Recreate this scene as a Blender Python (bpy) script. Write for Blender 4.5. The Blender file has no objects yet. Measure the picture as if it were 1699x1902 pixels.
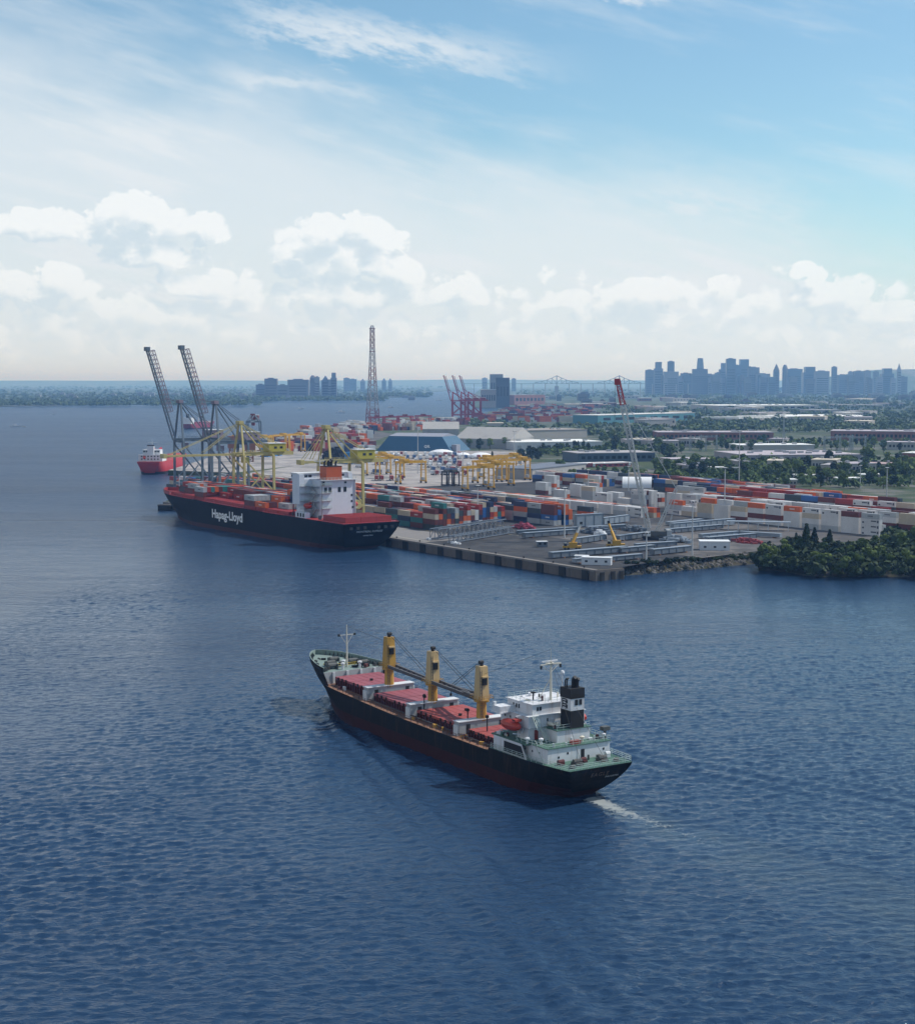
import bpy, bmesh, math, random
import numpy as np
from mathutils import Vector, Matrix

SC = bpy.context.scene
COL = SC.collection
R = math.radians
random.seed(11)
rng = np.random.default_rng(7)

# ------------------------------------------------------------------ camera
FPX, CAMH, CXP, CYP, HZN = 2900.0, 85.0, 849.5, 951.0, 708.0
PITCH = math.atan((CYP - HZN) / FPX)
cam_d = bpy.data.cameras.new('camera')
cam = bpy.data.objects.new('camera', cam_d)
COL.objects.link(cam)
cam.location = (0, 0, CAMH)
cam.rotation_euler = (math.pi / 2 - PITCH, 0, 0)
cam_d.sensor_fit = 'HORIZONTAL'
cam_d.sensor_width = 36
cam_d.lens = FPX / 1699 * 36
cam_d.clip_start = 1.0
cam_d.clip_end = 300000
SC.camera = cam

# ------------------------------------------------------------------ light
SUN_AZ, SUN_EL = R(74), R(50)          # azimuth clockwise from +Y (to the right of the view), elevation
sun_dir = Vector((math.sin(SUN_AZ) * math.cos(SUN_EL), math.cos(SUN_AZ) * math.cos(SUN_EL), math.sin(SUN_EL)))
sun_d = bpy.data.lights.new('sun', 'SUN')
sun_d.energy = 4.0
sun_d.angle = R(0.6)
sun_d.color = (1.0, 0.95, 0.88)
sun = bpy.data.objects.new('sun', sun_d)
COL.objects.link(sun)
sun.rotation_euler = (-sun_dir).to_track_quat('-Z', 'Y').to_euler()

SC.view_settings.view_transform = 'Standard'
SC.view_settings.look = 'None'
SC.view_settings.exposure = 0.17
SC.view_settings.gamma = 1.0
SC.view_settings.use_curve_mapping = False
cy = SC.cycles
cy.max_bounces = 5
cy.diffuse_bounces = 2
cy.glossy_bounces = 3
cy.transmission_bounces = 2
cy.transparent_max_bounces = 6
cy.volume_bounces = 1
cy.use_denoising = True
cy.caustics_reflective = False
cy.caustics_refractive = False
cy.sample_clamp_indirect = 6.0

# ------------------------------------------------------------------ node helper
class NT:
    """Tiny expression helper over a node tree."""
    def __init__(s, tree):
        s.t = tree
    def new(s, kind, **kw):
        n = s.t.nodes.new(kind)
        for k, v in kw.items():
            setattr(n, k, v)
        return n
    def link(s, a, b):
        s.t.links.new(a, b)
    def put(s, sock, v):
        if isinstance(v, bpy.types.NodeSocket):
            s.t.links.new(v, sock)
        elif v is not None:
            if isinstance(v, (tuple, list)) and len(v) == 3 and sock.type == 'RGBA':
                v = (*v, 1.0)
            sock.default_value = v
    def m(s, op, a, b=None, c=None, clamp=False):
        n = s.new('ShaderNodeMath', operation=op, use_clamp=clamp)
        for i, v in enumerate((a, b, c)):
            if v is not None:
                s.put(n.inputs[i], v)
        return n.outputs[0]
    def vm(s, op, a, b=None, scale=None):
        n = s.new('ShaderNodeVectorMath', operation=op)
        s.put(n.inputs[0], a)
        if b is not None:
            s.put(n.inputs[1], b)
        if scale is not None:
            s.put(n.inputs['Scale'], scale)
        return n.outputs['Value'] if op in ('DOT_PRODUCT', 'LENGTH', 'DISTANCE') else n.outputs[0]
    def xyz(s, x=0.0, y=0.0, z=0.0):
        n = s.new('ShaderNodeCombineXYZ')
        for i, v in enumerate((x, y, z)):
            s.put(n.inputs[i], v)
        return n.outputs[0]
    def sep(s, v):
        n = s.new('ShaderNodeSeparateXYZ')
        s.put(n.inputs[0], v)
        return n.outputs
    def noise(s, vec, scale=1.0, detail=4.0, rough=0.5, dist=0.0, lac=2.0, dims='3D'):
        n = s.new('ShaderNodeTexNoise', noise_dimensions=dims)
        s.put(n.inputs['Vector'], vec)
        s.put(n.inputs['Scale'], scale)
        s.put(n.inputs['Detail'], detail)
        s.put(n.inputs['Roughness'], rough)
        s.put(n.inputs['Lacunarity'], lac)
        s.put(n.inputs['Distortion'], dist)
        return n.outputs['Fac']
    def step(s, x, a, b):            # smoothstep, either way round
        n = s.new('ShaderNodeMapRange', interpolation_type='SMOOTHSTEP')
        s.put(n.inputs['Value'], x)
        flip = (not isinstance(a, bpy.types.NodeSocket)) and a > b
        s.put(n.inputs['From Min'], b if flip else a)
        s.put(n.inputs['From Max'], a if flip else b)
        n.inputs['To Min'].default_value = 1.0 if flip else 0.0
        n.inputs['To Max'].default_value = 0.0 if flip else 1.0
        return n.outputs[0]
    def mix(s, f, a, b, blend='MIX'):
        n = s.new('ShaderNodeMix', data_type='RGBA', blend_type=blend)
        s.put(n.inputs[0], f)
        s.put(n.inputs[6], a)
        s.put(n.inputs[7], b)
        return n.outputs[2]

# ------------------------------------------------------------------ world: daylight sky with cirrus veil and cumulus
world = bpy.data.worlds.new('World')
SC.world = world
world.use_nodes = True
wt = world.node_tree
wt.nodes.clear()
N = NT(wt)
sky = N.new('ShaderNodeTexSky', sky_type='NISHITA', sun_disc=False)
sky.sun_elevation = SUN_EL
sky.sun_rotation = SUN_AZ
sky.altitude = 60
sky.air_density = 1.0
sky.dust_density = 0.6
sky.ozone_density = 1.6
tc = N.new('ShaderNodeTexCoord')
dx, dy, dz = N.sep(tc.outputs['Generated'])
# azimuth / elevation of the direction, in units of 0.1 rad
hyp = N.m('SQRT', N.m('ADD', N.m('MULTIPLY', dx, dx), N.m('MULTIPLY', dy, dy)))
az = N.m('MULTIPLY', N.m('ARCTAN2', dx, dy), 10.0)
el = N.m('MULTIPLY', N.m('ARCTAN2', dz, hyp), 10.0)
def A(px): return (px - CXP) / 290.0
def Ev(py): return (HZN - py) / 290.0

# -- high thin veil: a broad streaked sheet whose upper edge falls towards the right
def n2(x, y, scale, detail, rough, off=0.0):
    return N.noise(N.xyz(N.m('ADD', x, off) if off else x, y, 0.0), scale, detail, rough, dims='2D')
run = N.m('SUBTRACT', az, N.m('MULTIPLY', el, 0.25))                       # along the sheet
acr = N.m('ADD', el, N.m('MULTIPLY', az, 0.25))                            # across it
warp = n2(N.m('MULTIPLY', run, 0.55), N.m('MULTIPLY', acr, 1.5), 0.9, 4.0, 0.6)
edge = N.m('SUBTRACT', acr, 1.42)
veil = N.step(N.m('ADD', edge, N.m('MULTIPLY', N.m('SUBTRACT', warp, 0.5), 1.0)), 0.42, -0.55)
streak = n2(N.m('MULTIPLY', run, 0.40), N.m('MULTIPLY', acr, 2.6), 1.3, 5.0, 0.62, 40.0)
streaks = N.m('MULTIPLY', N.step(streak, 0.46, 0.80), 0.40)
def band(x0, y0, x1, y1, w, amp):
    """a single wisp from one direction to another"""
    ax, ay, bx, by = A(x0), Ev(y0), A(x1), Ev(y1)
    L = math.hypot(bx - ax, by - ay); ux, uy = (bx - ax) / L, (by - ay) / L
    t = N.m('ADD', N.m('MULTIPLY', N.m('SUBTRACT', az, ax), ux), N.m('MULTIPLY', N.m('SUBTRACT', el, ay), uy))
    d = N.m('ADD', N.m('MULTIPLY', N.m('SUBTRACT', az, ax), -uy), N.m('MULTIPLY', N.m('SUBTRACT', el, ay), ux))
    dd = N.m('ADD', d, N.m('MULTIPLY', N.m('SUBTRACT', wisp, 0.5), w * 3.0))
    g = N.m('MULTIPLY', N.step(N.m('ABSOLUTE', dd), w, 0.0), N.m('MULTIPLY', N.step(t, -0.25, 0.5), N.step(t, L + 0.3, L * 0.45)))
    return N.m('MULTIPLY', g, amp)
wisp = n2(N.m('MULTIPLY', run, 1.0), N.m('MULTIPLY', acr, 3.2), 2.2, 5.0, 0.65, 11.0)
w1 = band(430, 58, 1060, 146, 0.17, 0.70)
w2 = band(390, 152, 760, 198, 0.08, 0.40)
w3 = band(930, -8, 1250, 20, 0.11, 1.2)
w4 = band(1160, 345, 1540, 405, 0.20, 0.32)
thin = N.m('MAXIMUM', N.m('MAXIMUM', w1, w2), N.m('MAXIMUM', w3, w4))
thin = N.m('MULTIPLY', thin, N.step(wisp, 0.22, 0.62))
low = N.m('MULTIPLY', N.step(el, 1.3, 0.0), 0.80)                          # summer haze low down, all round
skyt = N.mix(1.0, sky.outputs[0], (0.93, 1.15, 1.15), 'MULTIPLY')
skyc = N.mix(low, skyt, (5.4, 6.6, 7.5))
veil_all = N.m('MINIMUM', N.m('ADD', N.m('MULTIPLY', veil, 0.80), N.m('ADD', N.m('MULTIPLY', streaks, 0.85), thin)), 0.95)
skyc = N.mix(veil_all, skyc, (7.0, 7.55, 8.0))

# -- cumulus heaps, hazier towards the horizon
blobs = [  # px, py, half width, half height, strength
    (110, 432, 130, 36, 0.42), (260, 420, 72, 56, 0.70), (370, 432, 70, 40, 0.48), (300, 480, 90, 34, 0.36),
    (640, 462, 122, 64, 0.80), (735, 505, 60, 42, 0.5), (550, 488, 48, 40, 0.48), (640, 548, 190, 34, 0.40),
    (80, 535, 150, 40, 0.42), (400, 545, 150, 38, 0.40), (230, 585, 300, 34, 0.30),
    (860, 545, 75, 36, 0.42), (1080, 552, 55, 26, 0.40), (1200, 550, 70, 36, 0.60),
    (1485, 524, 36, 32, 0.6), (1530, 558, 80, 32, 0.6), (1640, 584, 90, 24, 0.40), (1300, 592, 150, 18, 0.22)]
def cum(ox, oy, det):
    x = N.m('ADD', az, ox) if ox else az
    y = N.m('ADD', el, oy) if oy else el
    v = N.xyz(x, y, 0.0)
    mask = None
    for bx, by, sx, sy, k in blobs:
        q = N.vm('MULTIPLY', N.vm('SUBTRACT', v, (A(bx), Ev(by), 0.0)), (290.0 / sx, 290.0 / sy, 0.0))
        g = N.m('MULTIPLY_ADD', N.vm('DOT_PRODUCT', q, q), -k, k)
        mask = g if mask is None else N.m('SMOOTH_MAX', mask, g, 0.10)
    v2 = N.xyz(x, N.m('MULTIPLY', y, 1.3), 0.0)
    big = N.noise(v2, 2.3, 1.0, 0.5, dims='2D')
    fine = N.noise(v2, 8.0, det, 0.63, dims='2D')
    vor = N.new('ShaderNodeTexVoronoi', feature='F1', voronoi_dimensions='2D')
    N.put(vor.inputs['Vector'], N.vm('ADD', v2, N.xyz(N.m('MULTIPLY', fine, 0.22), N.m('MULTIPLY', big, 0.22), 0.0)))
    vor.inputs['Scale'].default_value = 6.4
    dv = vor.outputs['Distance']
    puff = N.m('SUBTRACT', 0.32, N.m('MULTIPLY', dv, dv))
    field = N.m('SUBTRACT', N.m('MULTIPLY', N.m('MULTIPLY', N.step(y, 0.92, 0.50), N.step(y, -0.1, 0.30)), 0.43), 0.34)   # low cumulus all round the horizon
    base = N.m('MINIMUM', N.m('MAXIMUM', mask, field), 0.42)
    return N.m('ADD', base, N.m('ADD', N.m('MULTIPLY', N.m('SUBTRACT', big, 0.5), 0.36), N.m('ADD', N.m('MULTIPLY', puff, 0.46), N.m('MULTIPLY', N.m('SUBTRACT', fine, 0.5), 0.62))))
d0 = cum(0.0, 0.0, 5.0)
d1 = cum(0.06, 0.12, 4.0)              # towards the sun: above and to the right
cover = N.step(d0, 0.05, 0.19)
lit = N.step(N.m('SUBTRACT', d1, N.m('MULTIPLY', d0, 0.62)), 0.34, -0.16)
ccol = N.mix(lit, (5.5, 6.6, 7.4), (8.35, 8.7, 8.9))
far = N.step(el, 0.05, 0.85)            # cumulus sink into the haze towards the horizon
cov = N.m('MULTIPLY', cover, N.m('MULTIPLY_ADD', far, 0.52, 0.30))
final = N.mix(cov, skyc, ccol)
bg = N.new('ShaderNodeBackground')
N.link(final, bg.inputs['Color'])
bg.inputs['Strength'].default_value = 0.10
wo = N.new('ShaderNodeOutputWorld')
N.link(bg.outputs[0], wo.inputs['Surface'])
world.cycles.sampling_method = 'MANUAL'
world.cycles.sample_map_resolution = 512
# ------------------------------------------------------------------ geometry helpers
CP, SP = math.cos(PITCH), math.sin(PITCH)
def W(px, py, z=0.0):
    """photograph pixel -> the point of the horizontal plane z that it shows"""
    a, b = (px - CXP) / FPX, -(py - CYP) / FPX
    d = (a, CP + b * SP, -SP + b * CP)
    t = (z - CAMH) / d[2]
    return Vector((d[0] * t, d[1] * t, z))
def WD(px, py, D):
    """photograph pixel -> the point at distance D down the view axis"""
    a, b = (px - CXP) / FPX, -(py - CYP) / FPX
    d = (a, CP + b * SP, -SP + b * CP)
    t = D / d[1]
    return Vector((d[0] * t, D, CAMH + d[2] * t))
Q0 = Vector((-30.1, 793.6, 0)); QU = Vector((-0.5575, 0.8302, 0)); QV = Vector((0.8302, 0.5575, 0))
QANG = math.atan2(QU.y, QU.x)
GZ = 4.6                                   # level of the quay and the land
def G(u, v, z=GZ):
    p = Q0 + QU * u + QV * v
    return Vector((p.x, p.y, z))

class MB:
    """collects faces; build() links them as one mesh object"""
    def __init__(s):
        s.v = []; s.f = []; s.m = []; s.mi = 0
    def add(s, vs, fs):
        o = len(s.v)
        s.v.extend([tuple(p) for p in vs])
        s.f.extend([tuple(i + o for i in f) for f in fs])
        s.m.extend([s.mi] * len(fs))
        return s
    def mat(s, i):
        s.mi = i; return s
    def box(s, x0, x1, y0, y1, z0, z1):
        vs = [(x0, y0, z0), (x1, y0, z0), (x1, y1, z0), (x0, y1, z0), (x0, y0, z1), (x1, y0, z1), (x1, y1, z1), (x0, y1, z1)]
        return s.add(vs, [(0, 3, 2, 1), (4, 5, 6, 7), (0, 1, 5, 4), (1, 2, 6, 5), (2, 3, 7, 6), (3, 0, 4, 7)])
    def boxr(s, c, sx, sy, sz, rz):
        """box standing on point c, turned by rz"""
        ca, sa = math.cos(rz), math.sin(rz)
        vs = []
        for z in (0, sz):
            for x, y in ((-sx / 2, -sy / 2), (sx / 2, -sy / 2), (sx / 2, sy / 2), (-sx / 2, sy / 2)):
                vs.append((c[0] + x * ca - y * sa, c[1] + x * sa + y * ca, c[2] + z))
        return s.add(vs, [(0, 3, 2, 1), (4, 5, 6, 7), (0, 1, 5, 4), (1, 2, 6, 5), (2, 3, 7, 6), (3, 0, 4, 7)])
    def bar(s, p, q, w=0.2, h=None):
        """square bar from p to q"""
        p, q = Vector(p), Vector(q); h = h or w
        d = (q - p)
        if d.length < 1e-6: return s
        d.normalize()
        up = Vector((0, 0, 1)) if abs(d.z) < 0.95 else Vector((1, 0, 0))
        a = d.cross(up).normalized() * (w / 2); b = a.cross(d).normalized() * (h / 2)
        vs = [p - a - b, p + a - b, p + a + b, p - a + b, q - a - b, q + a - b, q + a + b, q - a + b]
        return s.add(vs, [(0, 1, 2, 3), (7, 6, 5, 4), (0, 4, 5, 1), (1, 5, 6, 2), (2, 6, 7, 3), (3, 7, 4, 0)])
    def tube(s, p, q, r0, r1=None, n=8, cap=True):
        p, q = Vector(p), Vector(q); r1 = r0 if r1 is None else r1
        d = (q - p).normalized()
        up = Vector((0, 0, 1)) if abs(d.z) < 0.95 else Vector((1, 0, 0))
        a = d.cross(up).normalized(); b = a.cross(d)
        vs = []
        for c, r in ((p, r0), (q, r1)):
            for i in range(n):
                t = 2 * math.pi * i / n
                vs.append(c + a * (r * math.cos(t)) + b * (r * math.sin(t)))
        fs = [(i, i + n, (i + 1) % n + n, (i + 1) % n) for i in range(n)]
        if cap:
            fs += [tuple(range(n)), tuple(range(2 * n - 1, n - 1, -1))]
        return s.add(vs, fs)
    def prism(s, poly, z0, z1, bottom=True):
        """vertical prism over a counter-clockwise outline"""
        n = len(poly)
        vs = [(p[0], p[1], z0) for p in poly] + [(p[0], p[1], z1) for p in poly]
        fs = [(i, (i + 1) % n, (i + 1) % n + n, i + n) for i in range(n)] + [tuple(range(n, 2 * n))]
        if bottom: fs.append(tuple(range(n - 1, -1, -1)))
        return s.add(vs, fs)
    def lathe(s, prof, c=(0, 0, 0), n=10):
        vs = []; k = len(prof)
        for i in range(n):
            t = 2 * math.pi * i / n
            for r, z in prof:
                vs.append((c[0] + r * math.cos(t), c[1] + r * math.sin(t), c[2] + z))
        fs = []
        for i in range(n):
            j = (i + 1) % n
            for a in range(k - 1):
                fs.append((i * k + a, j * k + a, j * k + a + 1, i * k + a + 1))
        fs.append(tuple(i * k for i in range(n - 1, -1, -1))); fs.append(tuple(i * k + k - 1 for i in range(n)))
        return s.add(vs, fs)
    def lattice(s, p, q, w0, w1, n, t=0.15, up=(0, 0, 1), cross=True):
        """four-chord lattice boom from p to q"""
        p, q = Vector(p), Vector(q); d = (q - p); L = d.length; d.normalize()
        u = Vector(up); a = d.cross(u)
        if a.length < 1e-3: a = d.cross(Vector((1, 0, 0)))
        a.normalize(); b = a.cross(d).normalized()
        ring = []
        for i in range(n + 1):
            f = i / n; w = (w0 + (w1 - w0) * f) / 2; c = p + d * (L * f)
            ring.append([c - a * w - b * w, c + a * w - b * w, c + a * w + b * w, c - a * w + b * w])
        for k in range(4):
            s.bar(ring[0][k], ring[n][k], t)
        for i in range(n):
            for k in range(4):
                s.bar(ring[i][k], ring[i][(k + 1) % 4], t * 0.6)
                if cross:
                    j = (k + 1) % 4
                    if i % 2: s.bar(ring[i][k], ring[i + 1][j], t * 0.6)
                    else: s.bar(ring[i][j], ring[i + 1][k], t * 0.6)
        return s
    def rail(s, pts, h=1.1, t=0.06, gap=2.0, bars=2):
        """open railing along a polyline"""
        for p, q in zip(pts[:-1], pts[1:]):
            p, q = Vector(p), Vector(q); n = max(1, int((q - p).length / gap))
            for b in range(1, bars + 1):
                o = Vector((0, 0, h * b / bars)); s.bar(p + o, q + o, t)
            for i in range(n + 1):
                c = p.lerp(q, i / n); s.bar(c, c + Vector((0, 0, h)), t)
        return s
    def mesh(s, name, mats):
        me = bpy.data.meshes.new(name)
        me.from_pydata(s.v, [], s.f)
        for m in (mats if isinstance(mats, (list, tuple)) else [mats]):
            me.materials.append(m)
        if any(s.m):
            me.polygons.foreach_set('material_index', s.m)
        me.update()
        return me
    def build(s, name, mats, parent=None, loc=(0, 0, 0), rz=0.0, smooth=False, fix=True):
        me = s.mesh(name, mats)
        if fix:
            bm = bmesh.new(); bm.from_mesh(me); bmesh.ops.recalc_face_normals(bm, faces=bm.faces); bm.to_mesh(me); bm.free()
        if smooth:
            me.shade_smooth()
        return obj(name, me, parent, loc, rz)

def obj(name, me, parent=None, loc=(0, 0, 0), rz=0.0):
    o = bpy.data.objects.new(name, me)
    COL.objects.link(o)
    o.location = loc
    o.rotation_euler = (0, 0, rz)
    if parent is not None:
        o.parent = parent
    return o
def tag(o, label=None, cat=None, group=None, kind=None):
    if label: o['label'] = label
    if cat: o['category'] = cat
    if group: o['group'] = group
    if kind: o['kind'] = kind
    return o
def thing(name, label, cat, loc=(0, 0, 0), rz=0.0, group=None):
    return tag(obj(name, None, None, loc, rz), label, cat, group)
def copy_tree(o, parent=None):
    c = o.copy(); COL.objects.link(c); c.parent = parent
    for ch in list(o.children):
        copy_tree(ch, c)
    return c

# ------------------------------------------------------------------ materials
MATS = {}
def M(name, col, rough=0.6, metal=0.0, var=0.18, scale=0.35, spec=0.4, dirt=None, dirt_amt=0.35, streak=False, bump=0.0, bscale=3.0):
    """painted or raw surface: base colour with blotches, fine grain and optional stains"""
    if name in MATS: return MATS[name]
    m = bpy.data.materials.new(name); m.use_nodes = True
    t = m.node_tree; t.nodes.clear(); n = NT(t)
    pos = n.new('ShaderNodeNewGeometry').outputs['Position']
    a = n.noise(pos, scale, 5.0, 0.6)
    b = n.noise(pos, scale * 9.0, 3.0, 0.6)
    f = n.m('ADD', n.m('MULTIPLY', n.m('SUBTRACT', a, 0.5), 2.2 * var), n.m('MULTIPLY', n.m('SUBTRACT', b, 0.5), 1.2 * var))
    c = n.mix(1.0, col, n.xyz(n.m('ADD', 1.0, f), n.m('ADD', 1.0, f), n.m('ADD', 1.0, f)), 'MULTIPLY')
    if dirt is not None:
        sv = n.vm('MULTIPLY', pos, (1.0, 1.0, 0.10)) if streak else pos
        d = n.step(n.noise(sv, scale * (2.6 if streak else 1.7), 6.0, 0.65), 0.50, 0.78)
        c = n.mix(n.m('MULTIPLY', d, dirt_amt), c, dirt)
    p = n.new('ShaderNodeBsdfPrincipled')
    n.link(c, p.inputs['Base Color'])
    p.inputs['Roughness'].default_value = rough
    p.inputs['Metallic'].default_value = metal
    p.inputs['Specular IOR Level'].default_value = spec
    if bump:
        bn = n.new('ShaderNodeBump'); bn.inputs['Strength'].default_value = bump; bn.inputs['Distance'].default_value = 0.15
        n.link(n.noise(pos, bscale, 5.0, 0.6), bn.inputs['Height']); n.link(bn.outputs[0], p.inputs['Normal'])
    o = n.new('ShaderNodeOutputMaterial'); n.link(p.outputs[0], o.inputs[0])
    MATS[name] = m
    return m
RUST = (0.13, 0.055, 0.03)
GRIME = (0.10, 0.09, 0.08)
# ------------------------------------------------------------------ water: one sheet to the horizon, with real waves near by
SHIP_O = Vector((29.1, 310.1, 0)); SHIP_A = R(122.1)
SF = Vector((math.cos(SHIP_A), math.sin(SHIP_A), 0)); SPT = Vector((-SF.y, SF.x, 0))
def axis(lo, hi, step_in, out_lo, out_hi, ratio=1.35):
    a = list(np.arange(lo, hi + 1e-6, step_in)); s = step_in; x = a[-1]
    while x < out_hi: s *= ratio; x += s; a.append(x)
    s = step_in; x = a[0]; b = []
    while x > out_lo: s *= ratio; x -= s; b.append(x)
    return np.array(b[::-1] + a)
xs = axis(-150, 150, 0.62, -90000, 90000, 1.05)
ys_l = [150.0]
while ys_l[-1] < 700: ys_l.append(ys_l[-1] + 0.55 * (ys_l[-1] / 200.0) ** 0.9)
s = 2.0
while ys_l[-1] < 95000: s *= 1.12; ys_l.append(ys_l[-1] + s)
b = []; x = 150.0; s = 1.0
while x > -60000: s *= 1.5; x -= s; b.append(x)
ys = np.array(b[::-1] + ys_l)
X, Y = np.meshgrid(xs, ys)
def sea_tile(n_, L, seed, wind, lp, hs):
    """periodic patch of wind sea from a directional spectrum"""
    r = np.random.default_rng(seed)
    k1 = 2 * math.pi * np.fft.fftfreq(n_, L / n_); KX, KY = np.meshgrid(k1, k1); K = np.hypot(KX, KY) + 1e-9
    kp = 2 * math.pi / lp
    S = K ** -3.6 * np.exp(-1.1 * (kp / K) ** 2) * np.exp(-(K / (2 * math.pi / 1.1)) ** 2)
    c = (KX * math.cos(wind) + KY * math.sin(wind)) / K
    S = S * (np.abs(c) ** 5 + 0.10)
    F = (r.normal(size=S.shape) + 1j * r.normal(size=S.shape)) * np.sqrt(S)
    z = np.real(np.fft.ifft2(F)); return z / z.std() * hs / 4
def tile_at(T, L, X, Y):
    n_ = T.shape[0]; fx = (X / L * n_) % n_; fy = (Y / L * n_) % n_
    i, j = np.floor(fx).astype(int), np.floor(fy).astype(int); u, v = fx - i, fy - j; i1, j1 = (i + 1) % n_, (j + 1) % n_
    return (T[j, i] * (1 - u) + T[j, i1] * u) * (1 - v) + (T[j1, i] * (1 - u) + T[j1, i1] * u) * v
D = np.hypot(X, Y)
near = (np.abs(X) < 170) & (Y < 900) & (Y > 140)
Z = np.zeros_like(X)
T1 = sea_tile(512, 211.0, 4, R(-76), 3.0, 0.31); T2 = sea_tile(512, 137.0, 9, R(-98), 1.9, 0.17)
Zs = tile_at(T1, 211.0, X[near], Y[near]) + tile_at(T2, 137.0, X[near] + 31, Y[near])
gs = 1.0 + 0.35 * np.sin(0.034 * X[near] + 0.013 * Y[near] + 1.0) * np.sin(0.027 * Y[near] - 0.01 * X[near]) + 0.2 * np.sin(0.011 * X[near] - 0.019 * Y[near] + 2.0)
Z[near] = Zs * gs
Z = Z * np.clip(1.3 - D / 800.0, 0, 1) * np.clip((170 - np.abs(X)) / 20, 0, 1)
# wake of the bulk carrier in its own frame (x ahead, y to port)
lx = (X - SHIP_O.x) * SF.x + (Y - SHIP_O.y) * SF.y
ly = (X - SHIP_O.x) * SPT.x + (Y - SHIP_O.y) * SPT.y
foam = np.zeros_like(X)
back = 119.0 - lx                                  # distance behind the stem at the waterline
for sgn in (1, -1):
    off = sgn * ly; bk_ = np.clip(back, 0, None)
    on = (back > -3) & (back < 420)
    # diverging bow waves: short crests in echelon along the wake line, bending outwards
    line = 2.0 + bk_ * 0.27 + 0.00035 * bk_ ** 2
    wid = 2.2 + bk_ * 0.075
    pk = np.exp(-((off - line) / wid) ** 2)
    lam = 4.4 + 0.010 * bk_
    ph = 2 * math.pi * (off * 0.80 - back * 0.20) / lam
    jit = 0.75 + 0.25 * np.sin(0.13 * back + 1.3 * sgn) * np.sin(0.21 * off)
    Z += on * pk * np.exp(-bk_ / 150.0) * (0.80 if sgn > 0 else 0.42) * np.cos(ph) * jit
    # smooth shoulder inside the wake line
    crest = np.exp(-((off - 1.4 - bk_ * 0.40) / 1.5) ** 2) * np.exp(-bk_ / 20.0) * on
    Z += 0.95 * crest
    foam += crest * 0.75 * (back > -2)
    hullw = np.clip(np.minimum(9.6, bk_ * 0.62), 0, None)
    foam += 0.20 * np.exp(-((off - hullw - 0.5) / 0.8) ** 2) * (back > 0) * (back < 114)
aft = -lx
inw = (aft > -4) & (np.abs(ly) < 3.0 + aft * 0.16) & (aft < 400)
churn = np.exp(-((ly - 0.6 * np.sin(aft * 0.11)) / (2.2 + 0.02 * np.clip(aft, 0, None))) ** 2)
foam += (aft > -4) * churn * (np.exp(-np.clip(aft, 0, None) / 17.0) * 1.1 + 0.20 * np.exp(-np.clip(aft, 0, None) / 90.0))
calm = np.where(inw, np.exp(-np.clip(aft, 0, None) / 190.0) * np.clip(1 - np.abs(ly) / (3.0 + np.clip(aft, 0, None) * 0.16), 0, 1) ** 0.4, 0)
Z = Z * (1 - 0.45 * calm)
Z = np.where((np.abs(ly) < 7.5) & (lx > 4) & (lx < 112), np.minimum(Z, 0.3), Z)
nx, ny = len(xs), len(ys)
wm = bpy.data.meshes.new('water')
co = np.stack([X, Y, Z], -1).reshape(-1, 3).astype(np.float32)
idx = np.arange(nx * ny).reshape(ny, nx)
q = np.stack([idx[:-1, :-1], idx[:-1, 1:], idx[1:, 1:], idx[1:, :-1]], -1).reshape(-1, 4)
wm.vertices.add(len(co)); wm.vertices.foreach_set('co', co.ravel())
wm.loops.add(q.size); wm.loops.foreach_set('vertex_index', q.ravel().astype(np.int32))
wm.polygons.add(len(q)); wm.polygons.foreach_set('loop_start', np.arange(0, q.size, 4, dtype=np.int32))
wm.update(); wm.validate()
fa = wm.attributes.new('foam', 'FLOAT', 'POINT'); fa.data.foreach_set('value', foam.ravel().astype(np.float32))
ca = wm.attributes.new('calm', 'FLOAT', 'POINT'); ca.data.foreach_set('value', calm.ravel().astype(np.float32))
wm.shade_smooth()

wmat = bpy.data.materials.new('river_water'); wmat.use_nodes = True
t = wmat.node_tree; t.nodes.clear(); n = NT(t)
pos = n.new('ShaderNodeNewGeometry').outputs['Position']
foam_a = n.new('ShaderNodeAttribute', attribute_name='foam').outputs['Fac']
calm_a = n.new('ShaderNodeAttribute', attribute_name='calm').outputs['Fac']
p2 = n.vm('MULTIPLY', pos, (0.55, 1.0, 0.0))
h1 = n.noise(p2, 0.42, 4.0, 0.62, 0.6)
h2 = n.noise(p2, 1.6, 4.0, 0.6, 0.4)
h3 = n.noise(n.vm('MULTIPLY', pos, (0.35, 1.0, 0.0)), 0.085, 3.0, 0.5)
gust = n.noise(n.vm('MULTIPLY', pos, (0.25, 1.0, 0.0)), 0.0075, 4.0, 0.6)
gmul = n.m('ADD', 0.62, n.m('MULTIPLY', n.step(gust, 0.34, 0.66), 0.6))
hh = n.m('ADD', n.m('MULTIPLY', h1, 0.80), n.m('ADD', n.m('MULTIPLY', h2, 0.20), n.m('MULTIPLY', h3, 1.0)))
yw = n.sep(pos)[1]
gmul = n.m('MULTIPLY', gmul, n.m('MULTIPLY_ADD', n.step(yw, 500.0, 1300.0), 2.3, 0.46))          # sheltered basin, windier open river
hh = n.m('MULTIPLY', hh, n.m('MULTIPLY', gmul, n.m('SUBTRACT', 1.0, n.m('MULTIPLY', calm_a, 0.55))))
bn = n.new('ShaderNodeBump'); bn.inputs['Strength'].default_value = 1.25; bn.inputs['Distance'].default_value = 1.0
n.link(hh, bn.inputs['Height'])
silt = n.noise(pos, 0.012, 3.0, 0.5)
deep = n.mix(silt, (0.009, 0.031, 0.076), (0.013, 0.036, 0.080))
deep = n.mix(n.m('MULTIPLY', n.m('MULTIPLY', calm_a, n.step(n.noise(pos, 0.06, 4.0, 0.6), 0.3, 0.7)), 0.8), deep, (0.032, 0.046, 0.054))
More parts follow.
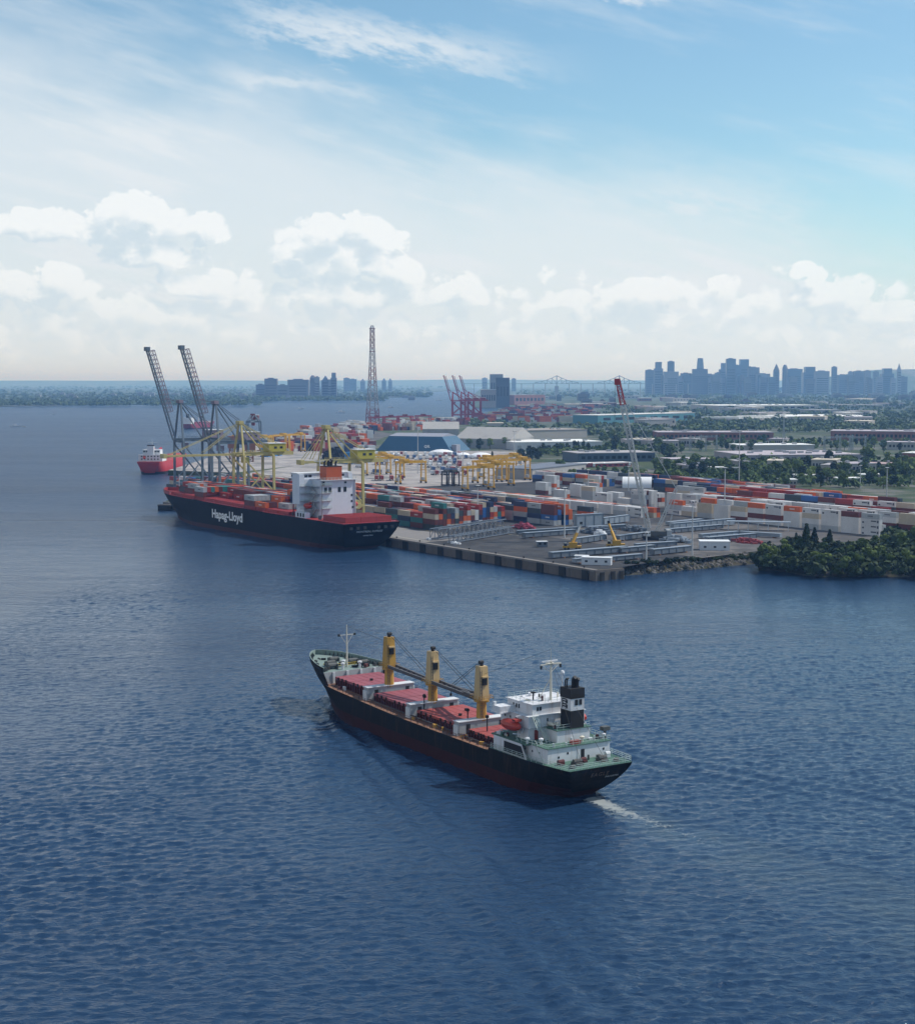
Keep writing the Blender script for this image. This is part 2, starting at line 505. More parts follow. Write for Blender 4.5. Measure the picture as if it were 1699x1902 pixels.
fo = n.step(n.m('ADD', foam_a, n.m('MULTIPLY', n.m('SUBTRACT', n.noise(pos, 0.9, 6.0, 0.7), 0.5), 2.6)), 0.40, 1.0)
fo = n.m('MULTIPLY', fo, n.step(foam_a, 0.03, 0.25))
colr = n.mix(n.m('MULTIPLY', fo, 0.62), deep, (0.40, 0.43, 0.42))
pb = n.new('ShaderNodeBsdfPrincipled')
n.link(colr, pb.inputs['Base Color'])
n.link(n.m('ADD', n.m('MULTIPLY_ADD', n.step(yw, 420.0, 1200.0), 0.19, 0.13), n.m('MULTIPLY', fo, 0.5)), pb.inputs['Roughness'])
pb.inputs['IOR'].default_value = 1.333
n.link(bn.outputs[0], pb.inputs['Normal'])
mo = n.new('ShaderNodeOutputMaterial'); n.link(pb.outputs[0], mo.inputs[0])
wm.materials.append(wmat)
tag(obj('water', wm), kind='structure')

# ------------------------------------------------------------------ land
def gmat(name, cols, scales, rough=0.95):
    m = bpy.data.materials.new(name); m.use_nodes = True
    t = m.node_tree; t.nodes.clear(); n = NT(t)
    pos = n.new('ShaderNodeNewGeometry').outputs['Position']
    c = cols[0]
    for i, cc in enumerate(cols[1:]):
        f = n.step(n.noise(n.vm('ADD', pos, (31.0 * i, 17.0 * i, 0.0)), scales[i], 5.0, 0.6), 0.44, 0.60)
        c = n.mix(f, c, cc)
    g = n.noise(pos, 0.9, 4.0, 0.7)
    c = n.mix(1.0, c, n.xyz(n.m('ADD', 0.72, n.m('MULTIPLY', g, 0.56)), n.m('ADD', 0.72, n.m('MULTIPLY', g, 0.56)), n.m('ADD', 0.72, n.m('MULTIPLY', g, 0.56))), 'MULTIPLY')
    p = n.new('ShaderNodeBsdfPrincipled'); n.link(c, p.inputs['Base Color']); p.inputs['Roughness'].default_value = rough
    p.inputs['Specular IOR Level'].default_value = 0.2
    o = n.new('ShaderNodeOutputMaterial'); n.link(p.outputs[0], o.inputs[0])
    return m
M_LAND = gmat('mixed_ground', [(0.050, 0.070, 0.026), (0.13, 0.125, 0.115), (0.035, 0.055, 0.022)], [0.014, 0.02])
M_FAR = gmat('far_ground', [(0.04, 0.065, 0.03), (0.12, 0.12, 0.11), (0.035, 0.06, 0.03)], [0.0022, 0.004])
M_YARD = gmat('yard_asphalt', [(0.046, 0.047, 0.051), (0.065, 0.063, 0.064), (0.034, 0.034, 0.037)], [0.03, 0.09], 0.85)
M_PALE = gmat('pale_concrete', [(0.27, 0.25, 0.245), (0.17, 0.163, 0.16), (0.33, 0.31, 0.30)], [0.02, 0.06], 0.9)
M_GRAVEL = gmat('crushed_gravel', [(0.095, 0.09, 0.09), (0.14, 0.13, 0.125), (0.07, 0.068, 0.068)], [0.02, 0.06])
M_BANK = gmat('bank_soil', [(0.035, 0.035, 0.022), (0.025, 0.035, 0.014), (0.05, 0.045, 0.035)], [0.12, 0.3])
def sheet(name, poly, z, m, kind='structure', parent=None):
    mb = MB(); mb.add([(p[0], p[1], z) for p in poly], [tuple(range(len(poly)))])
    o = mb.build(name, m, parent, fix=False)
    if o.data.polygons[0].normal.z < 0: o.data.flip_normals()
    if kind: o['kind'] = kind
    return o
def raised(name, poly, z0, z1, m, slope=0.0):
    """land body with banks"""
    mb = MB(); k = len(poly); c = Vector((0, 0))
    mb.add([(p[0], p[1], z1) for p in poly] + [(p[0], p[1], z0) for p in poly],
           [tuple(range(k))] + [(i + k, (i + 1) % k + k, (i + 1) % k, i) for i in range(k)])
    o = mb.build(name, m, None, fix=True)
    o['kind'] = 'structure'
    return o
def xy(v): return (v.x, v.y)
north = [xy(G(-158, 1.0)), xy(G(300, 1.0)), (-190, 1262), (-198, 1372), (-262, 1412), (-262, 2350), (-205, 2500), (-175, 3000), (-160, 3560),
         xy(W(740, 776)), xy(W(872, 779)), xy(W(910, 767)), xy(W(960, 762)), xy(W(1030, 757)), xy(W(1060, 752)), (1500, 9000), (9000, 30000), (40000, 60000), (60000, 20000), (9000, 2000), (1200, 520), (420, 610),
         (215, 690), (199, 691), (178, 713), xy(W(1500, 1060) + Vector((0, 13, 0))), xy(W(1410, 1046) + Vector((0, 13, 0))), xy(W(1330, 1052) + Vector((0, 13, 0))), xy(W(1250, 1060) + Vector((0, 12, 0))), xy(W(1170, 1069) + Vector((0, 11, 0))), xy(G(-152, 15.2))]
raised('land', north, -3.0, GZ - 0.012, M_LAND)
elev = [xy(W(882, 758.5)), xy(W(960, 757.2)), xy(W(1030, 754)), xy(W(1060, 751.5)), (1490, 9020), (8000, 30000), (30000, 70000), (1500, 70000), (xy(W(893, 722))), xy(W(880, 733)), xy(W(872, 745))]
raised('harbour_land', elev, -3.0, 3.6, M_FAR)
south = [xy(W(-900, 764)), xy(W(-200, 758)), xy(W(0, 755.5)), xy(W(160, 752.5)), xy(W(300, 751)), xy(W(480, 747)), xy(W(560, 741.5)), xy(W(640, 739.5)), xy(W(700, 738.5)), xy(W(797, 737.0)), xy(W(801, 733.5)), xy(W(770, 730)), xy(W(820, 727)), xy(W(880, 724)), (500, 70000), (-70000, 70000), (-70000, 4000)]
raised('south_shore', south, -3.0, 3.2, M_FAR)
# ------------------------------------------------------------------ shared paint
K_BLACK = M('hull_black', (0.006, 0.0065, 0.008), 0.6, var=0.3, spec=0.12, dirt=(0.055, 0.028, 0.017), dirt_amt=0.75, streak=True, scale=0.45)
K_BOOT = M('boot_red', (0.034, 0.006, 0.006), 0.6, spec=0.12, var=0.3, dirt=(0.02, 0.015, 0.012), dirt_amt=0.75, streak=True, scale=0.3)
K_WHITE = M('ship_white', (0.62, 0.63, 0.66), 0.5, var=0.09, dirt=(0.30, 0.20, 0.14), dirt_amt=0.55, streak=True, scale=0.4)
K_DECK = M('deck_brown', (0.20, 0.105, 0.065), 0.8, var=0.3, dirt=(0.24, 0.18, 0.13), dirt_amt=0.6)
K_GREEN = M('deck_green', (0.06, 0.135, 0.105), 0.7, var=0.22, dirt=GRIME, dirt_amt=0.4)
K_FCL = M('forecastle_green', (0.17, 0.23, 0.215), 0.75, var=0.2, dirt=(0.16, 0.11, 0.08), dirt_amt=0.5)
K_HATCH = M('hatch_red', (0.30, 0.062, 0.055), 0.6, var=0.2, dirt=(0.28, 0.12, 0.12), dirt_amt=0.55, scale=0.18)
K_HATCHP = M('hatch_pink', (0.26, 0.070, 0.085), 0.6, var=0.2, dirt=(0.24, 0.10, 0.12), dirt_amt=0.55, scale=0.18)
K_COAM = M('coaming_maroon', (0.085, 0.022, 0.026), 0.65, var=0.25, dirt=RUST, dirt_amt=0.4)
K_BUFF = M('crane_buff', (0.50, 0.36, 0.18), 0.55, var=0.10, dirt=(0.33, 0.17, 0.06), dirt_amt=0.5, streak=True, scale=0.5)
K_OCHRE = M('crane_ochre', (0.44, 0.25, 0.045), 0.6, var=0.15, dirt=(0.20, 0.08, 0.02), dirt_amt=0.7, streak=True, scale=0.5)
K_JIB = M('jib_grey', (0.075, 0.075, 0.08), 0.6, var=0.2, dirt=RUST, dirt_amt=0.3)
K_GREY = M('machinery_grey', (0.33, 0.34, 0.355), 0.6, var=0.12, dirt=GRIME, dirt_amt=0.3, streak=True)
K_PALE = M('pale_paint', (0.58, 0.60, 0.62), 0.6, var=0.1, dirt=GRIME, dirt_amt=0.25)
K_DARK = M('soot_black', (0.010, 0.010, 0.012), 0.7, var=0.3)
K_GLASS = M('dark_window', (0.015, 0.018, 0.022), 0.12, var=0.1, spec=0.6)
K_ORANGE = M('lifeboat_red', (0.42, 0.045, 0.03), 0.5, var=0.12, dirt=(0.2, 0.05, 0.04), dirt_amt=0.3)
K_RAIL = M('rail_paint', (0.42, 0.50, 0.47), 0.6, var=0.15)
K_GEAR = M('deck_gear', (0.07, 0.075, 0.075), 0.7, var=0.4, dirt=RUST, dirt_amt=0.5)
K_CREAM = M('mast_cream', (0.62, 0.58, 0.48), 0.6, var=0.12)
K_YEL = M('marker_yellow', (0.52, 0.38, 0.05), 0.6, var=0.15)

def sstep(a, b, x):
    t = min(1, max(0, (x - a) / (b - a))); return t * t * (3 - 2 * t)
class Hull:
    """ship hull from level outlines; local x ahead, y to port, z up from the waterline"""
    def __init__(s, L, B, zt, rake=0.1, stern_full=0.86, stern_len=0.14, bow_len=0.24, boot=3.0, keel=-3.0, over=0.03, nb_deck=2.3, nb_wl=1.35, wl_stern=0.12, sq=0.55, ps=None):
        s.sq = sq
        s.L, s.B, s.zt = L, B, zt
        s.a = (rake, stern_full, stern_len, bow_len, boot, keel, over, nb_deck, nb_wl, wl_stern)
        s.P = ps if ps is not None else sorted(set([0, .01, .025, .05, .08, .11, .15, .2, .3, .4, .5, .6, .66, .7, .74, .78, .81, .84, .87, .9, .925, .95, .97, .985, 1.0]))
    def pt(s, p, k):
        """k: 0 keel .. 1 deck edge (fraction of height above the keel)"""
        rake, sf, sl, bl, boot, keel, over, nbd, nbw, ws = s.a
        zt = s.zt(p * s.L)
        z = keel + (zt - keel) * k
        h = max(0.0, min(1.0, z / max(zt, .1)))
        xa = over * s.L * (1 - h) ** 1.5
        xb = s.L * (1 - rake * (1 - h ** 1.25))
        x = xa + (xb - xa) * p
        ts = ws + (sf - ws) * min(1, (h + 0.02) ** s.sq)
        nb = nbw + (nbd - nbw) * h
        w = 1.0
        if p < sl: w = ts + (1 - ts) * math.sin(math.pi / 2 * p / sl) ** 0.8
        if p > 1 - bl:
            r = (p - (1 - bl)) / bl; w = max(0.0, 1 - r ** nb) ** (0.72 if h > 0.6 else 0.9)
        return Vector((x, w * s.B / 2, z))
    def levels(s, p):
        rake, sf, sl, bl, boot, keel, *_ = s.a
        zt = s.zt(p * s.L)
        zs = [keel, -0.6, 0.5, boot * 0.6, boot, boot + (zt - boot) * 0.3, boot + (zt - boot) * 0.6, zt - min(1.0, (zt - boot) * .15), zt]
        return [(z - keel) / (zt - keel) for z in zs]
    def build(s, parent, hull_mats, deck_fn, deck_mats):
        mb = MB(); P = s.P; n = len(P); K = 9
        vs = []
        for p in P:
            for k in s.levels(p):
                q = s.pt(p, k); vs.append(q)
        off = len(vs)
        vs2 = vs + [Vector((v.x, -v.y, v.z)) for v in vs]
        fs = []; ms = []
        for i in range(n - 1):
            for j in range(K - 1):
                a, b, c, d = i * K + j, (i + 1) * K + j, (i + 1) * K + j + 1, i * K + j + 1
                mi = 1 if j < 4 else 0
                fs.append((a, d, c, b)); ms.append(mi)
                fs.append((a + off, b + off, c + off, d + off)); ms.append(mi)
        for j in range(K - 1):
            fs.append((j, j + off, j + 1 + off, j + 1)); ms.append(1 if j < 3 else 0)
        mb.v = [tuple(v) for v in vs2]; mb.f = fs; mb.m = ms
        me = mb.mesh('hull', hull_mats)
        bm = bmesh.new(); bm.from_mesh(me); bmesh.ops.remove_doubles(bm, verts=bm.verts, dist=1e-4); bmesh.ops.recalc_face_normals(bm, faces=bm.faces); bm.to_mesh(me); bm.free()
        me.shade_auto_smooth(angle=R(35)) if hasattr(me, 'shade_auto_smooth') else None
        o = obj('hull', me, parent)
        dk = MB()
        for i in range(n - 1):
            a, b = s.pt(P[i], 1.0), s.pt(P[i + 1], 1.0)
            dk.mat(deck_fn((a.x + b.x) / 2, abs(a.z - b.z) > 0.7))
            dk.add([(a.x, a.y, a.z - .05), (b.x, b.y, b.z - .05), (b.x, -b.y, b.z - .05), (a.x, -a.y, a.z - .05)], [(0, 3, 2, 1)])
        d = dk.build('deck', deck_mats, parent)
        return o, d
    def edge(s, p, inset=0.0, dz=0.0, side=1):
        q = s.pt(p, 1.0); return Vector((q.x - (inset if p > .97 else 0), side * max(0, q.y - inset), q.z + dz))

def text_mesh(name, body, size, mat, parent, loc, rot, align='CENTER', space=1.0, extr=0.02, bold=0.0, xs=1.0):
    cu = bpy.data.curves.new(name, 'FONT'); cu.body = body; cu.size = size; cu.align_x = align; cu.extrude = extr; cu.space_character = space; cu.offset = bold
    cu.resolution_u = 3
    tmp = bpy.data.objects.new('tmp', cu); COL.objects.link(tmp)
    dg = bpy.context.evaluated_depsgraph_get()
    me = bpy.data.meshes.new_from_object(tmp.evaluated_get(dg))
    bpy.data.objects.remove(tmp); me.name = name
    me.materials.clear(); me.materials.append(mat)
    o = obj(name, me, parent, loc)
    o.rotation_euler = rot; o.scale = (xs, 1, 1)
    return o
def lifeboat(parent, loc, L=7.0, w=2.6, h=2.6, m=None):
    mb = MB(); n = 9; ring = []
    for i in range(n):
        f = i / (n - 1) * 2 - 1; r = max(0.12, (1 - abs(f) ** 2.6)) ** 0.6
        ring.append([(f * L / 2, math.cos(t) * w / 2 * r, math.sin(t) * h / 2 * r * (0.95 if math.sin(t) > 0 else 1.0)) for t in [2 * math.pi * j / 10 for j in range(10)]])
    vs = [v for r_ in ring for v in r_]
    fs = [(i * 10 + j, (i + 1) * 10 + j, (i + 1) * 10 + (j + 1) % 10, i * 10 + (j + 1) % 10) for i in range(n - 1) for j in range(10)]
    fs += [tuple(range(9, -1, -1)), tuple(range((n - 1) * 10, n * 10))]
    mb.add(vs, fs)
    o = mb.build('lifeboat', m or K_ORANGE, parent, loc)
    c = MB().box(-L * .42, -L * .22, -w * .3, w * .3, h * .42, h * .62); c.build('lifeboat_canopy', m or K_ORANGE, o)
    MB().box(-L * .40, -L * .24, -w * .31, w * .31, h * .50, h * .58).build('canopy_window', K_GLASS, o)
    f = MB()
    for x in (-L * .33, L * .33):
        f.bar((x, -w * .55, -h * .6), (x, -w * .9, h * .9), .22); f.bar((x, -w * .9, h * .9), (x, w * .1, h * .85), .2); f.bar((x, -w * .3, -h * .7), (x, w * .4, -h * .55), .2)
    f.build('davit', K_WHITE, o)
    return o
def windows(parent, mat, pts, w, h, axis_, off=0.04, name='window', frame=None):
    """small proud panes; axis_ 'x' faces fore/aft, 'y' faces the sides"""
    for (x, y, z) in pts:
        mb = MB()
        if axis_ == 'x': mb.box(x - off, x + off, y - w / 2, y + w / 2, z - h / 2, z + h / 2)
        else: mb.box(x - w / 2, x + w / 2, y - off, y + off, z - h / 2, z + h / 2)
        mb.build(name, mat, parent, fix=False)

# ------------------------------------------------------------------ the bulk carrier under way
bulk = thing('bulk_carrier', 'black-hulled bulk carrier under way with red hatch covers and three buff deck cranes', 'ship', SHIP_O, SHIP_A)
def zt_bulk(x):
    z = 6.35 + 1.5 * sstep(55, 118, x)
    if x < 27.4: z = 7.0 + 0.3 * sstep(20, 0, x)
    if x > 105.0: z = 10.7 + 0.7 * sstep(106, 126, x)
    return z
HB = Hull(127.0, 18.8, zt_bulk, rake=0.075, stern_full=0.84, boot=2.7, bow_len=0.27, nb_deck=2.5, nb_wl=1.5, over=0.05,
          ps=sorted([0, .01, .025, .05, .08, .11, .15, .2, .2150, .2165, .25, .3, .4, .5, .6, .66, .7, .74, .78, .81, .8260, .8275, .85, .87, .89, .91, .93, .945, .96, .972, .983, .992, 1.0]))
HB.build(bulk, [K_BLACK, K_BOOT], lambda x, st: (3 if st and x > 60 else 2 if x < 27.3 else 1 if x > 105 else 0), [K_DECK, K_FCL, K_GREEN, K_GREY])
# forecastle bulwark with its stays
bw = MB()
ps = [.8285, .845, .86, .88, .9, .92, .94, .955, .968, .98, .99, 1.0]
for sd in (1, -1):
    for a, b in zip(ps[:-1], ps[1:]):
        pa, pb = HB.edge(a, .0, -.1, sd), HB.edge(b, .0, -.1, sd)
        ia, ib = HB.edge(a, .14, -.1, sd), HB.edge(b, .14, -.1, sd)
        h = Vector((0, 0, 1.35)); fl = Vector((0.05, 0.1 * sd, 0))
        bw.mat(0).add([pa, pb, pb + h + fl, pa + h + fl], [(0, 1, 2, 3)])
        bw.mat(1).add([ia, ib, ib + h, ia + h], [(0, 1, 2, 3)])
        bw.mat(1).add([pa + h + fl, pb + h + fl, ib + h, ia + h], [(0, 1, 2, 3)])
bw.build('bulwark', [K_BLACK, K_FCL], bulk)
for sd in (1, -1):
    st = MB()
    for i in range(18):
        p = .835 + i * .0088; e = HB.edge(p, .2, 0, sd); d = Vector((-0.3, -0.7 * sd, 0))
        st.add([e + Vector((0, 0, -.1)), e + Vector((0, 0, 1.1)), e + d + Vector((0, 0, -.1))], [(0, 1, 2)])
    tag(st.build('bulwark_stay', K_GEAR, bulk, fix=False), kind='stuff')
# deck gear forward
fz = 10.75
for i, (x, y) in enumerate([(112, 3.2), (112, -3.2), (116.5, 0), (108.5, 4.6), (108.5, -4.6)]):
    w = MB(); w.tube((x, y - 1.2, fz + .9), (x, y + 1.2, fz + .9), .65, n=10); w.box(x - .9, x + .9, y - 1.4, y - 1.1, fz, fz + 1.3); w.box(x - .9, x + .9, y + 1.1, y + 1.4, fz, fz + 1.3); w.box(x + .7, x + 1.7, y - .5, y + .5, fz, fz + 1.0)
    w.build('mooring_winch', K_GEAR, bulk)
for (x, y) in [(120.5, 2.2), (120.5, -2.2), (114, 6), (114, -6), (107, 7.2), (107, -7.2), (118, 4.4), (118, -4.4)]:
    w = MB(); w.tube((x - .4, y, fz), (x - .4, y, fz + .8), .22, n=8); w.tube((x + .4, y, fz), (x + .4, y, fz + .8), .22, n=8); w.box(x - .8, x + .8, y - .3, y + .3, fz, fz + .12)
    w.build('bollard', K_GEAR, bulk)
for (x, y) in [(106.6, 2.5), (106.6, -2.5), (110, 0.5)]:
    w = MB(); w.tube((x, y, fz - .1), (x, y, fz + 1.2), .3, n=8); w.lathe([(.3, 1.2), (.6, 1.25), (.6, 1.6), (.1, 1.75)], (x, y, fz), 8); w.build('mushroom_vent', K_PALE, bulk)
w = MB(); w.bar((109.3, -5, fz + 1.0), (109.3, 5, fz + 1.0), .12); w.bar((109.3, -5, fz + .5), (109.3, 5, fz + .5), .12)
for y in (-5, -2.5, 0, 2.5, 5): w.bar((109.3, y, fz), (109.3, y, fz + 1.05), .12)
w.build('yellow_rail', K_YEL, bulk)
fm = MB(); fm.tube((109, 0, fz), (109, 0, 21.8), .28, .12, 8); fm.bar((109, -2.3, 19.2), (109, 2.3, 19.2), .13); fm.bar((109, 0, 16.5), (109, -1.8, 19.2), .08); fm.bar((109, 0, 16.5), (109, 1.8, 19.2), .08)
fo = fm.build('foremast', K_CREAM, bulk)
for y in (-2.3, 2.3): MB().box(108.8, 109.2, y - .25, y + .25, 18.9, 19.5).build('mast_lamp', K_DARK, fo)
for i in range(4):                       # stiffened front bulkhead of the forecastle
    MB().box(104.7, 105.05, -6 + i * 4 - .3, -6 + i * 4 + .3, 7.7, 10.6).build('bulkhead_stiffener', K_PALE, bulk)

# hatches: coaming, three or four folding panels each
hatches = [(28.6, 40.6, 8.05, K_HATCH, 3), (45.4, 62.6, 8.35, K_HATCH, 2), (66.4, 83.4, 8.8, K_HATCHP, 2), (87.2, 103.6, 9.65, K_HATCHP, 2)]
for hx0, hx1, hz1, hm, npan in hatches:
    c = MB(); c.box(hx0 + .2, hx1 - .2, -6.0, 6.0, 5.9, hz1 - .55)
    nst = int((hx1 - hx0) / 1.3)
    for i in range(nst + 1):
        x = hx0 + .4 + (hx1 - hx0 - .8) * i / nst
        for sd in (1, -1): c.box(x - .08, x + .08, sd * 6.2 - .2, sd * 6.2 + .2, 6.0, hz1 - .6)
    co = c.build('hatch_coaming', K_COAM, bulk)
    pw = (hx1 - hx0) / npan
    for i in range(npan):
        pl = MB(); a, b = hx0 + i * pw + .12, hx0 + (i + 1) * pw - .12
        pl.box(a, b, -6.35, 6.35, hz1 - .55, hz1)
        for q in range(1, 6): pl.box(a + .2, b - .2, -6.35 + q * 2.12 - .05, -6.35 + q * 2.12 + .05, hz1, hz1 + .035)
        pl.build('hatch_panel', hm, co)
        for q in range(3):
            MB().box(a + pw * (.2 + .25 * q), a + pw * (.2 + .25 * q) + .5, 6.3, 6.55, hz1 - .5, hz1 + .12).build('hatch_cleat', K_DARK, co)
# deck cranes on their machinery houses
for cx, hz0, aft in ((43.3, 6.3, -1), (64.5, 6.5, 1), (85.3, 7.0, 1)):
    h = MB(); zt_ = hz0 + 3.0
    h.mat(0).box(cx - 1.05, cx + 1.05, -5.6, 7.4, hz0 - .5, zt_); h.mat(1).box(cx - 1.25, cx + 1.25, -5.8, 7.6, zt_, zt_ + .18)
    ho = h.build('crane_house', [K_GREY, K_PALE], bulk)
    for y in (-3.8, 5.0): MB().box(cx - 1.1, cx - 1.04, y - .5, y + .5, hz0 + .2, hz0 + 2.4).build('door', K_DARK, ho)
    for sd, ye in ((1, 7.4), (-1, -5.95)): MB().box(cx - .9, cx + .9, ye, ye + .35, hz0 - .4, hz0 + 2.3).build('locker', K_PALE, ho)
    cr = MB(); cr.tube((cx, 0, zt_ - .3), (cx, 0, zt_ + 4.0), 1.2, 1.1, 14)
    cr.tube((cx, 0, zt_ + 3.95), (cx, 0, zt_ + 4.4), 1.75, 1.75, 14)
    ped = cr.build('crane_pedestal', K_OCHRE, bulk, (0, .8, 0))
    zb = zt_ + 4.4
    hs = MB(); w0, w1, ht = 1.28, .98, 7.6
    vs = [(cx - w0, -w0, zb), (cx + w0, -w0, zb), (cx + w0, w0, zb), (cx - w0, w0, zb), (cx - w1, -w1, zb + ht), (cx + w1, -w1, zb + ht), (cx + w1, w1, zb + ht), (cx - w1, w1, zb + ht)]
    hs.add(vs, [(0, 3, 2, 1), (4, 5, 6, 7), (0, 1, 5, 4), (1, 2, 6, 5), (2, 3, 7, 6), (3, 0, 4, 7)])
    hs.build('crane_tower', K_BUFF if cx < 80 else K_OCHRE, ped)
    MB().rail([(cx - 1.9, -1.9, zb), (cx + 1.9, -1.9, zb), (cx + 1.9, 1.9, zb), (cx - 1.9, 1.9, zb), (cx - 1.9, -1.9, zb)], 1.0, .07, 1.2).build('platform_rail', K_OCHRE, ped, fix=False)
    tp = MB(); tp.box(cx - .35, cx + .35, -.25, .25, zb + ht, zb + ht + .9); tp.tube((cx - .2 * aft, -.5, zb + ht + .8), (cx - .2 * aft, .5, zb + ht + .8), .42, n=10); tp.build('sheave_head', K_DARK, ped)
    fx = -aft
    MB().box(cx - 1.42, cx - 1.16, -.62, .62, zb + 3.4, zb + 5.0).build('cab_window', K_DARK, ped)
    MB().box(cx - 1.7, cx - 1.1, -.8, .8, zb + 5.1, zb + 5.45).build('cab_hood', K_BUFF, ped)
    # jib: two box girders with cross ties, stowed flat fore and aft
    x0 = cx - 1.5 * aft; x1 = cx - 19.0 * aft; yj = -1.6 if aft > 0 else -4.0
    jb = MB()
    for y in (-1.05, 1.05):
        jb.bar((x0, y, zb + .5), (x1, y * .6 + yj, zb - .9), .5, .75)
    for i in range(1, 9):
        f = i / 9; xx = x0 + (x1 - x0) * f; yy = yj * f; ww = 1.05 - .42 * f
        jb.bar((xx, yy - ww, zb + .5 - 1.4 * f), (xx, yy + ww, zb + .5 - 1.4 * f), .3)
    jb.box(min(x1, x1 - aft), max(x1, x1 - aft), yj - .9, yj + .9, zb - 1.4, zb - .4)
    jo = jb.build('jib', K_JIB, ped)
    ho_ = MB(); ho_.bar((x1 - .5 * aft, yj, zb - 1.2), (x1 - .5 * aft, yj, zb - 2.4), .12); ho_.tube((x1 - .5 * aft, yj, zb - 3.0), (x1 - .5 * aft, yj, zb - 2.4), .3, n=8); ho_.build('hook_block', K_DARK, jo)
    wr = MB()
    for y in (-.3, .3): wr.bar((cx - .3 * aft, y, zb + ht + .9), (x1, y * 2 + yj, zb - .5), .085)
    wr.build('luffing_wire', K_DARK, ped)
# small deck fittings
for i in range(26):
    x = 30 + i * 2.8
    for sd in (1, -1):
        e = HB.edge(min(x / 127.0, .8), .5, 0, sd)
        MB().box(x - .08, x + .08, e.y - .05, e.y + .05, e.z, e.z + .75).build('stanchion', K_GEAR, bulk, fix=False)
for sd in (1, -1):
    rl = MB()
    pts = [HB.edge(p, .15, 0, sd) for p in (.225, .3, .4, .5, .6, .7, .78, .82)]
    rl.rail([tuple(p) for p in pts], 1.0, .05, 2.6).build('deck_rail', K_COAM, bulk, fix=False)
    rl = MB(); pts = [HB.edge(p, .15, 0, sd) for p in (.003, .02, .045, .08, .12, .16, .21)]
    rl.rail([tuple(p) for p in pts], 1.1, .07, 1.5, 3).build('poop_rail', K_RAIL, bulk, fix=False)
rl = MB(); a, b = HB.edge(.003, .15, 0, 1), HB.edge(.003, .15, 0, -1)
rl.rail([tuple(a), tuple(b)], 1.1, .07, 1.5, 3).build('poop_rail', K_RAIL, bulk, fix=False)
for x, y, z in ((52, 1.0, 8.4), (72, -1.5, 8.85), (56, -3.2, 8.4), (94, 1, 9.7), (34, -1, 8.1)):
    MB().box(x - .3, x + .3, y - .3, y + .3, z, z + .5).build('hatch_lug', K_DARK, bulk)
for x in (58.0, 50.0, 77.0):             # upright ventilator posts by the hatches
    w = MB(); w.tube((x - 13.6, 3.8, 6.2), (x - 13.6, 3.8, 11.6), .16, n=6); w.lathe([(.15, 5.2), (.42, 5.3), (.42, 5.8), (.05, 6.0)], (x - 13.6, 3.8, 5.8), 8); w.build('vent_post', K_DARK, bulk)

# superstructure, built up tier by tier
def tier(name, x0, x1, y0, y1, z0, z1, top=K_GREEN, wall=K_WHITE, lip=.25, parent=bulk):
    mb = MB(); mb.mat(0).box(x0, x1, y0, y1, z0, z1 - .08); mb.mat(1).box(x0 - lip, x1 + lip, y0 - lip, y1 + lip, z1 - .08, z1 + .06)
    o = mb.build(name, [wall, top], parent)
    return o
t1 = tier('poop_house', 8.0, 27.0, -8.2, 7.6, 6.9, 10.2)
t1b = MB().box(14.0, 27.0, 7.6, 8.9, 9.9, 10.2).build('side_deck', K_GREEN, bulk)
t2 = tier('engine_casing', 11.2, 26.0, -5.4, 3.0, 10.2, 12.9)
t2b = tier('store_house', 16.4, 20.6, 3.0, 6.6, 10.2, 12.9)
t3 = tier('accommodation', 15.8, 26.2, -7.4, 7.0, 12.9, 15.4, K_PALE)
t4 = tier('bridge_house', 16.4, 25.8, -5.6, 5.6, 15.4, 17.7, K_WHITE)
wg = MB(); wg.box(22.6, 25.6, 5.6, 9.6, 15.3, 16.6); wg.box(22.6, 25.6, -9.6, -5.6, 15.3, 16.6); wg.box(22.4, 25.8, -9.8, 9.8, 15.12, 15.3); wg.build('bridge_wing', K_WHITE, bulk)
for y in (-9.2, 9.2): MB().box(25.0, 25.5, y - .3, y + .3, 16.6, 17.3).build('wing_repeater', K_PALE, bulk)
windows(t4, K_GLASS, [(16.4, y, 16.7) for y in (3.6, 4.3)], .55, .8, 'x')
windows(t4, K_GLASS, [(x, 5.6, 16.6) for x in (21.4, 22.3, 23.4)], .5, .9, 'y')
windows(t4, K_GLASS, [(25.8, y, 16.8) for y in np.arange(-5.0, 5.4, 1.1)], .85, 1.0, 'x')
windows(t3, K_GLASS, [(15.8, y, 14.3) for y in (5.4, 2.2)], .35, .7, 'x', name='porthole')
windows(t3, K_GLASS, [(x, 7.0, 14.3) for x in (18.5, 20.5, 22.5, 24.5)], .4, .5, 'y', name='porthole')
windows(t1, K_GLASS, [(8.0, 4.9, 8.2), (8.0, -6.6, 8.6), (8.0, 2.6, 8.8)], .4, .45, 'x', name='porthole')
windows(t1, K_GLASS, [(x, 7.6, 8.8) for x in (11, 13.5, 16, 18.5, 21)], .4, .45, 'y', name='porthole')
MB().box(7.9, 8.0, -1.6, -.75, 7.0, 9.2).build('door', K_DARK, t1)
MB().box(7.93, 8.02, -.6, .2, 7.0, 9.2).build('door', K_PALE, t1)
MB().box(16.3, 16.4, 4.2, 5.1, 10.3, 12.3).build('door', M('door_red', (.22, .035, .03)), t2b)
rl = MB()
for pts_ in ([(15.5, 9.0, 10.26), (8.0, 7.6, 10.26), (7.9, -8.2, 10.26), (15, -8.4, 10.26)], [(11.3, 3.0, 12.96), (11.3, -5.4, 12.96)]):
    MB().rail(pts_, 1.0, .06, 1.5).build('house_rail', K_RAIL, bulk, fix=False)
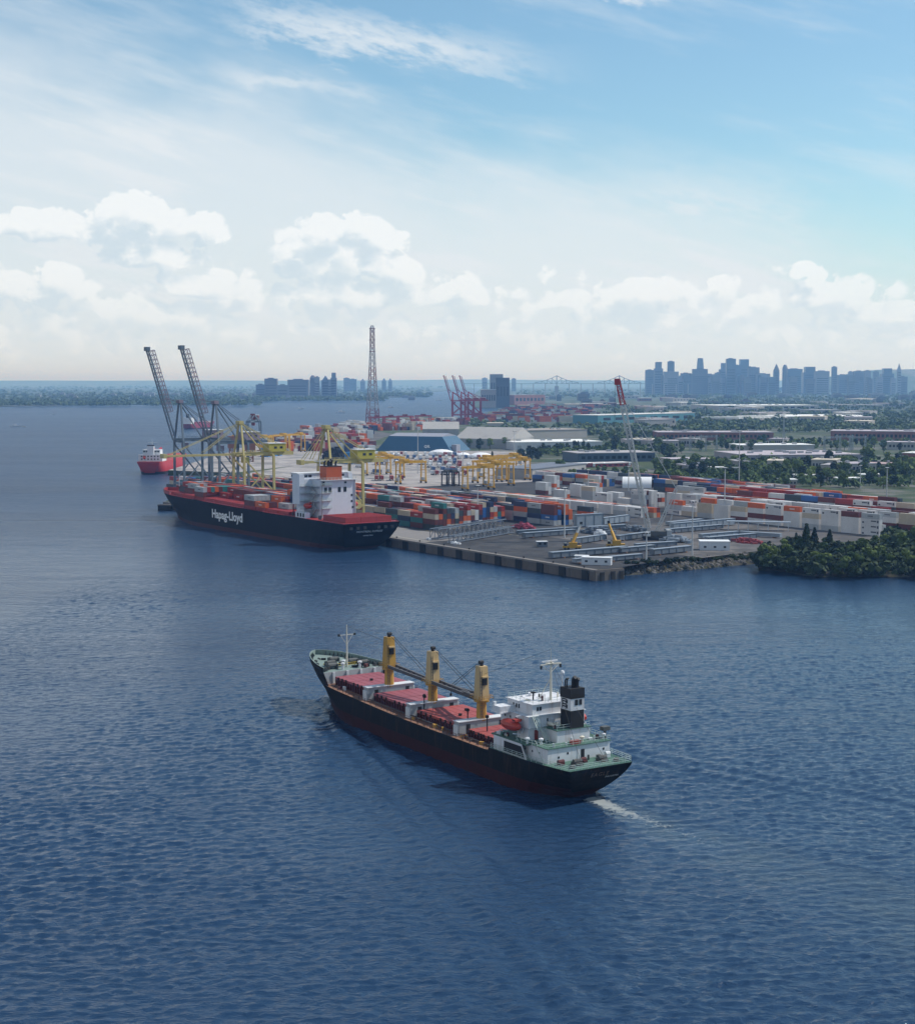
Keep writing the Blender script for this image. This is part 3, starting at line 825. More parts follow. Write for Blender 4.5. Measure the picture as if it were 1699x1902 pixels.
rl.rail([(16.5, -5.5, 17.76), (25.7, -5.5, 17.76), (25.7, 5.5, 17.76), (16.5, 5.5, 17.76), (16.5, -5.5, 17.76)], .9, .05, 1.5)
rl.build('house_rail', K_RAIL, bulk, fix=False)
for a, b in (((9.5, 7.2, 7.2), (12.6, 7.2, 10.2)), ((12.6, 4.2, 10.2), (14.8, 4.2, 12.9)), ((13.6, 5.8, 12.9), (15.7, 5.8, 15.4)), ((16.0, 8.0, 7.4), (18.5, 8.0, 10.2))):
    ld = MB()
    for dy in (-.4, .4): ld.bar((a[0], a[1] + dy, a[2]), (b[0], b[1] + dy, b[2]), .1, .25); ld.bar((a[0], a[1] + dy, a[2] + 1), (b[0], b[1] + dy, b[2] + 1), .06)
    for i in range(10):
        f = i / 9; ld.box(a[0] + (b[0] - a[0]) * f - .12, a[0] + (b[0] - a[0]) * f + .12, a[1] - .4, a[1] + .4, a[2] + (b[2] - a[2]) * f - .03, a[2] + (b[2] - a[2]) * f + .03)
    ld.build('stair', K_RAIL, bulk)
MB().add([(13.5, 8.95, 7.0), (26, 8.95, 7.0), (26, 8.95, 10.0), (15.5, 8.95, 10.0)], [(0, 1, 2, 3)]).build('wing_screen', K_WHITE, bulk, fix=False)
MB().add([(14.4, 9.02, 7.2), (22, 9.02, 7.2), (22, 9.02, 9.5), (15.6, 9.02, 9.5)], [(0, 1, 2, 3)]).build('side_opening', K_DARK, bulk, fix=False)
for sd, x in ((1, 20.2), (-1, 20.2)):
    lb = lifeboat(bulk, (x, sd * 8.5, 13.2), 6.8, 2.5, 2.5)
    if sd < 0: lb.rotation_euler = (0, 0, math.pi)
rb = lifeboat(bulk, (14.6, 1.9, 13.55), 3.6, 1.3, 0.9, K_CREAM)
# funnel with white band, two openings and a monogram
fn = MB(); fy0, fy1, fx0, fx1 = -3.7, -.3, 11.0, 14.6
fn.mat(0).box(fx0, fx1, fy0, fy1, 12.9, 16.7); fn.mat(1).box(fx0 - .03, fx1 + .03, fy0 - .03, fy1 + .03, 16.7, 19.2)
fn.mat(0).box(fx0 - .1, fx1 + .1, fy0 - .1, fy1 + .1, 19.2, 21.3)
fno = fn.build('funnel', [K_DARK, K_WHITE], bulk)
for y in (-2.75, -1.7): MB().box(fx0 - .1, fx0 - .02, y - .38, y + .38, 17.8, 18.95).build('funnel_opening', K_DARK, fno)
mg = MB(); Yf = fy1 + .06
def seg(p, q, t=.26): mg.bar((p[0], Yf, p[1]), (q[0], Yf, q[1]), .05, t)
for zb in (16.95, 18.0):                 # two stacked letter shapes on the side of the band
    seg((13.9, zb), (13.9, zb + .95)); seg((13.9, zb + .95), (12.6, zb + .95)); seg((12.6, zb + .95), (12.6, zb)); seg((13.9, zb + .48), (12.2, zb + .48)); seg((12.2, zb + .1), (12.2, zb + .95))
mg.build('funnel_monogram', K_DARK, fno)
for (x, y, h, r) in ((13.8, -.9, 1.5, .14), (13.2, -.9, 1.6, .14), (12.6, -2.2, 1.7, .5), (12.0, -2.6, 1.5, .4), (12.7, -3.1, 1.4, .3)):
    p_ = MB(); p_.tube((x, y, 21.2), (x, y, 21.3 + h), r, r, 10); p_.tube((x, y, 21.25 + h), (x - .45, y - .1, 21.7 + h), r, r * .95, 10); p_.build('exhaust_pipe', K_DARK, fno)
# radar mast, satellite dome, compass
mm = MB(); mm.tube((18.6, -.6, 17.7), (18.6, -.6, 26.0), .30, .16, 8); mm.tube((18.6, -.6, 26.0), (18.6, -.6, 28.6), .06, .03, 6)
mm.bar((18.6, -3.2, 25.4), (18.6, 2.0, 25.4), .16, .3); mm.bar((18.6, -.6, 23.6), (18.6, -2.8, 25.3), .1); mm.bar((18.6, -.6, 23.6), (18.6, 1.6, 25.3), .1)
mm.bar((20.8, .9, 17.7), (18.6, -.6, 22.5), .12); mm.bar((20.8, -2.1, 17.7), (18.6, -.6, 22.5), .12); mm.box(18.2, 19.4, -1.4, .3, 25.5, 25.62)
mo_ = mm.build('radar_mast', K_CREAM, bulk)
MB().box(18.9, 19.2, -2.6, 1.4, 25.8, 26.1).build('radar_scanner', K_WHITE, mo_); MB().box(19.4, 19.6, -1.6, .6, 24.2, 24.4).build('radar_scanner', K_WHITE, mo_)
for y in (-3.1, 1.9): MB().box(18.45, 18.75, y - .18, y + .18, 24.5, 25.2).build('signal_lamp', K_DARK, mo_)
am = MB(); am.tube((17.2, -2.6, 17.7), (17.2, -2.6, 23.2), .12, n=6); am.tube((17.2, -3.0, 17.7), (17.2, -2.6, 22.0), .06, n=6); am.lathe([(.05, 0), (.42, .15), (.5, .5), (.35, .85), (.05, 1.0)], (17.2, -2.6, 23.1), 10); am.build('satellite_mast', K_WHITE, bulk)
cm = MB(); cm.tube((20.5, 2.6, 17.7), (20.5, 2.6, 19.2), .16, n=8); cm.box(20.1, 20.9, 2.2, 3.0, 19.2, 19.45); cm.build('compass_stand', K_DARK, bulk)
# poop gear
for i, (x, y, sx, sy, h, m) in enumerate([(4.2, 3.0, 2.2, 1.6, 1.4, K_GEAR), (4.0, -3.2, 2.2, 1.6, 1.4, K_GEAR), (5.6, 0.4, 1.6, 1.0, 1.1, K_COAM), (2.2, 5.6, 1.2, .8, .9, K_GEAR), (2.4, -5.6, 1.2, .8, .9, K_GEAR), (6.4, -6.4, .9, .9, 1.3, K_PALE), (6.0, 5.8, 1.2, 1.2, 1.2, K_COAM)]):
    w = MB(); w.box(x - sx / 2, x + sx / 2, y - sy / 2, y + sy / 2, 7.1, 7.1 + h * .5); w.tube((x, y - sy * .6, 7.1 + h * .65), (x, y + sy * .6, 7.1 + h * .65), h * .35, n=8); w.build('stern_winch', m, bulk)
for (x, y, z, m) in ((9.4, -7.6, 10.2, K_WHITE), (12.4, 6.2, 10.2, K_WHITE), (9.6, -2.2, 10.2, K_CREAM), (14.5, 8.2, 10.2, K_PALE), (17.6, 5.2, 12.9, K_WHITE)):
    w = MB(); w.tube((x, y, z), (x, y, z + .8), .25, n=8); w.lathe([(.25, .8), (.5, .85), (.55, 1.2), (.1, 1.4)], (x, y, z), 8); w.build('deck_vent', m, bulk)
MB().box(8.6, 9.4, -1.2, 1.2, 10.25, 11.0).build('locker', M('locker_red', (.3, .04, .03)), bulk)
w = MB(); w.tube((9.4, -8.0, 10.2), (9.4, -8.0, 12.6), .3, n=8); w.box(9.1, 10.4, -9.2, -7.4, 12.0, 12.8); w.build('stores_crane', K_GEAR, bulk)
# name and port of registry
K_LETTER = M('faded_letters', (0.42, 0.40, 0.38), .7); K_LETTER2 = M('rusty_letters', (0.13, 0.09, 0.07), .7)
text_mesh('name_lettering', 'EAGLE', 1.35, K_LETTER2, bulk, (.62, .1, 5.3), (math.pi / 2 + .5, 0, -math.pi / 2), space=1.25)
text_mesh('port_lettering', 'PANAMA', 0.8, K_LETTER, bulk, (1.15, -3.4, 4.6), (math.pi / 2 + .62, 0, -math.pi / 2), space=1.1)

# pipes, ropes and loose gear that clutter the decks
rg = random.Random(77)
for sd in (1, -1):
    for k_ in range(2):
        MB().bar((29, sd * (7.0 + k_ * .5), 6.62 + .1 * k_), (84, sd * (7.0 + k_ * .5), 7.25 + .1 * k_), .16).build('deck_pipe', K_GEAR if k_ else K_COAM, bulk)
for i in range(26):
    x, y = rg.uniform(29, 103), rg.choice((1, -1)) * rg.uniform(7.0, 7.7)
    z = 6.3 + 1.5 * sstep(55, 118, x)
    s_ = rg.uniform(.3, .8); MB().boxr((x, y, z - .05), s_ * 1.6, s_, rg.uniform(.4, 1.0), rg.uniform(0, 3)).build('deck_box', rg.choice((K_GEAR, K_COAM, K_PALE, K_OCHRE)), bulk)
for i in range(34):
    x, y, z = rg.choice(((rg.uniform(1.5, 7.2), rg.uniform(-6.6, 6.6), 7.15), (rg.uniform(8.4, 11), rg.uniform(-7.8, 7.0), 10.25), (rg.uniform(11.6, 15), rg.choice((rg.uniform(1.2, 2.8), rg.uniform(-5.2, -4.2))), 12.95), (rg.uniform(17, 25), rg.uniform(-5, 5), 17.76), (rg.uniform(22, 26.5), rg.uniform(7.6, 8.6), 10.22)))
    h = rg.uniform(.35, 1.15); r0 = rg.uniform(.12, .32); mm_ = rg.choice((K_WHITE, K_GEAR, K_PALE, K_CREAM, K_COAM, K_GREEN))
    if rg.random() < .5: MB().tube((x, y, z), (x, y, z + h), r0, r0 * .8, 8).build('deck_fitting', mm_, bulk)
    else: MB().boxr((x, y, z), r0 * 3, r0 * 2.2, h * .8, rg.uniform(0, 3)).build('deck_fitting', mm_, bulk)
for i in range(14):
    x, y = rg.uniform(106, 121), rg.uniform(-5.5, 5.5)
    if abs(y) < (127 - x) * .45: MB().boxr((x, y, fz), rg.uniform(.5, 1.6), rg.uniform(.3, .8), rg.uniform(.3, 1.0), rg.uniform(0, 3)).build('deck_fitting', rg.choice((K_GEAR, K_DARK, K_YEL, K_COAM)), bulk)
for cx in (43.3, 64.5, 85.3):            # ladders and slack wires on the cranes
    ld = MB()
    for y in (-.25, .25): ld.bar((cx - 1.42, y + 1.7, 9.6), (cx - 1.12, y + 1.7, 20.5), .07)
    for q in range(16): ld.bar((cx - 1.42 + q * .019, 1.45, 9.9 + q * .68), (cx - 1.42 + q * .019, 1.95, 9.9 + q * .68), .06)
    ld.build('crane_ladder', K_GEAR, bulk)
rg2 = MB()
for a_, b_ in (((109, 0, 21.5), (85.3, .8, 20.6)), ((18.6, -.6, 28.5), (43.3, .8, 19.2)), ((18.6, -.6, 26), (3, 3, 8)), ((18.6, -.6, 26), (3, -3, 8))): rg2.bar(a_, b_, .05)
tag(rg2.build('rigging', K_DARK, bulk), kind='stuff')
# ------------------------------------------------------------------ shipping containers (one mesh per colour, shared)
CL, CW, CHT = 12.19, 2.44, 2.85
CCOL = {'maroon': (0.115, 0.028, 0.026), 'red': (0.28, 0.030, 0.024), 'orange': (0.52, 0.105, 0.025), 'white': (0.52, 0.52, 0.53), 'grey': (0.34, 0.36, 0.38),
        'navy': (0.018, 0.032, 0.085), 'blue': (0.025, 0.10, 0.30), 'teal': (0.03, 0.16, 0.16), 'green': (0.02, 0.22, 0.14), 'tan': (0.42, 0.36, 0.28), 'charcoal': (0.04, 0.055, 0.065)}
def cont_mat(name, col):
    """corrugated painted steel"""
    m = bpy.data.materials.new('container_' + name); m.use_nodes = True
    t = m.node_tree; t.nodes.clear(); n = NT(t)
    tc_ = n.new('ShaderNodeTexCoord').outputs['Object']; pos = n.new('ShaderNodeNewGeometry').outputs['Position']
    f = n.m('MULTIPLY', n.m('SUBTRACT', n.noise(pos, 0.13, 3.0, 0.5), 0.5), 0.5)
    g = n.m('ADD', 1.0, n.m('ADD', f, n.m('MULTIPLY', n.m('SUBTRACT', n.noise(pos, 1.4, 4.0, 0.65), 0.5), 0.35)))
    c = n.mix(1.0, col, n.xyz(g, g, g), 'MULTIPLY')
    r = n.step(n.noise(n.vm('MULTIPLY', pos, (1.0, 1.0, 0.25)), 0.9, 5.0, 0.7), 0.58, 0.80)
    c = n.mix(n.m('MULTIPLY', r, 0.30), c, RUST)
    p = n.new('ShaderNodeBsdfPrincipled'); n.link(c, p.inputs['Base Color']); p.inputs['Roughness'].default_value = 0.55; p.inputs['Specular IOR Level'].default_value = 0.3
    w = n.new('ShaderNodeTexWave', wave_type='BANDS', bands_direction='X', wave_profile='SIN'); n.link(tc_, w.inputs['Vector']); w.inputs['Scale'].default_value = 1.1
    b = n.new('ShaderNodeBump'); b.inputs['Strength'].default_value = 0.5; b.inputs['Distance'].default_value = 0.05
    n.link(w.outputs['Fac'], b.inputs['Height']); n.link(b.outputs[0], p.inputs['Normal'])
    o = n.new('ShaderNodeOutputMaterial'); n.link(p.outputs[0], o.inputs[0])
    return m
CMAT = {k: cont_mat(k, v) for k, v in CCOL.items()}
CKEYS = list(CCOL)
K_MARK = M('container_print', (0.06, 0.065, 0.08), .7); K_MARKW = M('container_print_white', (0.7, 0.7, 0.7), .7)
def cont_mesh(k):
    mb = MB(); L, w, h = CL / 2, CW / 2, CHT
    # inset side panels, roof and ends inside a proud frame
    i = 0.06
    mb.box(-L + i, L - i, -w + i, w - i, 0.05, h - 0.05)
    for sx in (-1, 1):
        for sy in (-1, 1):
            mb.box(min(sx * L, sx * (L - .18)), max(sx * L, sx * (L - .18)), min(sy * w, sy * (w - .18)), max(sy * w, sy * (w - .18)), 0, h)
    for sy in (-1, 1):
        for z0, z1 in ((0, .16), (h - .12, h)):
            mb.box(-L + .18, L - .18, min(sy * w, sy * (w - .12)), max(sy * w, sy * (w - .12)), z0, z1)
    for sx in (-1, 1):
        for z0, z1 in ((0, .16), (h - .12, h)):
            mb.box(min(sx * L, sx * (L - .12)), max(sx * L, sx * (L - .12)), -w + .18, w - .18, z0, z1)
    if k in ('white', 'navy', 'blue', 'grey', 'orange', 'teal', 'red'):
        mb.mat(1)
        for sy in (-1, 1):
            y = sy * (w - i + .012)
            if k == 'white':
                for a, b, z0, z1 in ((L - 1.7, L - .5, .9, 2.3), (.4, 4.0, 1.4, 2.1), (-L + .6, -L + 1.9, .4, 1.3)):
                    mb.add([(a * -sy, y, z0), (b * -sy, y, z0), (b * -sy, y, z1), (a * -sy, y, z1)], [(0, 1, 2, 3)])
            else:
                for q in range(6):
                    a = -1.9 + q * .62
                    mb.add([(a, y, 1.05), (a + .42, y, 1.05), (a + .42, y, 1.75), (a, y, 1.75)], [(0, 1, 2, 3)])
    me = mb.mesh('container', [CMAT[k], K_MARK if k in ('white', 'grey') else K_MARKW])
    return me
CMESH = {k: cont_mesh(k) for k in CCOL}
CCOUNT = {}
def container(k, loc, rz, label, group):
    o = obj('shipping_container', CMESH[k], None, loc, rz)
    tag(o, label, 'container', group)
    return o

# ------------------------------------------------------------------ the container ship at the quay
CS_O = G(-3.5, -17.6, 0)
cship = thing('container_ship', 'long black container ship with red decks and white deckhouse moored at the quay', 'ship', CS_O, QANG)
C_HULL = M('hull_navy_black', (0.003, 0.005, 0.009), 0.6, var=0.25, spec=0.08, dirt=(0.02, 0.018, 0.018), dirt_amt=0.35, streak=True, scale=0.12)
C_BOOT = M('boot_maroon', (0.05, 0.012, 0.014), 0.65, var=0.25, spec=0.15, dirt=(0.025, 0.018, 0.016), dirt_amt=0.6, streak=True, scale=0.2)
C_RED = M('deck_red', (0.27, 0.028, 0.030), 0.6, var=0.2, dirt=(0.16, 0.03, 0.03), dirt_amt=0.4)
C_WHITE = M('house_white', (0.58, 0.62, 0.69), 0.5, var=0.10, dirt=(0.30, 0.28, 0.26), dirt_amt=0.45, streak=True, scale=0.2)
C_FUN = M('funnel_orange', (0.44, 0.085, 0.02), 0.55, var=0.12, dirt=RUST, dirt_amt=0.3, streak=True)
C_LET = M('letter_white', (0.74, 0.75, 0.76), 0.6, var=0.05)
HC = Hull(254.0, 33.6, lambda x: 14.2 + 1.6 * sstep(60, 230, x), rake=0.06, stern_full=0.98, stern_len=0.14, boot=2.3, bow_len=0.26, over=0.045, nb_deck=2.2, nb_wl=1.15, keel=-4.0, wl_stern=0.25, sq=0.30)
HC.build(cship, [C_HULL, C_BOOT], lambda x, st: 0, [C_RED])
bk = MB()
ps = [.86, .885, .91, .935, .955, .975, .99, 1.0]
for sd in (1, -1):
    for a, b in zip(ps[:-1], ps[1:]):
        pa, pb = HC.edge(a, 0, -.1, sd), HC.edge(b, 0, -.1, sd); h = Vector((0, 0, 2.2)); q = Vector((0, -.25 * sd, 0))
        bk.add([pa, pb, pb + h, pa + h], [(0, 1, 2, 3)]); bk.add([pa + q, pb + q, pb + h + q, pa + h + q], [(3, 2, 1, 0)]); bk.add([pa + h, pb + h, pb + h + q, pa + h + q], [(0, 1, 2, 3)])
bk.build('bow_bulwark', C_RED, cship)
fmst = MB(); fmst.tube((236, 0, 15.5), (236, 0, 27), .3, .15, 8); fmst.bar((236, -2, 24), (236, 2, 24), .2); fmst.build('foremast', C_WHITE, cship)
# hatch covers, bay by bay, three across
for x0 in (62, 75.2, 88.4, 101.6, 114.8, 128, 141.2, 154.4, 167.6, 180.8, 194, 207.2):
    e = HC.edge(min(.97, (x0 + 12) / 250)); wd = min(14.6, e.y - 1.0); z = 14.2 + 1.6 * sstep(60, 230, x0 + 6)
    for j in range(3):
        y0 = -wd + j * wd * 2 / 3
        h = MB(); h.box(x0, x0 + 12.4, y0 + .12, y0 + wd * 2 / 3 - .12, z - .2, z + 1.7)
        for q in range(3): h.box(x0 + 1 + q * 4.2, x0 + 3.2 + q * 4.2, y0 + .5, y0 + wd * 2 / 3 - .5, z + 1.7, z + 1.82)
        h.build('hatch_cover', C_RED, cship)
    for sd in (1, -1):
        MB().rail([(x0, sd * (HC.edge(x0 / 250).y - .3), z), (x0 + 13, sd * (HC.edge(min(.97, (x0 + 13) / 250)).y - .3), z)], 1.1, .12, 3.2).build('side_rail', C_RED, cship, fix=False)
for x0 in (3.5, 15.2):
    for j in range(3):
        y0 = -13.5 + j * 9.0
        h = MB(); h.box(x0, x0 + 11.4, y0 + .1, y0 + 8.9, 14.1, 16.9)
        for q in range(8): h.box(x0 + .6 + q * 1.35, x0 + .8 + q * 1.35, y0 + .2, y0 + 8.8, 16.9, 17.0)
        h.build('hatch_cover', C_RED, cship)
rl = MB(); rl.rail([(.4, -14.5, 14.2), (.4, 14.5, 14.2)], 1.2, .12, 2.0).build('stern_rail', C_RED, cship, fix=False)
# deckhouse: casing block aft, wide bridge front forward, wings
hb_ = MB(); hb_.box(38.5, 47.5, -12.8, 8.2, 14.0, 33.6); aftb = hb_.build('engine_casing', C_WHITE, cship)
fb = MB(); fb.box(47.5, 56.0, -13.6, 13.0, 14.0, 34.0); fob = fb.build('accommodation', C_WHITE, cship)
br = MB(); br.box(49.0, 56.6, -15.8, 15.8, 34.0, 36.8); br.mat(1).box(48.6, 57.0, -16.2, 16.2, 36.8, 37.2); bro = br.build('bridge', [C_WHITE, K_PALE], cship)
MB().box(47.3, 55.0, 13.0, 15.9, 21.0, 36.6).build('wing_tower', C_WHITE, cship); MB().box(47.3, 55.0, -15.9, -13.6, 21.0, 36.6).build('wing_tower', C_WHITE, cship)
pg = MB()
for z in (18.4, 22.4, 26.3, 30.2): pg.box(46.2, 47.6, 8.3, 15.6, z, z + .25); pg.box(39.5, 47.5, 8.2, 10.6, z, z + .2)
pg_o = pg.build('side_platform', K_GREY, cship); tag(pg_o, kind='stuff')
for z in (18.6, 22.6, 26.5, 30.4): MB().rail([(39.5, 10.6, z), (46.2, 10.6, z), (46.2, 15.6, z)], 1.1, .12, 2.2).build('platform_rail', K_RAIL, cship, fix=False)
windows(aftb, K_GLASS, [(38.5, y, z) for y, z in ((5.2, 28.6), (2.6, 28.6), (-3.0, 28.6), (-6.4, 28.6))], 1.7, 2.6, 'x', .08)
windows(aftb, K_GLASS, [(38.5, y, z) for y, z in ((-6.6, 32.2), (6.4, 31.3), (6.4, 32.6))], 1.4, 1.0, 'x', .08)
windows(aftb, K_GLASS, [(38.5, y, z) for y, z in ((-10.4, 25.4), (-10.4, 22.2), (-11.0, 19.0))], 1.0, 1.1, 'x', .08, name='porthole')
windows(bro, K_GLASS, [(49.0, y, 35.5) for y in (11, 8.6, -11)], 1.9, 1.2, 'x', .08); windows(bro, K_GLASS, [(x, 15.8, 35.5) for x in (51, 53.2, 55.2)], 1.7, 1.2, 'y', .08); windows(bro, K_GLASS, [(56.6, y, 35.5) for y in np.arange(-14, 15, 2.3)], 1.9, 1.2, 'x', .08)
fu = MB(); fu.mat(0).box(38.9, 46.0, -4.8, 4.4, 33.4, 40.6); fu.mat(1).box(38.8, 46.1, -4.9, 4.5, 40.6, 40.9)
fuo = fu.build('funnel', [C_FUN, K_DARK], cship)
for (x, y, h, r) in ((41, 2, 2.2, .8), (43, -.5, 2.8, .95), (44.5, 2.5, 2.0, .5), (42, -2.8, 1.8, .5)):
    p_ = MB(); p_.tube((x, y, 40.8), (x, y, 40.9 + h), r, r, 10); p_.tube((x, y, 40.7 + h), (x - 1.0, y - .3, 41.5 + h), r, r * .9, 10); p_.build('exhaust_pipe', K_DARK, fuo)
ms = MB(); ms.tube((52, 1, 37), (52, 1, 46), .35, .15, 8); ms.bar((52, -2.5, 43), (52, 4.5, 43), .25); ms.bar((52, -1.5, 41), (52, 3.5, 41), .2); ms.tube((52, 1, 46), (52, 1, 49), .08, .05, 6); ms.build('radar_mast', C_WHITE, cship)
lifeboat(cship, (44.5, 12.6, 20.3), 7.4, 3.0, 3.0, K_ORANGE)
lifeboat(cship, (43.5, -14.6, 20.3), 7.4, 3.0, 3.0, K_ORANGE).rotation_euler = (0, 0, math.pi)
gb = MB(); gb.box(41, 52, 13.2, 15.9, 14.1, 17.0); gb.build('side_house', C_WHITE, cship)
windows(cship, K_DARK, [(x, 15.95, 15.6) for x in (43, 46, 49)], 1.6, 1.9, 'y', .06, name='side_door')
for sd in (-1, 1):
    for q in range(3): MB().box(60.2 + q * .5, 60.5 + q * .5, sd * 4 * (q + 1) - .3, sd * 4 * (q + 1) + .3, 14.4, 20).build('lashing_post', C_RED, cship)
# galleries, stairs and pipes on the deckhouse
for z in (19.0, 23.0, 27.0, 31.0):
    MB().box(37.6, 38.5, 2.0, 8.2, z - .15, z).build('aft_gallery', K_GREY, cship)
    MB().rail([(37.7, 2.0, z), (37.7, 8.2, z)], 1.1, .12, 1.5).build('gallery_rail', K_RAIL, cship, fix=False)
for i, z in enumerate((14.4, 18.6, 22.6, 26.5)):
    s_ = 1 if i % 2 else -1
    MB().bar((43.2 - 2.6 * s_, 9.6, z), (43.2 + 2.6 * s_, 9.6, z + 4), .8, .3).build('stair', K_GREY, cship)
for y in (-12.2, 7.4): MB().tube((38.3, y, 14.2), (38.3, y, 33.5), .25, n=8).build('vent_pipe', K_GREY, cship)
MB().box(37.4, 38.5, -13.2, 8.6, 33.5, 33.8).build('roof_edge', K_PALE, cship)
MB().rail([(38.0, -12.8, 33.8), (38.0, 8.2, 33.8)], 1.2, .12, 2).build('roof_rail', K_RAIL, cship, fix=False)
for i in range(22):
    x, y = random.uniform(58, 61) if i % 3 else random.uniform(27.5, 37), random.uniform(-14, 14)
    MB().boxr((x, y, 14.1), random.uniform(.6, 2), random.uniform(.5, 1.2), random.uniform(.8, 2.4), random.uniform(0, 3)).build('deck_fitting', random.choice((C_RED, K_GEAR, K_PALE)), cship)
for y in (-12, -8, -4, 4, 8, 12): MB().box(.25, 1.2, y - .9, y + .9, 11.0, 12.4).build('mooring_port', K_DARK, cship)
# lettering
text_mesh('company_lettering', 'Hapag-Lloyd', 6.8, C_LET, cship, (132.5, 16.86, 6.8), (math.pi / 2, 0, math.pi), bold=.20, space=1.0, xs=1.17)
text_mesh('name_lettering', 'MONTREAL EXPRESS', 1.65, C_LET, cship, (2.15, .5, 9.2), (math.pi / 2 + .6, 0, -math.pi / 2), space=1.0)
text_mesh('port_lettering', 'HAMILTON', 1.1, C_LET, cship, (3.7, .5, 7.2), (math.pi / 2 + .7, 0, -math.pi / 2))
# boxes on its deck: only those with a face in the open are built
def ship_bay(x0, rows, tiers, pal, zone):
    rows = list(rows); z0 = 14.2 + 1.6 * sstep(60, 230, x0 + 6) + 1.84
    for r in rows:
        y = (r - 5.5) * 2.5; nt = tiers(r)
        for tr in range(nt):
            if tr < nt - 1 and r != rows[-1] and tiers(r + 1) > tr: continue
            k = random.choice(pal)
            p = CS_O + QU * (x0 + 6.1) - QV * y
            container(k, (p.x, p.y, z0 + tr * (CHT + .02)), QANG + (math.pi if random.random() < .5 else 0), '%s shipping container stowed on the long black ship %s' % (k, zone), '%s containers on the container ship %s' % (k, zone))
P1 = ['maroon', 'red', 'orange', 'maroon', 'charcoal', 'grey', 'red', 'maroon']
Z1, Z2, Z3 = 'just behind its bow', 'amidships above the lettering', 'just ahead of its deckhouse'
ship_bay(207.4, range(2, 9), lambda r: 2 if r < 8 else 1, ['charcoal', 'red', 'maroon', 'grey', 'orange', 'navy'], Z1)
ship_bay(194.2, range(1, 10), lambda r: 2 if r < 9 else 1, P1, Z1)
ship_bay(181.0, range(0, 6), lambda r: 2, P1, Z1)
ship_bay(167.8, range(0, 12), lambda r: 2, ['maroon', 'grey', 'orange', 'red', 'teal', 'orange'], Z2)
ship_bay(154.6, range(0, 8), lambda r: 2 if r < 6 else 1, P1, Z2)
ship_bay(141.4, range(0, 7), lambda r: 2, P1, Z2)
ship_bay(128.2, range(0, 7), lambda r: 2, P1, Z2)
ship_bay(115.0, range(0, 5), lambda r: 2, P1, Z2)
ship_bay(101.8, range(1, 12), lambda r: 2, ['grey', 'charcoal', 'orange', 'maroon', 'navy', 'grey'], Z3)
ship_bay(88.6, range(0, 12), lambda r: 3 if r < 4 else 2 if r < 8 else 1, ['maroon', 'navy', 'orange', 'red', 'grey'], Z3)
ship_bay(75.4, range(0, 9), lambda r: 3 if r < 6 else 1, ['maroon', 'navy', 'red', 'grey', 'charcoal'], Z3)
ship_bay(62.2, range(1, 5), lambda r: 3, ['maroon', 'navy', 'white', 'grey'], Z3)
# ------------------------------------------------------------------ quay wall and yard surfaces
Q_CONC = M('quay_concrete', (0.115, 0.098, 0.085), 0.9, var=0.22, dirt=(0.05, 0.045, 0.04), dirt_amt=0.8, streak=True, scale=0.25, bump=.4)
Q_CAP = M('quay_cap', (0.19, 0.172, 0.155), 0.9, var=0.2, dirt=GRIME, dirt_amt=0.5)
Q_RUB = M('fender_rubber', (0.012, 0.012, 0.012), 0.8, var=0.3)
qw = thing('quay_wall', 'weathered brown concrete quay wall with black fender panels along the water', 'quay', G(0, 0, 0), QANG)
NB = 29
for i in range(NB):                       # wall blocks, slightly uneven
    a = -158.6 + i * 458.0 / NB; d = random.uniform(0, .12)
    MB().box(a + .06, a + 458.0 / NB - .06, -1.2, .0 + d, -3.0, GZ - .75).build('wall_block', Q_CONC, qw)
    MB().box(a + .04, a + 458.0 / NB - .04, -2.0, .35, GZ - .75, GZ + .12).build('cap_block', Q_CAP, qw)
for i in range(19):
    a = -153 + i * 16.2
    MB().box(a - 2.2, a + 2.2, .1, .75, -.4, GZ - .5).build('fender', Q_RUB, qw)
MB().box(-160.2, -158.6, -15.2, .35, -3.0, GZ + .1).build('end_wall', Q_CONC, qw)
for y in (-3, -9, -13.5): MB().box(-160.7, -160.2, y - 1.0, y + 1.0, -.2, GZ - .9).build('fender', Q_RUB, qw)
for i in range(15):
    a = -150 + i * 22.0
    tag(MB().tube((0, 0, 0), (0, 0, .55), .32, .26, 8).lathe([(.26, .55), (.5, .6), (.5, .78), (.2, .85)], (0, 0, 0), 8).build('mooring_bollard', Q_RUB, None, G(a, 1.4, GZ + .1)), 'low black mooring bollard on the quay edge', 'bollard', 'bollards along the quay')
def usheet(name, pts, dz, m): return sheet(name, [xy(G(u, v)) for u, v in pts], GZ + dz, m)
usheet('yard_pavement', [(-157, 2.2), (299, 2.2), (330, 60), (330, 430), (60, 430), (-60, 372), (-130, 262), (-140, 120), (-150, 40), (-157, 15)], .02, M_YARD)
usheet('crane_apron', [(-20, 3), (298, 3), (298, 34), (-20, 34)], .05, M('apron_concrete', (0.19, 0.18, 0.175), .9, var=.2, dirt=GRIME))
usheet('laydown_ground', [(-150, 70), (-30, 70), (-5, 100), (-5, 200), (-60, 240), (-132, 240), (-142, 120)], .05, M_GRAVEL)
usheet('pale_terminal', [(340, 60), (560, 190), (900, 560), (760, 640), (520, 470), (330, 420), (330, 100)], .04, M_PALE)
sheet('far_quay', [(-262, 1413), (-198, 1373), (-150, 1500), (-120, 1900), (-120, 2350), (-262, 2350)], GZ + .04, M_PALE)
sheet('shunting_yard', [xy(W(690, 800, GZ)), xy(W(560, 838, GZ)), xy(W(640, 840, GZ)), xy(W(730, 806, GZ))], GZ + .06, M_GRAVEL)
PAINT = M('lane_paint', (0.55, 0.5, 0.35), .8)
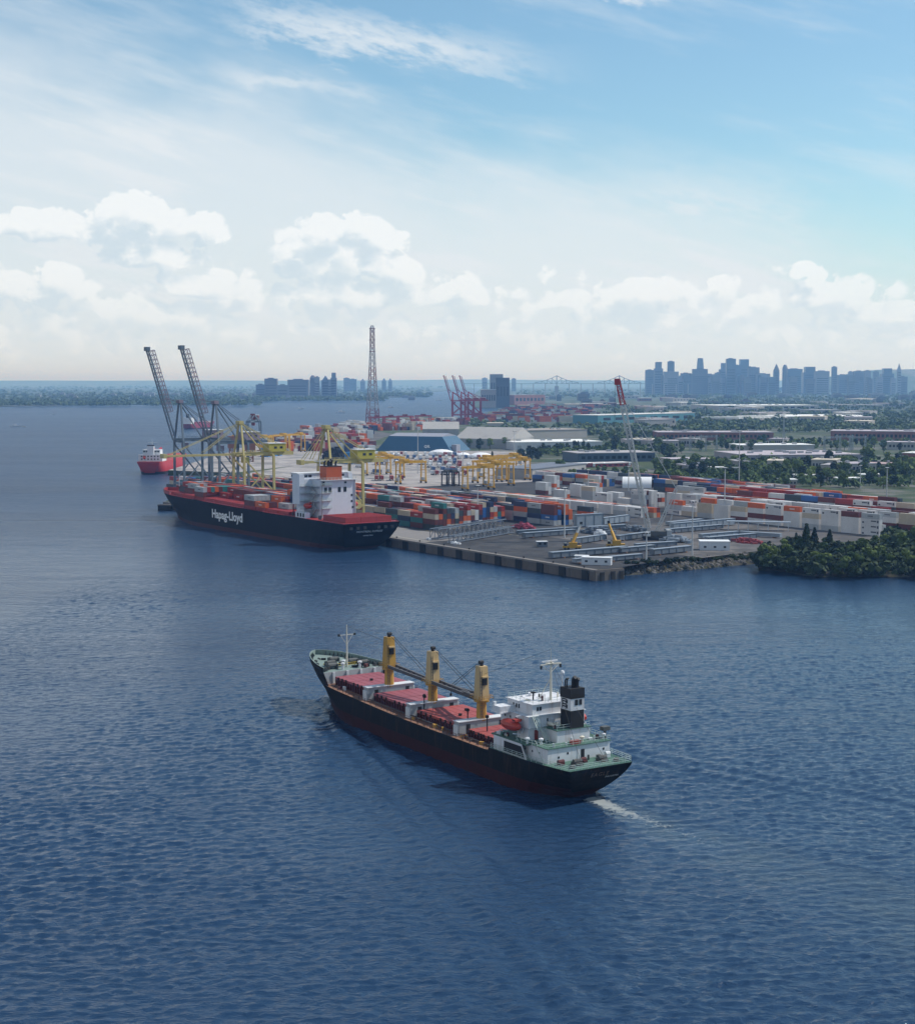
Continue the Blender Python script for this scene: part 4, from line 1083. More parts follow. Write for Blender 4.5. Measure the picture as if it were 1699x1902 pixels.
for v in (6, 36, 61, 86, 112): usheet('lane_line', [(-20, v), (298, v), (298, v + .35), (-20, v + .35)], .075, PAINT)

# ------------------------------------------------------------------ container yard
cells = []   # (u, v, height, palette)
MIX = ['maroon', 'maroon', 'red', 'navy', 'charcoal', 'grey', 'orange', 'maroon', 'teal', 'blue', 'tan', 'orange']
HOT = ['orange', 'orange', 'maroon', 'maroon', 'red', 'navy', 'white', 'grey', 'charcoal', 'tan']
WHT = ['white'] * 8 + ['grey', 'tan', 'grey', 'maroon', 'white', 'orange']
RGT = ['maroon', 'maroon', 'navy', 'orange', 'grey', 'blue', 'white', 'tan', 'charcoal', 'red']
def block(u0, u1, v0, rows, hmin, hmax, pal, gap=.9, fill=.93, seed=1, pitch=2.62):
    r_ = random.Random(seed); nu = max(1, int((u1 - u0) / (CL + gap)))
    for r in range(rows):
        h = r_.randint(hmin, hmax)
        for i in range(nu):
            if r_.random() < .45: h = max(hmin, min(hmax, h + r_.choice((-1, 1))))
            if r_.random() > fill: continue
            cells.append((u0 + (i + .5) * (CL + gap), v0 + r * pitch, h, pal, r_.randint(0, 1 << 30)))
block(28, 330, 42, 6, 3, 5, MIX, seed=2)
block(40, 330, 66, 6, 3, 4, HOT, seed=3)
block(52, 330, 90, 6, 3, 4, MIX, seed=4)
block(14, 70, 112, 5, 3, 4, ['navy', 'blue', 'maroon', 'charcoal', 'grey', 'orange'], seed=5)
block(80, 330, 114, 6, 2, 3, HOT, seed=6)
block(60, 300, 138, 6, 2, 3, HOT + ['tan', 'white'], seed=7)
block(20, 45, 140, 4, 1, 3, ['charcoal', 'navy', 'grey', 'orange'], seed=17)
block(110, 300, 160, 5, 1, 2, HOT + ['tan', 'white', 'tan'], seed=8)
block(26, 210, 186, 2, 2, 2, WHT, gap=1.6, fill=1.0, seed=9)
block(22, 210, 192, 2, 2, 2, ['maroon', 'orange', 'orange', 'tan', 'white'], fill=.9, seed=10)
block(-128, 40, 216, 4, 1, 4, WHT, gap=1.8, fill=.88, seed=11)
block(-140, 60, 231, 5, 2, 4, WHT + ['grey'] * 3, gap=1.8, fill=.86, seed=12)
block(-128, 75, 250, 6, 2, 5, RGT, fill=.95, seed=13)
block(-105, 95, 274, 6, 2, 5, RGT, seed=14)
block(-60, 110, 298, 6, 2, 4, RGT + ['white'], seed=15)
block(-30, 150, 322, 6, 2, 3, RGT, seed=16)
block(30, 210, 346, 6, 2, 3, RGT, seed=18)
block(90, 330, 370, 6, 2, 3, RGT + ['white', 'tan'], seed=19)
block(250, 330, 330, 8, 2, 3, RGT + ['tan', 'white'], seed=20)
block(308, 430, 58, 9, 1, 3, MIX + ['navy', 'white'], fill=.8, seed=31)
block(334, 440, 92, 7, 1, 3, HOT, fill=.8, seed=32)
block(334, 430, 122, 8, 1, 3, HOT + ['white', 'grey'], fill=.75, seed=33)
block(334, 400, 156, 5, 1, 2, HOT + ['white', 'white'], fill=.7, seed=34)
for px_, py_, h_ in ((1092, 936, 4), (1118, 940, 3), (1100, 928, 4), (1186, 944, 4), (1200, 944, 4), (1214, 940, 3), (1006, 918, 3), (1040, 925, 2), (1022, 912, 4), (1160, 942, 2), (1070, 922, 3), (1140, 930, 2)):
    p = W(px_, py_, GZ) - Q0
    for j in range(2): cells.append((p.dot(QU), p.dot(QV) + j * 2.6, h_, WHT, px_ * 7 + j))
occ = {}
for (u, v, h, pal, sd) in cells: occ[(round(u / 13.09), round(v / 2.62))] = max(occ.get((round(u / 13.09), round(v / 2.62)), 0), h)
boxes = []
for (u, v, h, pal, sd) in cells:
    r_ = random.Random(sd); ku, kv = round(u / 13.09), round(v / 2.62)
    for tr in range(h):
        k = r_.choice(pal); side = occ.get((ku, kv - 1), 0) <= tr; end = occ.get((ku - 1, kv), 0) <= tr; top = tr == h - 1
        p = G(u, v, GZ + .06 + tr * (CHT + .015))
        show = (1.0 if side else 0) + (.5 if end else 0) + (.35 if top else 0)
        boxes.append((show * (1000.0 / p.length) ** 2 if show else 0, k, p, r_.random() < .5, u, v, top))
boxes.sort(key=lambda b: -b[0])
def zone_of(u, v):
    if v < 62: return 'in the dark block beside the quay'
    if v < 86: return 'in the second block in from the quay'
    if v < 112: return 'in the third block in from the quay'
    if 183 < v < 198: return 'in the low row beside the girders'
    if u < 45 and v < 150: return 'in the small block behind the pink heap'
    if v < 183: return 'below the yellow gantry cranes'
    if v < 246: return 'in the white stacks before the coloured ones'
    if v < 300: return 'in the coloured stacks behind the white ones'
    return 'in the back rows under the trees'
NIND = 190
for b in boxes[:NIND]:
    z = zone_of(b[4], b[5])
    container(b[1], b[2], QANG + (math.pi if b[3] else 0), '%s shipping container %s%s' % (b[1], z, ', on top of its stack' if b[6] else ''), '%s containers %s%s' % (b[1], z, ' (top)' if b[6] else ''))
st = MB()
def abox(c, rz, L, w, h, k):
    st.mat(CKEYS.index(k)); st.boxr(c, L, w, h, rz)
for b in boxes[NIND:]:
    if b[0] > 0: abox(b[2], QANG, CL, CW, CHT, b[1])
# far container fields across the basin and along the river
r_ = random.Random(5)
for px0, py0, px1, py1, nrow in ((885, 784, 1112, 774, 7), (935, 772, 1105, 764, 7), (960, 762, 1100, 756, 4), (640, 800, 790, 792, 5), (560, 815, 690, 800, 5), (500, 838, 600, 822, 5), (720, 790, 870, 786, 5), (600, 842, 690, 822, 4)):
    for j in range(nrow):
        f = j / max(1, nrow - 1)
        n_ = int((px1 - px0) / 5)
        for i in range(n_):
            if r_.random() < .2: continue
            x = px0 + (px1 - px0) * (i + r_.uniform(-.4, .4)) / n_; y = py0 + (py1 - py0) * f + (i / n_) * -1.5
            c = W(x, y, GZ)
            if c.x < -258 and c.y > 1400: continue
            k = r_.choice(['maroon', 'red', 'orange', 'red', 'maroon', 'tan', 'white', 'navy', 'grey'] if px0 > 800 else ['maroon', 'grey', 'white', 'orange', 'navy', 'red', 'tan', 'white'])
            abox(c, .25 if px0 > 800 else QANG, CL * r_.choice((1, 1, 2)), CW * r_.choice((2, 4)), CHT * r_.choice((1, 2, 3, 4)), k)
so = st.build('container_stacks', [CMAT[k] for k in CKEYS], None, fix=False)
tag(so, 'mass of coloured container stacks deeper in the yards', 'containers', kind='stuff')

# ------------------------------------------------------------------ ship-to-shore cranes
def sts(name, label, u, mat, mat2, zg, apex, boom, raised, house_mat, v0=4.0, gauge=20.0, tw=8.0, t=1.3, tip=None, group=None, base=None, rz=QANG, extra=True):
    root = thing(name, label, 'crane', base if base is not None else G(u, v0), rz, group)
    g = gauge
    for sx in (-1, 1):
        for yy in (0, -g):
            lg = MB(); lg.bar((sx * tw, yy, 0), (sx * tw * .92, yy, zg), t, t)
            o = lg.build('leg', mat, root)
            MB().box(sx * tw - 3.2, sx * tw + 3.2, yy - .7, yy + .7, 0, 1.5).build('bogie', mat2, o)
        MB().bar((sx * tw, 0, zg * .32), (sx * tw, -g, zg * .32), t * .9, t).build('portal_beam', mat, root)
        MB().bar((sx * tw * .95, 0, zg * .95), (sx * tw * .98, -g, zg * .36), t * .6).build('brace', mat, root)
        MB().bar((sx * tw, 0, zg * .34), (sx * tw, -g * .5, zg * .62), t * .5).build('brace', mat, root)
    for yy in (0, -g):
        MB().bar((-tw * .92, yy, zg), (tw * .92, yy, zg), t, t * 1.2).build('cross_beam', mat, root)
        MB().bar((-tw, yy, zg * .32), (tw, yy, zg * .32), t * .8, t).build('sill_beam', mat, root)
    for sx in (-2.6, 2.6):
        MB().bar((sx, 3.0, zg + .9), (sx, -g - 16, zg + .9), 1.0, 2.0).build('girder', mat, root)
    for i, yy in enumerate((1, -g * .5, -g, -g - 8, -g - 15.5)):
        MB().bar((-2.6, yy, zg + .9), (2.6, yy, zg + .9), .7, 1.2).build('girder_tie', mat, root)
    a = Vector((0, -1.0, apex))
    for sx in (-1, 1):
        MB().bar((sx * tw * .85, 0, zg + .5), (sx * 1.6, -1, apex), t * .8).build('tower_leg', mat, root)
        MB().bar((sx * 1.6, -1, apex), (sx * tw * .8, -g, zg + 1), t * .5).build('back_stay', mat, root)
        MB().bar((sx * 1.6, -1, apex), (sx * 2.6, -g - 15, zg + 1.8), t * .28).build('tie_rod', mat, root)
    MB().box(-2.6, 2.6, -2.4, .6, apex - .8, apex + 1.2).build('apex_frame', mat2, root)
    ang = R(raised); dvec = Vector((0, math.cos(ang), math.sin(ang))); h = Vector((0, 3.2, zg + .9)); nrm = Vector((0, -math.sin(ang), math.cos(ang)))
    e = h + dvec * boom
    for sx in (-2.4, 2.4):
        bo = MB().bar(h + Vector((sx, 0, 0)), e + Vector((sx * .7, 0, 0)), .7 * t / 1.3, 1.15 * t / 1.3).build('boom', mat, root)
    lat = MB(); nn = 14
    top0, top1 = h + nrm * 4.4 + dvec * boom * .30, e - dvec * 2.0 + nrm * 4.0
    if extra:
        for sx in (-1.8, 1.8):
            lat.bar(h + dvec * boom * .30 + Vector((sx, 0, 0)) + nrm * 4.2, top1 + Vector((sx, 0, 0)), .38)
            for i in range(nn + 1):
                f = .30 + (.97 - .30) * i / nn; q = h + dvec * boom * f + Vector((sx, 0, 0))
                lat.bar(q, q + nrm * 4.2, .28)
                if i < nn: q2 = h + dvec * boom * (.30 + (.97 - .30) * (i + 1) / nn) + Vector((sx, 0, 0)); lat.bar(q, q2 + nrm * 4.2, .26)
        for i in range(nn + 1):
            q = h + dvec * boom * (.30 + .67 * i / nn) + nrm * 4.2
            lat.bar(q + Vector((-1.8, 0, 0)), q + Vector((1.8, 0, 0)), .24)
    for i in range(9):
        q = h + dvec * boom * (i + .5) / 9; lat.bar(q + Vector((-2.3, 0, 0)), q + Vector((2.3, 0, 0)), .5)
    lat.build('boom_lattice', mat2 if extra else mat, root)
    MB().boxr((e.x, e.y, e.z - 1.2), 5.4, 2.2, 2.6, 0).build('boom_tip', mat, root)
    for sx in (-1.6, 1.6):
        MB().bar((sx, -1, apex), h + dvec * boom * .45 + nrm * 1.5 + Vector((sx, 0, 0)), t * .25).build('fore_stay', mat, root)
        if not raised: MB().bar((sx, -1, apex), h + dvec * boom * .9 + nrm * 1.2 + Vector((sx, 0, 0)), t * .22).build('fore_stay', mat, root)
    hs = MB(); hs.mat(0).box(-4.2, 4.2, -g - 10, -g + 1.5, zg + 2.0, zg + 7.0); hs.mat(1).box(-4.5, 4.5, -g - 10.3, -g + 1.8, zg + 7.0, zg + 7.4)
    ho = hs.build('machinery_house', [house_mat, K_PALE], root)
    windows(ho, K_GLASS, [(4.2, y_, zg + 4.6) for y_ in (-g - 7, -g - 3)] + [(-4.2, y_, zg + 4.6) for y_ in (-g - 7, -g - 3)], .1, 1.4, 'y', 1.0)
    MB().box(-2.0, 2.0, -6, -2.5, zg - 4.5, zg - 1.2).build('cab', house_mat, root)
    MB().tube((-.9, -g - .9, zg * .32), (.9, -g - .9, zg * .32), 2.6, n=14).build('cable_reel', mat2, root)
    MB().rail([(-3.4, 2, zg + 2.0), (-3.4, -g, zg + 2.0)], 1.2, .15, 3).build('walkway_rail', mat, root, fix=False)
    return root
C_YEL = M('crane_pale_yellow', (0.44, 0.375, 0.15), .55, var=.14, dirt=(0.26, 0.21, 0.10), dirt_amt=.5)
C_YG = M('crane_house_yellow', (0.40, 0.35, 0.055), .55, var=.15, dirt=(0.3, 0.24, 0.03), dirt_amt=.4)
C_GRY = M('crane_slate', (0.12, 0.16, 0.20), .55, var=.15, dirt=GRIME, dirt_amt=.3)
C_GRR = M('crane_dark_red', (0.17, 0.03, 0.035), .6, var=.2)
C_PUR = M('crane_violet_grey', (0.24, 0.20, 0.25), .6, var=.1)
C_CRM = M('crane_crimson', (0.32, 0.025, 0.045), .6, var=.15)
sts('quay_crane', 'pale yellow quay crane with lowered boom over the bow deck of the container ship', 192, C_YEL, C_YEL, 35, 55, 46, 0, C_YG, extra=False)
sts('quay_crane', 'pale yellow quay crane standing behind the orange funnel of the container ship', 84, C_YEL, C_YEL, 35, 55, 12, 0, C_YG, extra=False)
sts('quay_crane', 'slate grey quay crane with raised boom, the one at the far end of the quay', 281, C_GRY, C_PUR, 41, 67, 62, 73, C_PUR)
sts('quay_crane', 'slate grey quay crane with raised boom, the one next to the yellow crane', 227, C_GRY, C_PUR, 41, 67, 62, 73, C_PUR)
sts('quay_crane', 'dark slate quay crane with lowered boom behind the yellow quay cranes', 0, C_GRY, C_GRR, 34, 42, 34, 0, C_GRR, base=W(470, 838, GZ), rz=R(180), gauge=16, extra=False)
for i, x in enumerate((822, 838, 851)):
    p = W(x + 18, 782 - i * .6, GZ)
    sts('quay_crane', 'crimson quay crane with raised boom on the distant red terminal', 0, C_CRM, C_CRM, 40, 58, 52, 74, C_CRM, base=p, rz=R(95), gauge=26, tw=11, t=2.4, group='crimson cranes at the distant terminal')
for i, x in enumerate((700, 726, 752, 786)):
    p = W(x, 797 - i * 1.2, GZ); q = MB()
    g_ = thing('yard_gantry', 'crimson yard gantry crane in the far container yard past the mast', 'crane', p, R(20), 'crimson yard gantries')
    for sx in (-1, 1):
        for sy in (-1, 1): MB().bar((sx * 12, sy * 5, 0), (sx * 12, sy * 5, 20), 1.4).build('leg', C_CRM, g_)
    for sy in (-1, 1): MB().bar((-14, sy * 5, 20), (14, sy * 5, 20), 1.6, 2.2).build('girder', C_CRM, g_)
    MB().box(-3, 3, -6, 6, 21.1, 23.5).build('trolley', C_GRR, g_)

# rubber-tyred yard gantries
R_YEL = M('gantry_yellow', (0.55, 0.30, 0.02), .55, var=.15, dirt=(0.25, 0.10, 0.02), dirt_amt=.45)
def rtg(px_, py_, label, mat=R_YEL, span=23.5, h=17, rz=QANG):
    root = thing('yard_gantry', label, 'crane', W(px_, py_, GZ), rz)
    for sy in (-1, 1):
        for sx in (-1, 1):
            MB().bar((sx * 3.6, sy * span / 2, 1.6), (sx * 3.0, sy * span / 2, h), .8, .95).build('leg', mat, root)
            w_ = MB().tube((sx * 3.6, sy * span / 2 - .5, .8), (sx * 3.6, sy * span / 2 + .5, .8), .8, n=10).build('wheel', Q_RUB, root)
        MB().bar((-4.6, sy * span / 2, 1.8), (4.6, sy * span / 2, 1.8), .8, .9).build('sill_beam', mat, root)
        MB().bar((-3.1, sy * span / 2, h * .62), (3.1, sy * span / 2, h * .62), .5).build('tie_beam', mat, root)
        MB().box(-1.8, 2.2, sy * span / 2 - .9, sy * span / 2 + .9, 2.4, 4.6).build('power_pack', K_GREY, root)
    for sx in (-2.7, 2.7): MB().bar((sx, -span / 2 - 1.2, h), (sx, span / 2 + 1.2, h), 1.0, 1.6).build('girder', mat, root)
    ty = random.uniform(-.3, .3) * span
    MB().box(-3.6, 3.6, ty - 2.4, ty + 2.4, h + .8, h + 2.6).build('trolley', mat, root)
    MB().box(-1.2, 1.2, ty + 2.0, ty + 4.0, h - 3.4, h - 1.0).build('cab', K_PALE, root)
    MB().rail([(-3.3, -span / 2, h + .8), (-3.3, span / 2, h + .8)], 1.0, .14, 3).build('walkway_rail', mat, root, fix=False)
    return root
rtg(763, 898, 'yellow yard gantry crane over the pale stacks behind the ship deckhouse')
rtg(724, 888, 'yellow yard gantry crane next to the blue container past the quay')
rtg(700, 882, 'yellow yard gantry crane behind the yellow quay crane house')
rtg(905, 896, 'yellow yard gantry crane between the front and back of the gantry cluster')
rtg(942, 884, 'yellow yard gantry crane at the back corner by the grey shed')
rtg(888, 910, 'yellow yard gantry crane nearest the stacks in the gantry cluster')
rtg(926, 903, 'yellow yard gantry crane in the middle of the gantry cluster')
rtg(916, 888, 'yellow yard gantry crane at the back of the gantry cluster')
rtg(958, 893, 'yellow yard gantry crane next to the grey shed')
for i, (x, y) in enumerate(((520, 842), (548, 840), (486, 846))):
    rtg(x, y, ['orange yard gantry crane over the far stacks behind the yellow cranes', 'tall orange yard gantry crane beside the coal heap', 'orange yard gantry crane next to the dark slate crane'][i], h=20, rz=QANG + .2)

# ------------------------------------------------------------------ crawler crane in the laydown ground
cb = W(1215, 1003, GZ); tip = WD(1147, 706, cb.y + 6)
LAT = M('boom_grey', (0.46, 0.47, 0.47), .55, var=.12); LRED = M('boom_red', (0.36, 0.025, 0.03), .55, var=.12)
cc = thing('crawler_crane', 'tall crawler crane with grey lattice boom and red boom head', 'crane', cb)
for sx in (-1, 1):
    tr = MB(); tr.prism([(-5, sx * 3.2 - .6), (5, sx * 3.2 - .6), (5, sx * 3.2 + .6), (-5, sx * 3.2 + .6)], .25, 1.6); tr.tube((-5, sx * 3.2 - .6, .9), (-5, sx * 3.2 + .6, .9), .8, n=10); tr.tube((5, sx * 3.2 - .6, .9), (5, sx * 3.2 + .6, .9), .8, n=10); tr.build('crawler_track', K_DARK, cc)
bd = MB(); bd.box(-4, 6.5, -2.4, 2.4, 1.9, 4.6); bd.tube((0, 0, 1.2), (0, 0, 2.0), 2.2, n=14); bd.build('upper_body', K_GEAR, cc)
MB().box(6.0, 8.4, -2.8, 2.8, 1.9, 5.2).build('counterweight', K_GREY, cc); MB().box(-4.6, -2.4, -3.6, -2.4, 2.2, 4.8).build('cab', K_PALE, cc)
f0 = Vector((-2.5, 0, 3.2)); e0 = tip - cb; d0_ = e0 - f0
MB().lattice(f0, f0 + d0_ * .84, 1.2, 2.3, 2, .24).lattice(f0 + d0_ * .04, f0 + d0_ * .84, 2.3, 2.3, 22, .26).build('boom', LAT, cc)
MB().lattice(f0 + d0_ * .84, e0, 2.3, 1.9, 4, .34).box(e0.x - 1.6, e0.x + 1.2, e0.y - 1.1, e0.y + 1.1, e0.z - 2.4, e0.z + .8).build('boom_head', LRED, cc)
mt = Vector((11, 1, 26)); MB().lattice((1, 0, 4.5), mt, 1.4, 1.2, 8, .2).build('back_mast', LAT, cc)
for s_ in (-.9, .9):
    MB().bar(mt + Vector((0, s_, 0)), e0 + Vector((0, s_, -4)), .16).build('pendant', LAT, cc); MB().bar(mt + Vector((0, s_, 0)), (7.5, s_ * 2, 5), .16).build('pendant', LAT, cc)
MB().bar(e0 + Vector((-1.4, 0, -1)), (e0.x - 1.4, e0.y, e0.z - 30), .14).build('hoist_line', K_DARK, cc)
# two telescopic mobile cranes
MYEL = M('mobile_yellow', (0.48, 0.27, 0.03), .55, var=.15)
for (bx, by, tx, ty, lb) in ((1062, 1021, 1079, 973, 'yellow mobile crane with pale telescopic boom raised beside the long girder'), (1143, 1017, 1130, 971, 'ochre mobile crane with telescopic boom raised among the grey girders')):
    b_ = W(bx, by, GZ); t_ = WD(tx, ty, b_.y + 3) - b_
    mc = thing('mobile_crane', lb, 'crane', b_)
    MB().box(-4.5, 4.5, -1.3, 1.3, .9, 1.9).build('chassis', MYEL, mc)
    for x in (-3.4, -1.8, 2, 3.4):
        for y in (-1.2, 1.2): MB().tube((x, y - .25, .6), (x, y + .25, .6), .6, n=10).build('wheel', Q_RUB, mc)
    MB().box(-1.5, 2.5, -1.2, 1.2, 1.9, 3.6).build('turret', MYEL, mc); MB().box(-3.9, -2.5, -1.2, 1.2, 1.9, 3.2).build('cab', K_GLASS, mc)
    MB().bar((0, 0, 3), t_ * .55 + Vector((0, 0, 1.2)), 1.1).build('boom', MYEL, mc); MB().bar(t_ * .5 + Vector((0, 0, 1.4)), t_, .75).build('boom_extension', LAT if bx < 1100 else MYEL, mc)
    MB().box(t_.x - .6, t_.x + .6, t_.y - .5, t_.y + .5, t_.z - .3, t_.z + 1.0).build('boom_head', K_DARK, mc)

# ------------------------------------------------------------------ steel girders and other stock in the laydown ground
STEEL = M('girder_steel', (0.12, 0.145, 0.18), .6, var=.2, dirt=(0.16, 0.15, 0.14), dirt_amt=.4); STEEL2 = M('girder_light', (0.21, 0.25, 0.30), .6, var=.2, dirt=(0.2, 0.2, 0.2), dirt_amt=.3)
def girder(x0, y0, x1, y1, h, wd, m, lb, grp=None):
    a, b = W(x0, y0, GZ + .5), W(x1, y1, GZ + .5); c = (a + b) / 2; d = b - a; L = d.length; rz = math.atan2(d.y, d.x)
    g_ = thing('steel_girder', lb, 'girder', (c.x, c.y, GZ + .06), rz, grp)
    w = MB(); w.box(-L / 2, L / 2, -wd / 2 + .25, wd / 2 - .25, .5, .5 + h); w.build('web_box', m, g_)
    MB().box(-L / 2 - .1, L / 2 + .1, -wd / 2, wd / 2, .5 + h, .62 + h).build('top_flange', STEEL2, g_)
    n_ = max(2, int(L / 5))
    for i in range(n_ + 1):
        x = -L / 2 + .2 + (L - .4) * i / n_
        for sy in (-1, 1): MB().box(x - .06, x + .06, min(sy * wd / 2, sy * (wd / 2 - .24)), max(sy * wd / 2, sy * (wd / 2 - .24)), .5, .5 + h).build('stiffener', m, g_, fix=False)
    for f in (-.35, .35): MB().box(L * f - .4, L * f + .4, -wd / 2 - .3, wd / 2 + .3, 0, .5).build('timber_block', K_DECK, g_)
gl = [(972, 998, 1066, 991, 2.2, 3, 'long grey box girder in front of the pink heap'), (960, 992, 1072, 985, 1.8, 2.4, 'slim grey girder behind the long one near the pink heap'), (1022, 1036, 1162, 1024, 2.4, 3.4, 'longest grey box girder between the mobile crane and the quay edge'),
      (1064, 1010, 1122, 1002, 2.6, 3, 'grey box girder carrying white tarpaulins'), (1068, 978, 1118, 975, 6.5, 3, 'tall pale plate girder standing in front of the white containers'), (1118, 974, 1166, 968, 3.6, 3, 'deep grey girder beside the tall pale plate girder'),
      (1146, 1004, 1200, 997, 2.4, 3, 'grey girder just behind the ochre mobile crane'), (1150, 1026, 1212, 1020, 2.0, 3, 'grey girder in front of the ochre mobile crane'), (1180, 1018, 1254, 1013, 2.0, 3, 'grey girder at the feet of the crawler crane'), (1210, 1030, 1280, 1023, 2.4, 3.4, 'thick grey girder beside the green river bank'),
      (1236, 990, 1340, 981, 2.0, 2.6, 'long slim girder behind the crawler crane'), (1247, 984, 1362, 974, 3.4, 3, 'deep blue-grey girder along the pale track'), (1240, 975, 1302, 969, 1.6, 4, 'flat pale girder near the white containers'), (1300, 999, 1370, 993, 1.8, 3, 'pale girder beside the pipe racks'), (1312, 1007, 1402, 999, 2.4, 3, 'grey girder behind the white flat-roofed shed'),
      (1374, 993, 1450, 998, 1.8, 3.2, 'pale grey girder at the edge of the riverside bushes'), (1066, 1045, 1112, 1041, 1.6, 3, 'short pale girder beside the site cabins'), (1125, 1042, 1190, 1036, 1.8, 3, 'grey girder between the site cabins and the green bank'), (1090, 985, 1160, 981, 2.0, 3, 'grey girder under the ochre crane boom')]
for i, (x0, y0, x1, y1, h, wd, lb) in enumerate(gl): girder(x0, y0, x1, y1, h, wd, STEEL2 if 'pale' in lb else STEEL, lb)
for q, (x0, y0, x1, y1, lb) in enumerate(((806, 1000, 932, 980, 'long grey steel truss span lying beside the quay'), (838, 1006, 950, 987, 'second grey steel truss span lying nearer the quay edge'))):
    a, b = W(x0, y0, GZ + 1), W(x1, y1, GZ + 1)
    tr = thing('steel_truss', lb, 'truss', (a.x, a.y, GZ)); a_ = Vector((0, 0, 0))
    MB().lattice((0, 0, 3.2 - q), (b.x - a.x, b.y - a.y, 3.2 - q), 5.0 - 2 * q, 5.0 - 2 * q, 15, .5).build('truss_frame', STEEL, tr)
    for f in (.1, .5, .9): MB().boxr(((b.x - a.x) * f, (b.y - a.y) * f, .05), 2, 3, .65, .3).build('timber_block', K_DECK, tr)
def heap(name, lb, cat, px_, py_, rx, ry, h, m, seed, n_=46, sz=1.4):
    """loose pile of pieces"""
    r_ = random.Random(seed); mb = MB(); c = W(px_, py_, GZ)
    for i in range(n_):
        t_ = r_.uniform(0, 6.28); q = math.sqrt(r_.random()); x, y = math.cos(t_) * q * rx, math.sin(t_) * q * ry; z = max(0, h * (1 - q * q) - .4) * r_.uniform(.5, 1)
        mb.boxr((x, y, z), sz * r_.uniform(.6, 2.2), sz * r_.uniform(.5, 1), sz * r_.uniform(.4, .9), r_.uniform(0, 3.1))
    o = mb.build(name, m, None, (c.x, c.y, GZ + .05), QANG); tag(o, lb, cat, kind='stuff'); return o
heap('bundle_heap', 'heap of pink-red wrapped bundles beside the container stacks', 'bundles', 972, 982, 8, 5, 3.2, M('pink_wrap', (0.30, 0.05, 0.085), .7, var=.3), 3, 70)
heap('red_steel_heap', 'scattered red steel pieces beside the white flat-roofed shed', 'steel', 1388, 1008, 9, 4, 1.8, M('red_oxide', (0.26, 0.04, 0.045), .7, var=.3), 4, 50, 1.6)
heap('grey_steel_heap', 'jumble of grey steel sections behind the mobile cranes', 'steel', 1112, 991, 10, 7, 3.0, STEEL, 5, 70, 2.0)
heap('grey_steel_heap', 'jumble of grey steel sections beside the crawler crane', 'steel', 1255, 1006, 11, 5, 2.4, STEEL2, 6, 70, 1.8)
heap('grey_steel_heap', 'jumble of dark steel sections in front of the red steel', 'steel', 1180, 986, 9, 5, 2.4, STEEL, 7, 50, 2.0)
heap('tarpaulin_heap', 'row of white tarpaulin bundles on the quay edge', 'tarpaulins', 844, 1010, 5, 1.4, .9, M('tarp_white', (0.68, 0.70, 0.74), .7, var=.1), 8, 26, 1.0)
heap('tarpaulin_heap', 'small white tarpaulin bundle at the end of the truss span', 'tarpaulins', 797, 1003, 2, 1.2, .9, M('tarp_white', (0.68, 0.70, 0.74)), 9, 12, 1.0)
heap('tarpaulin_heap', 'white tarpaulins heaped on the grey girders', 'tarpaulins', 1114, 996, 4.5, 1.8, 2.6, M('tarp_white', (0.68, 0.70, 0.74)), 10, 24, 1.6)
heap('coal_heap', 'black coal heap behind the yellow quay crane', 'coal', 622, 852, 15, 12, 11, M('coal', (0.012, 0.012, 0.013), .9, var=.4), 11, 240, 3.0)
def cabin(px_, py_, L, wd, h, rz, m, lb, cat='cabin', name='site_cabin', flat=True):
    c = W(px_, py_, GZ); o = thing(name, lb, cat, (c.x, c.y, GZ + .06), rz)
    MB().box(-L / 2, L / 2, -wd / 2, wd / 2, 0, h).build('wall', m, o)
    MB().box(-L / 2 - .2, L / 2 + .2, -wd / 2 - .2, wd / 2 + .2, h, h + .2).build('roof', M('cabin_roof', (0.66, 0.68, 0.70), .6, var=.08), o)
    for i in range(max(2, int(L / 4))):
        x = -L / 2 + (i + .5) * L / max(2, int(L / 4)); MB().box(x - .6, x + .6, -wd / 2 - .05, -wd / 2, 1.2, 2.1).build('window', K_GLASS, o)
    MB().box(-L / 2 - .05, -L / 2, -.5, .5, .1, 2.1).build('door', K_GREY, o)
    return o
CABW = M('cabin_white', (0.50, 0.53, 0.58), .6, var=.08, dirt=GRIME, dirt_amt=.25, streak=True)
cabin(1108, 1049, 13, 4, 3.2, R(-14), CABW, 'pale blue-grey site cabin at the tip of the quay')
cabin(1080, 1044, 6, 3, 2.8, R(-14), CABW, 'small site cabin next to the longer one at the quay tip')
cabin(1326, 1021, 14, 8, 4.2, R(-4), CABW, 'white flat-roofed shed beside the riverside bushes', 'shed', 'flat_roof_shed')
cabin(1006, 1016, 5, 3, 2.6, R(10), STEEL, 'dark grey tool container by the light mast', 'cabin')
aw = thing('awning', 'long pale-roofed open awning in front of the white container stacks', 'shelter', W(1408, 985, GZ), R(-12))
MB().box(-17, 17, -3, 3, 4.6, 4.9).build('roof', STEEL2, aw)
for i in range(7):
    for y in (-2.6, 2.6): MB().bar((-16 + i * 5.3, y, 0), (-16 + i * 5.3, y, 4.6), .3).build('post', CABW, aw)
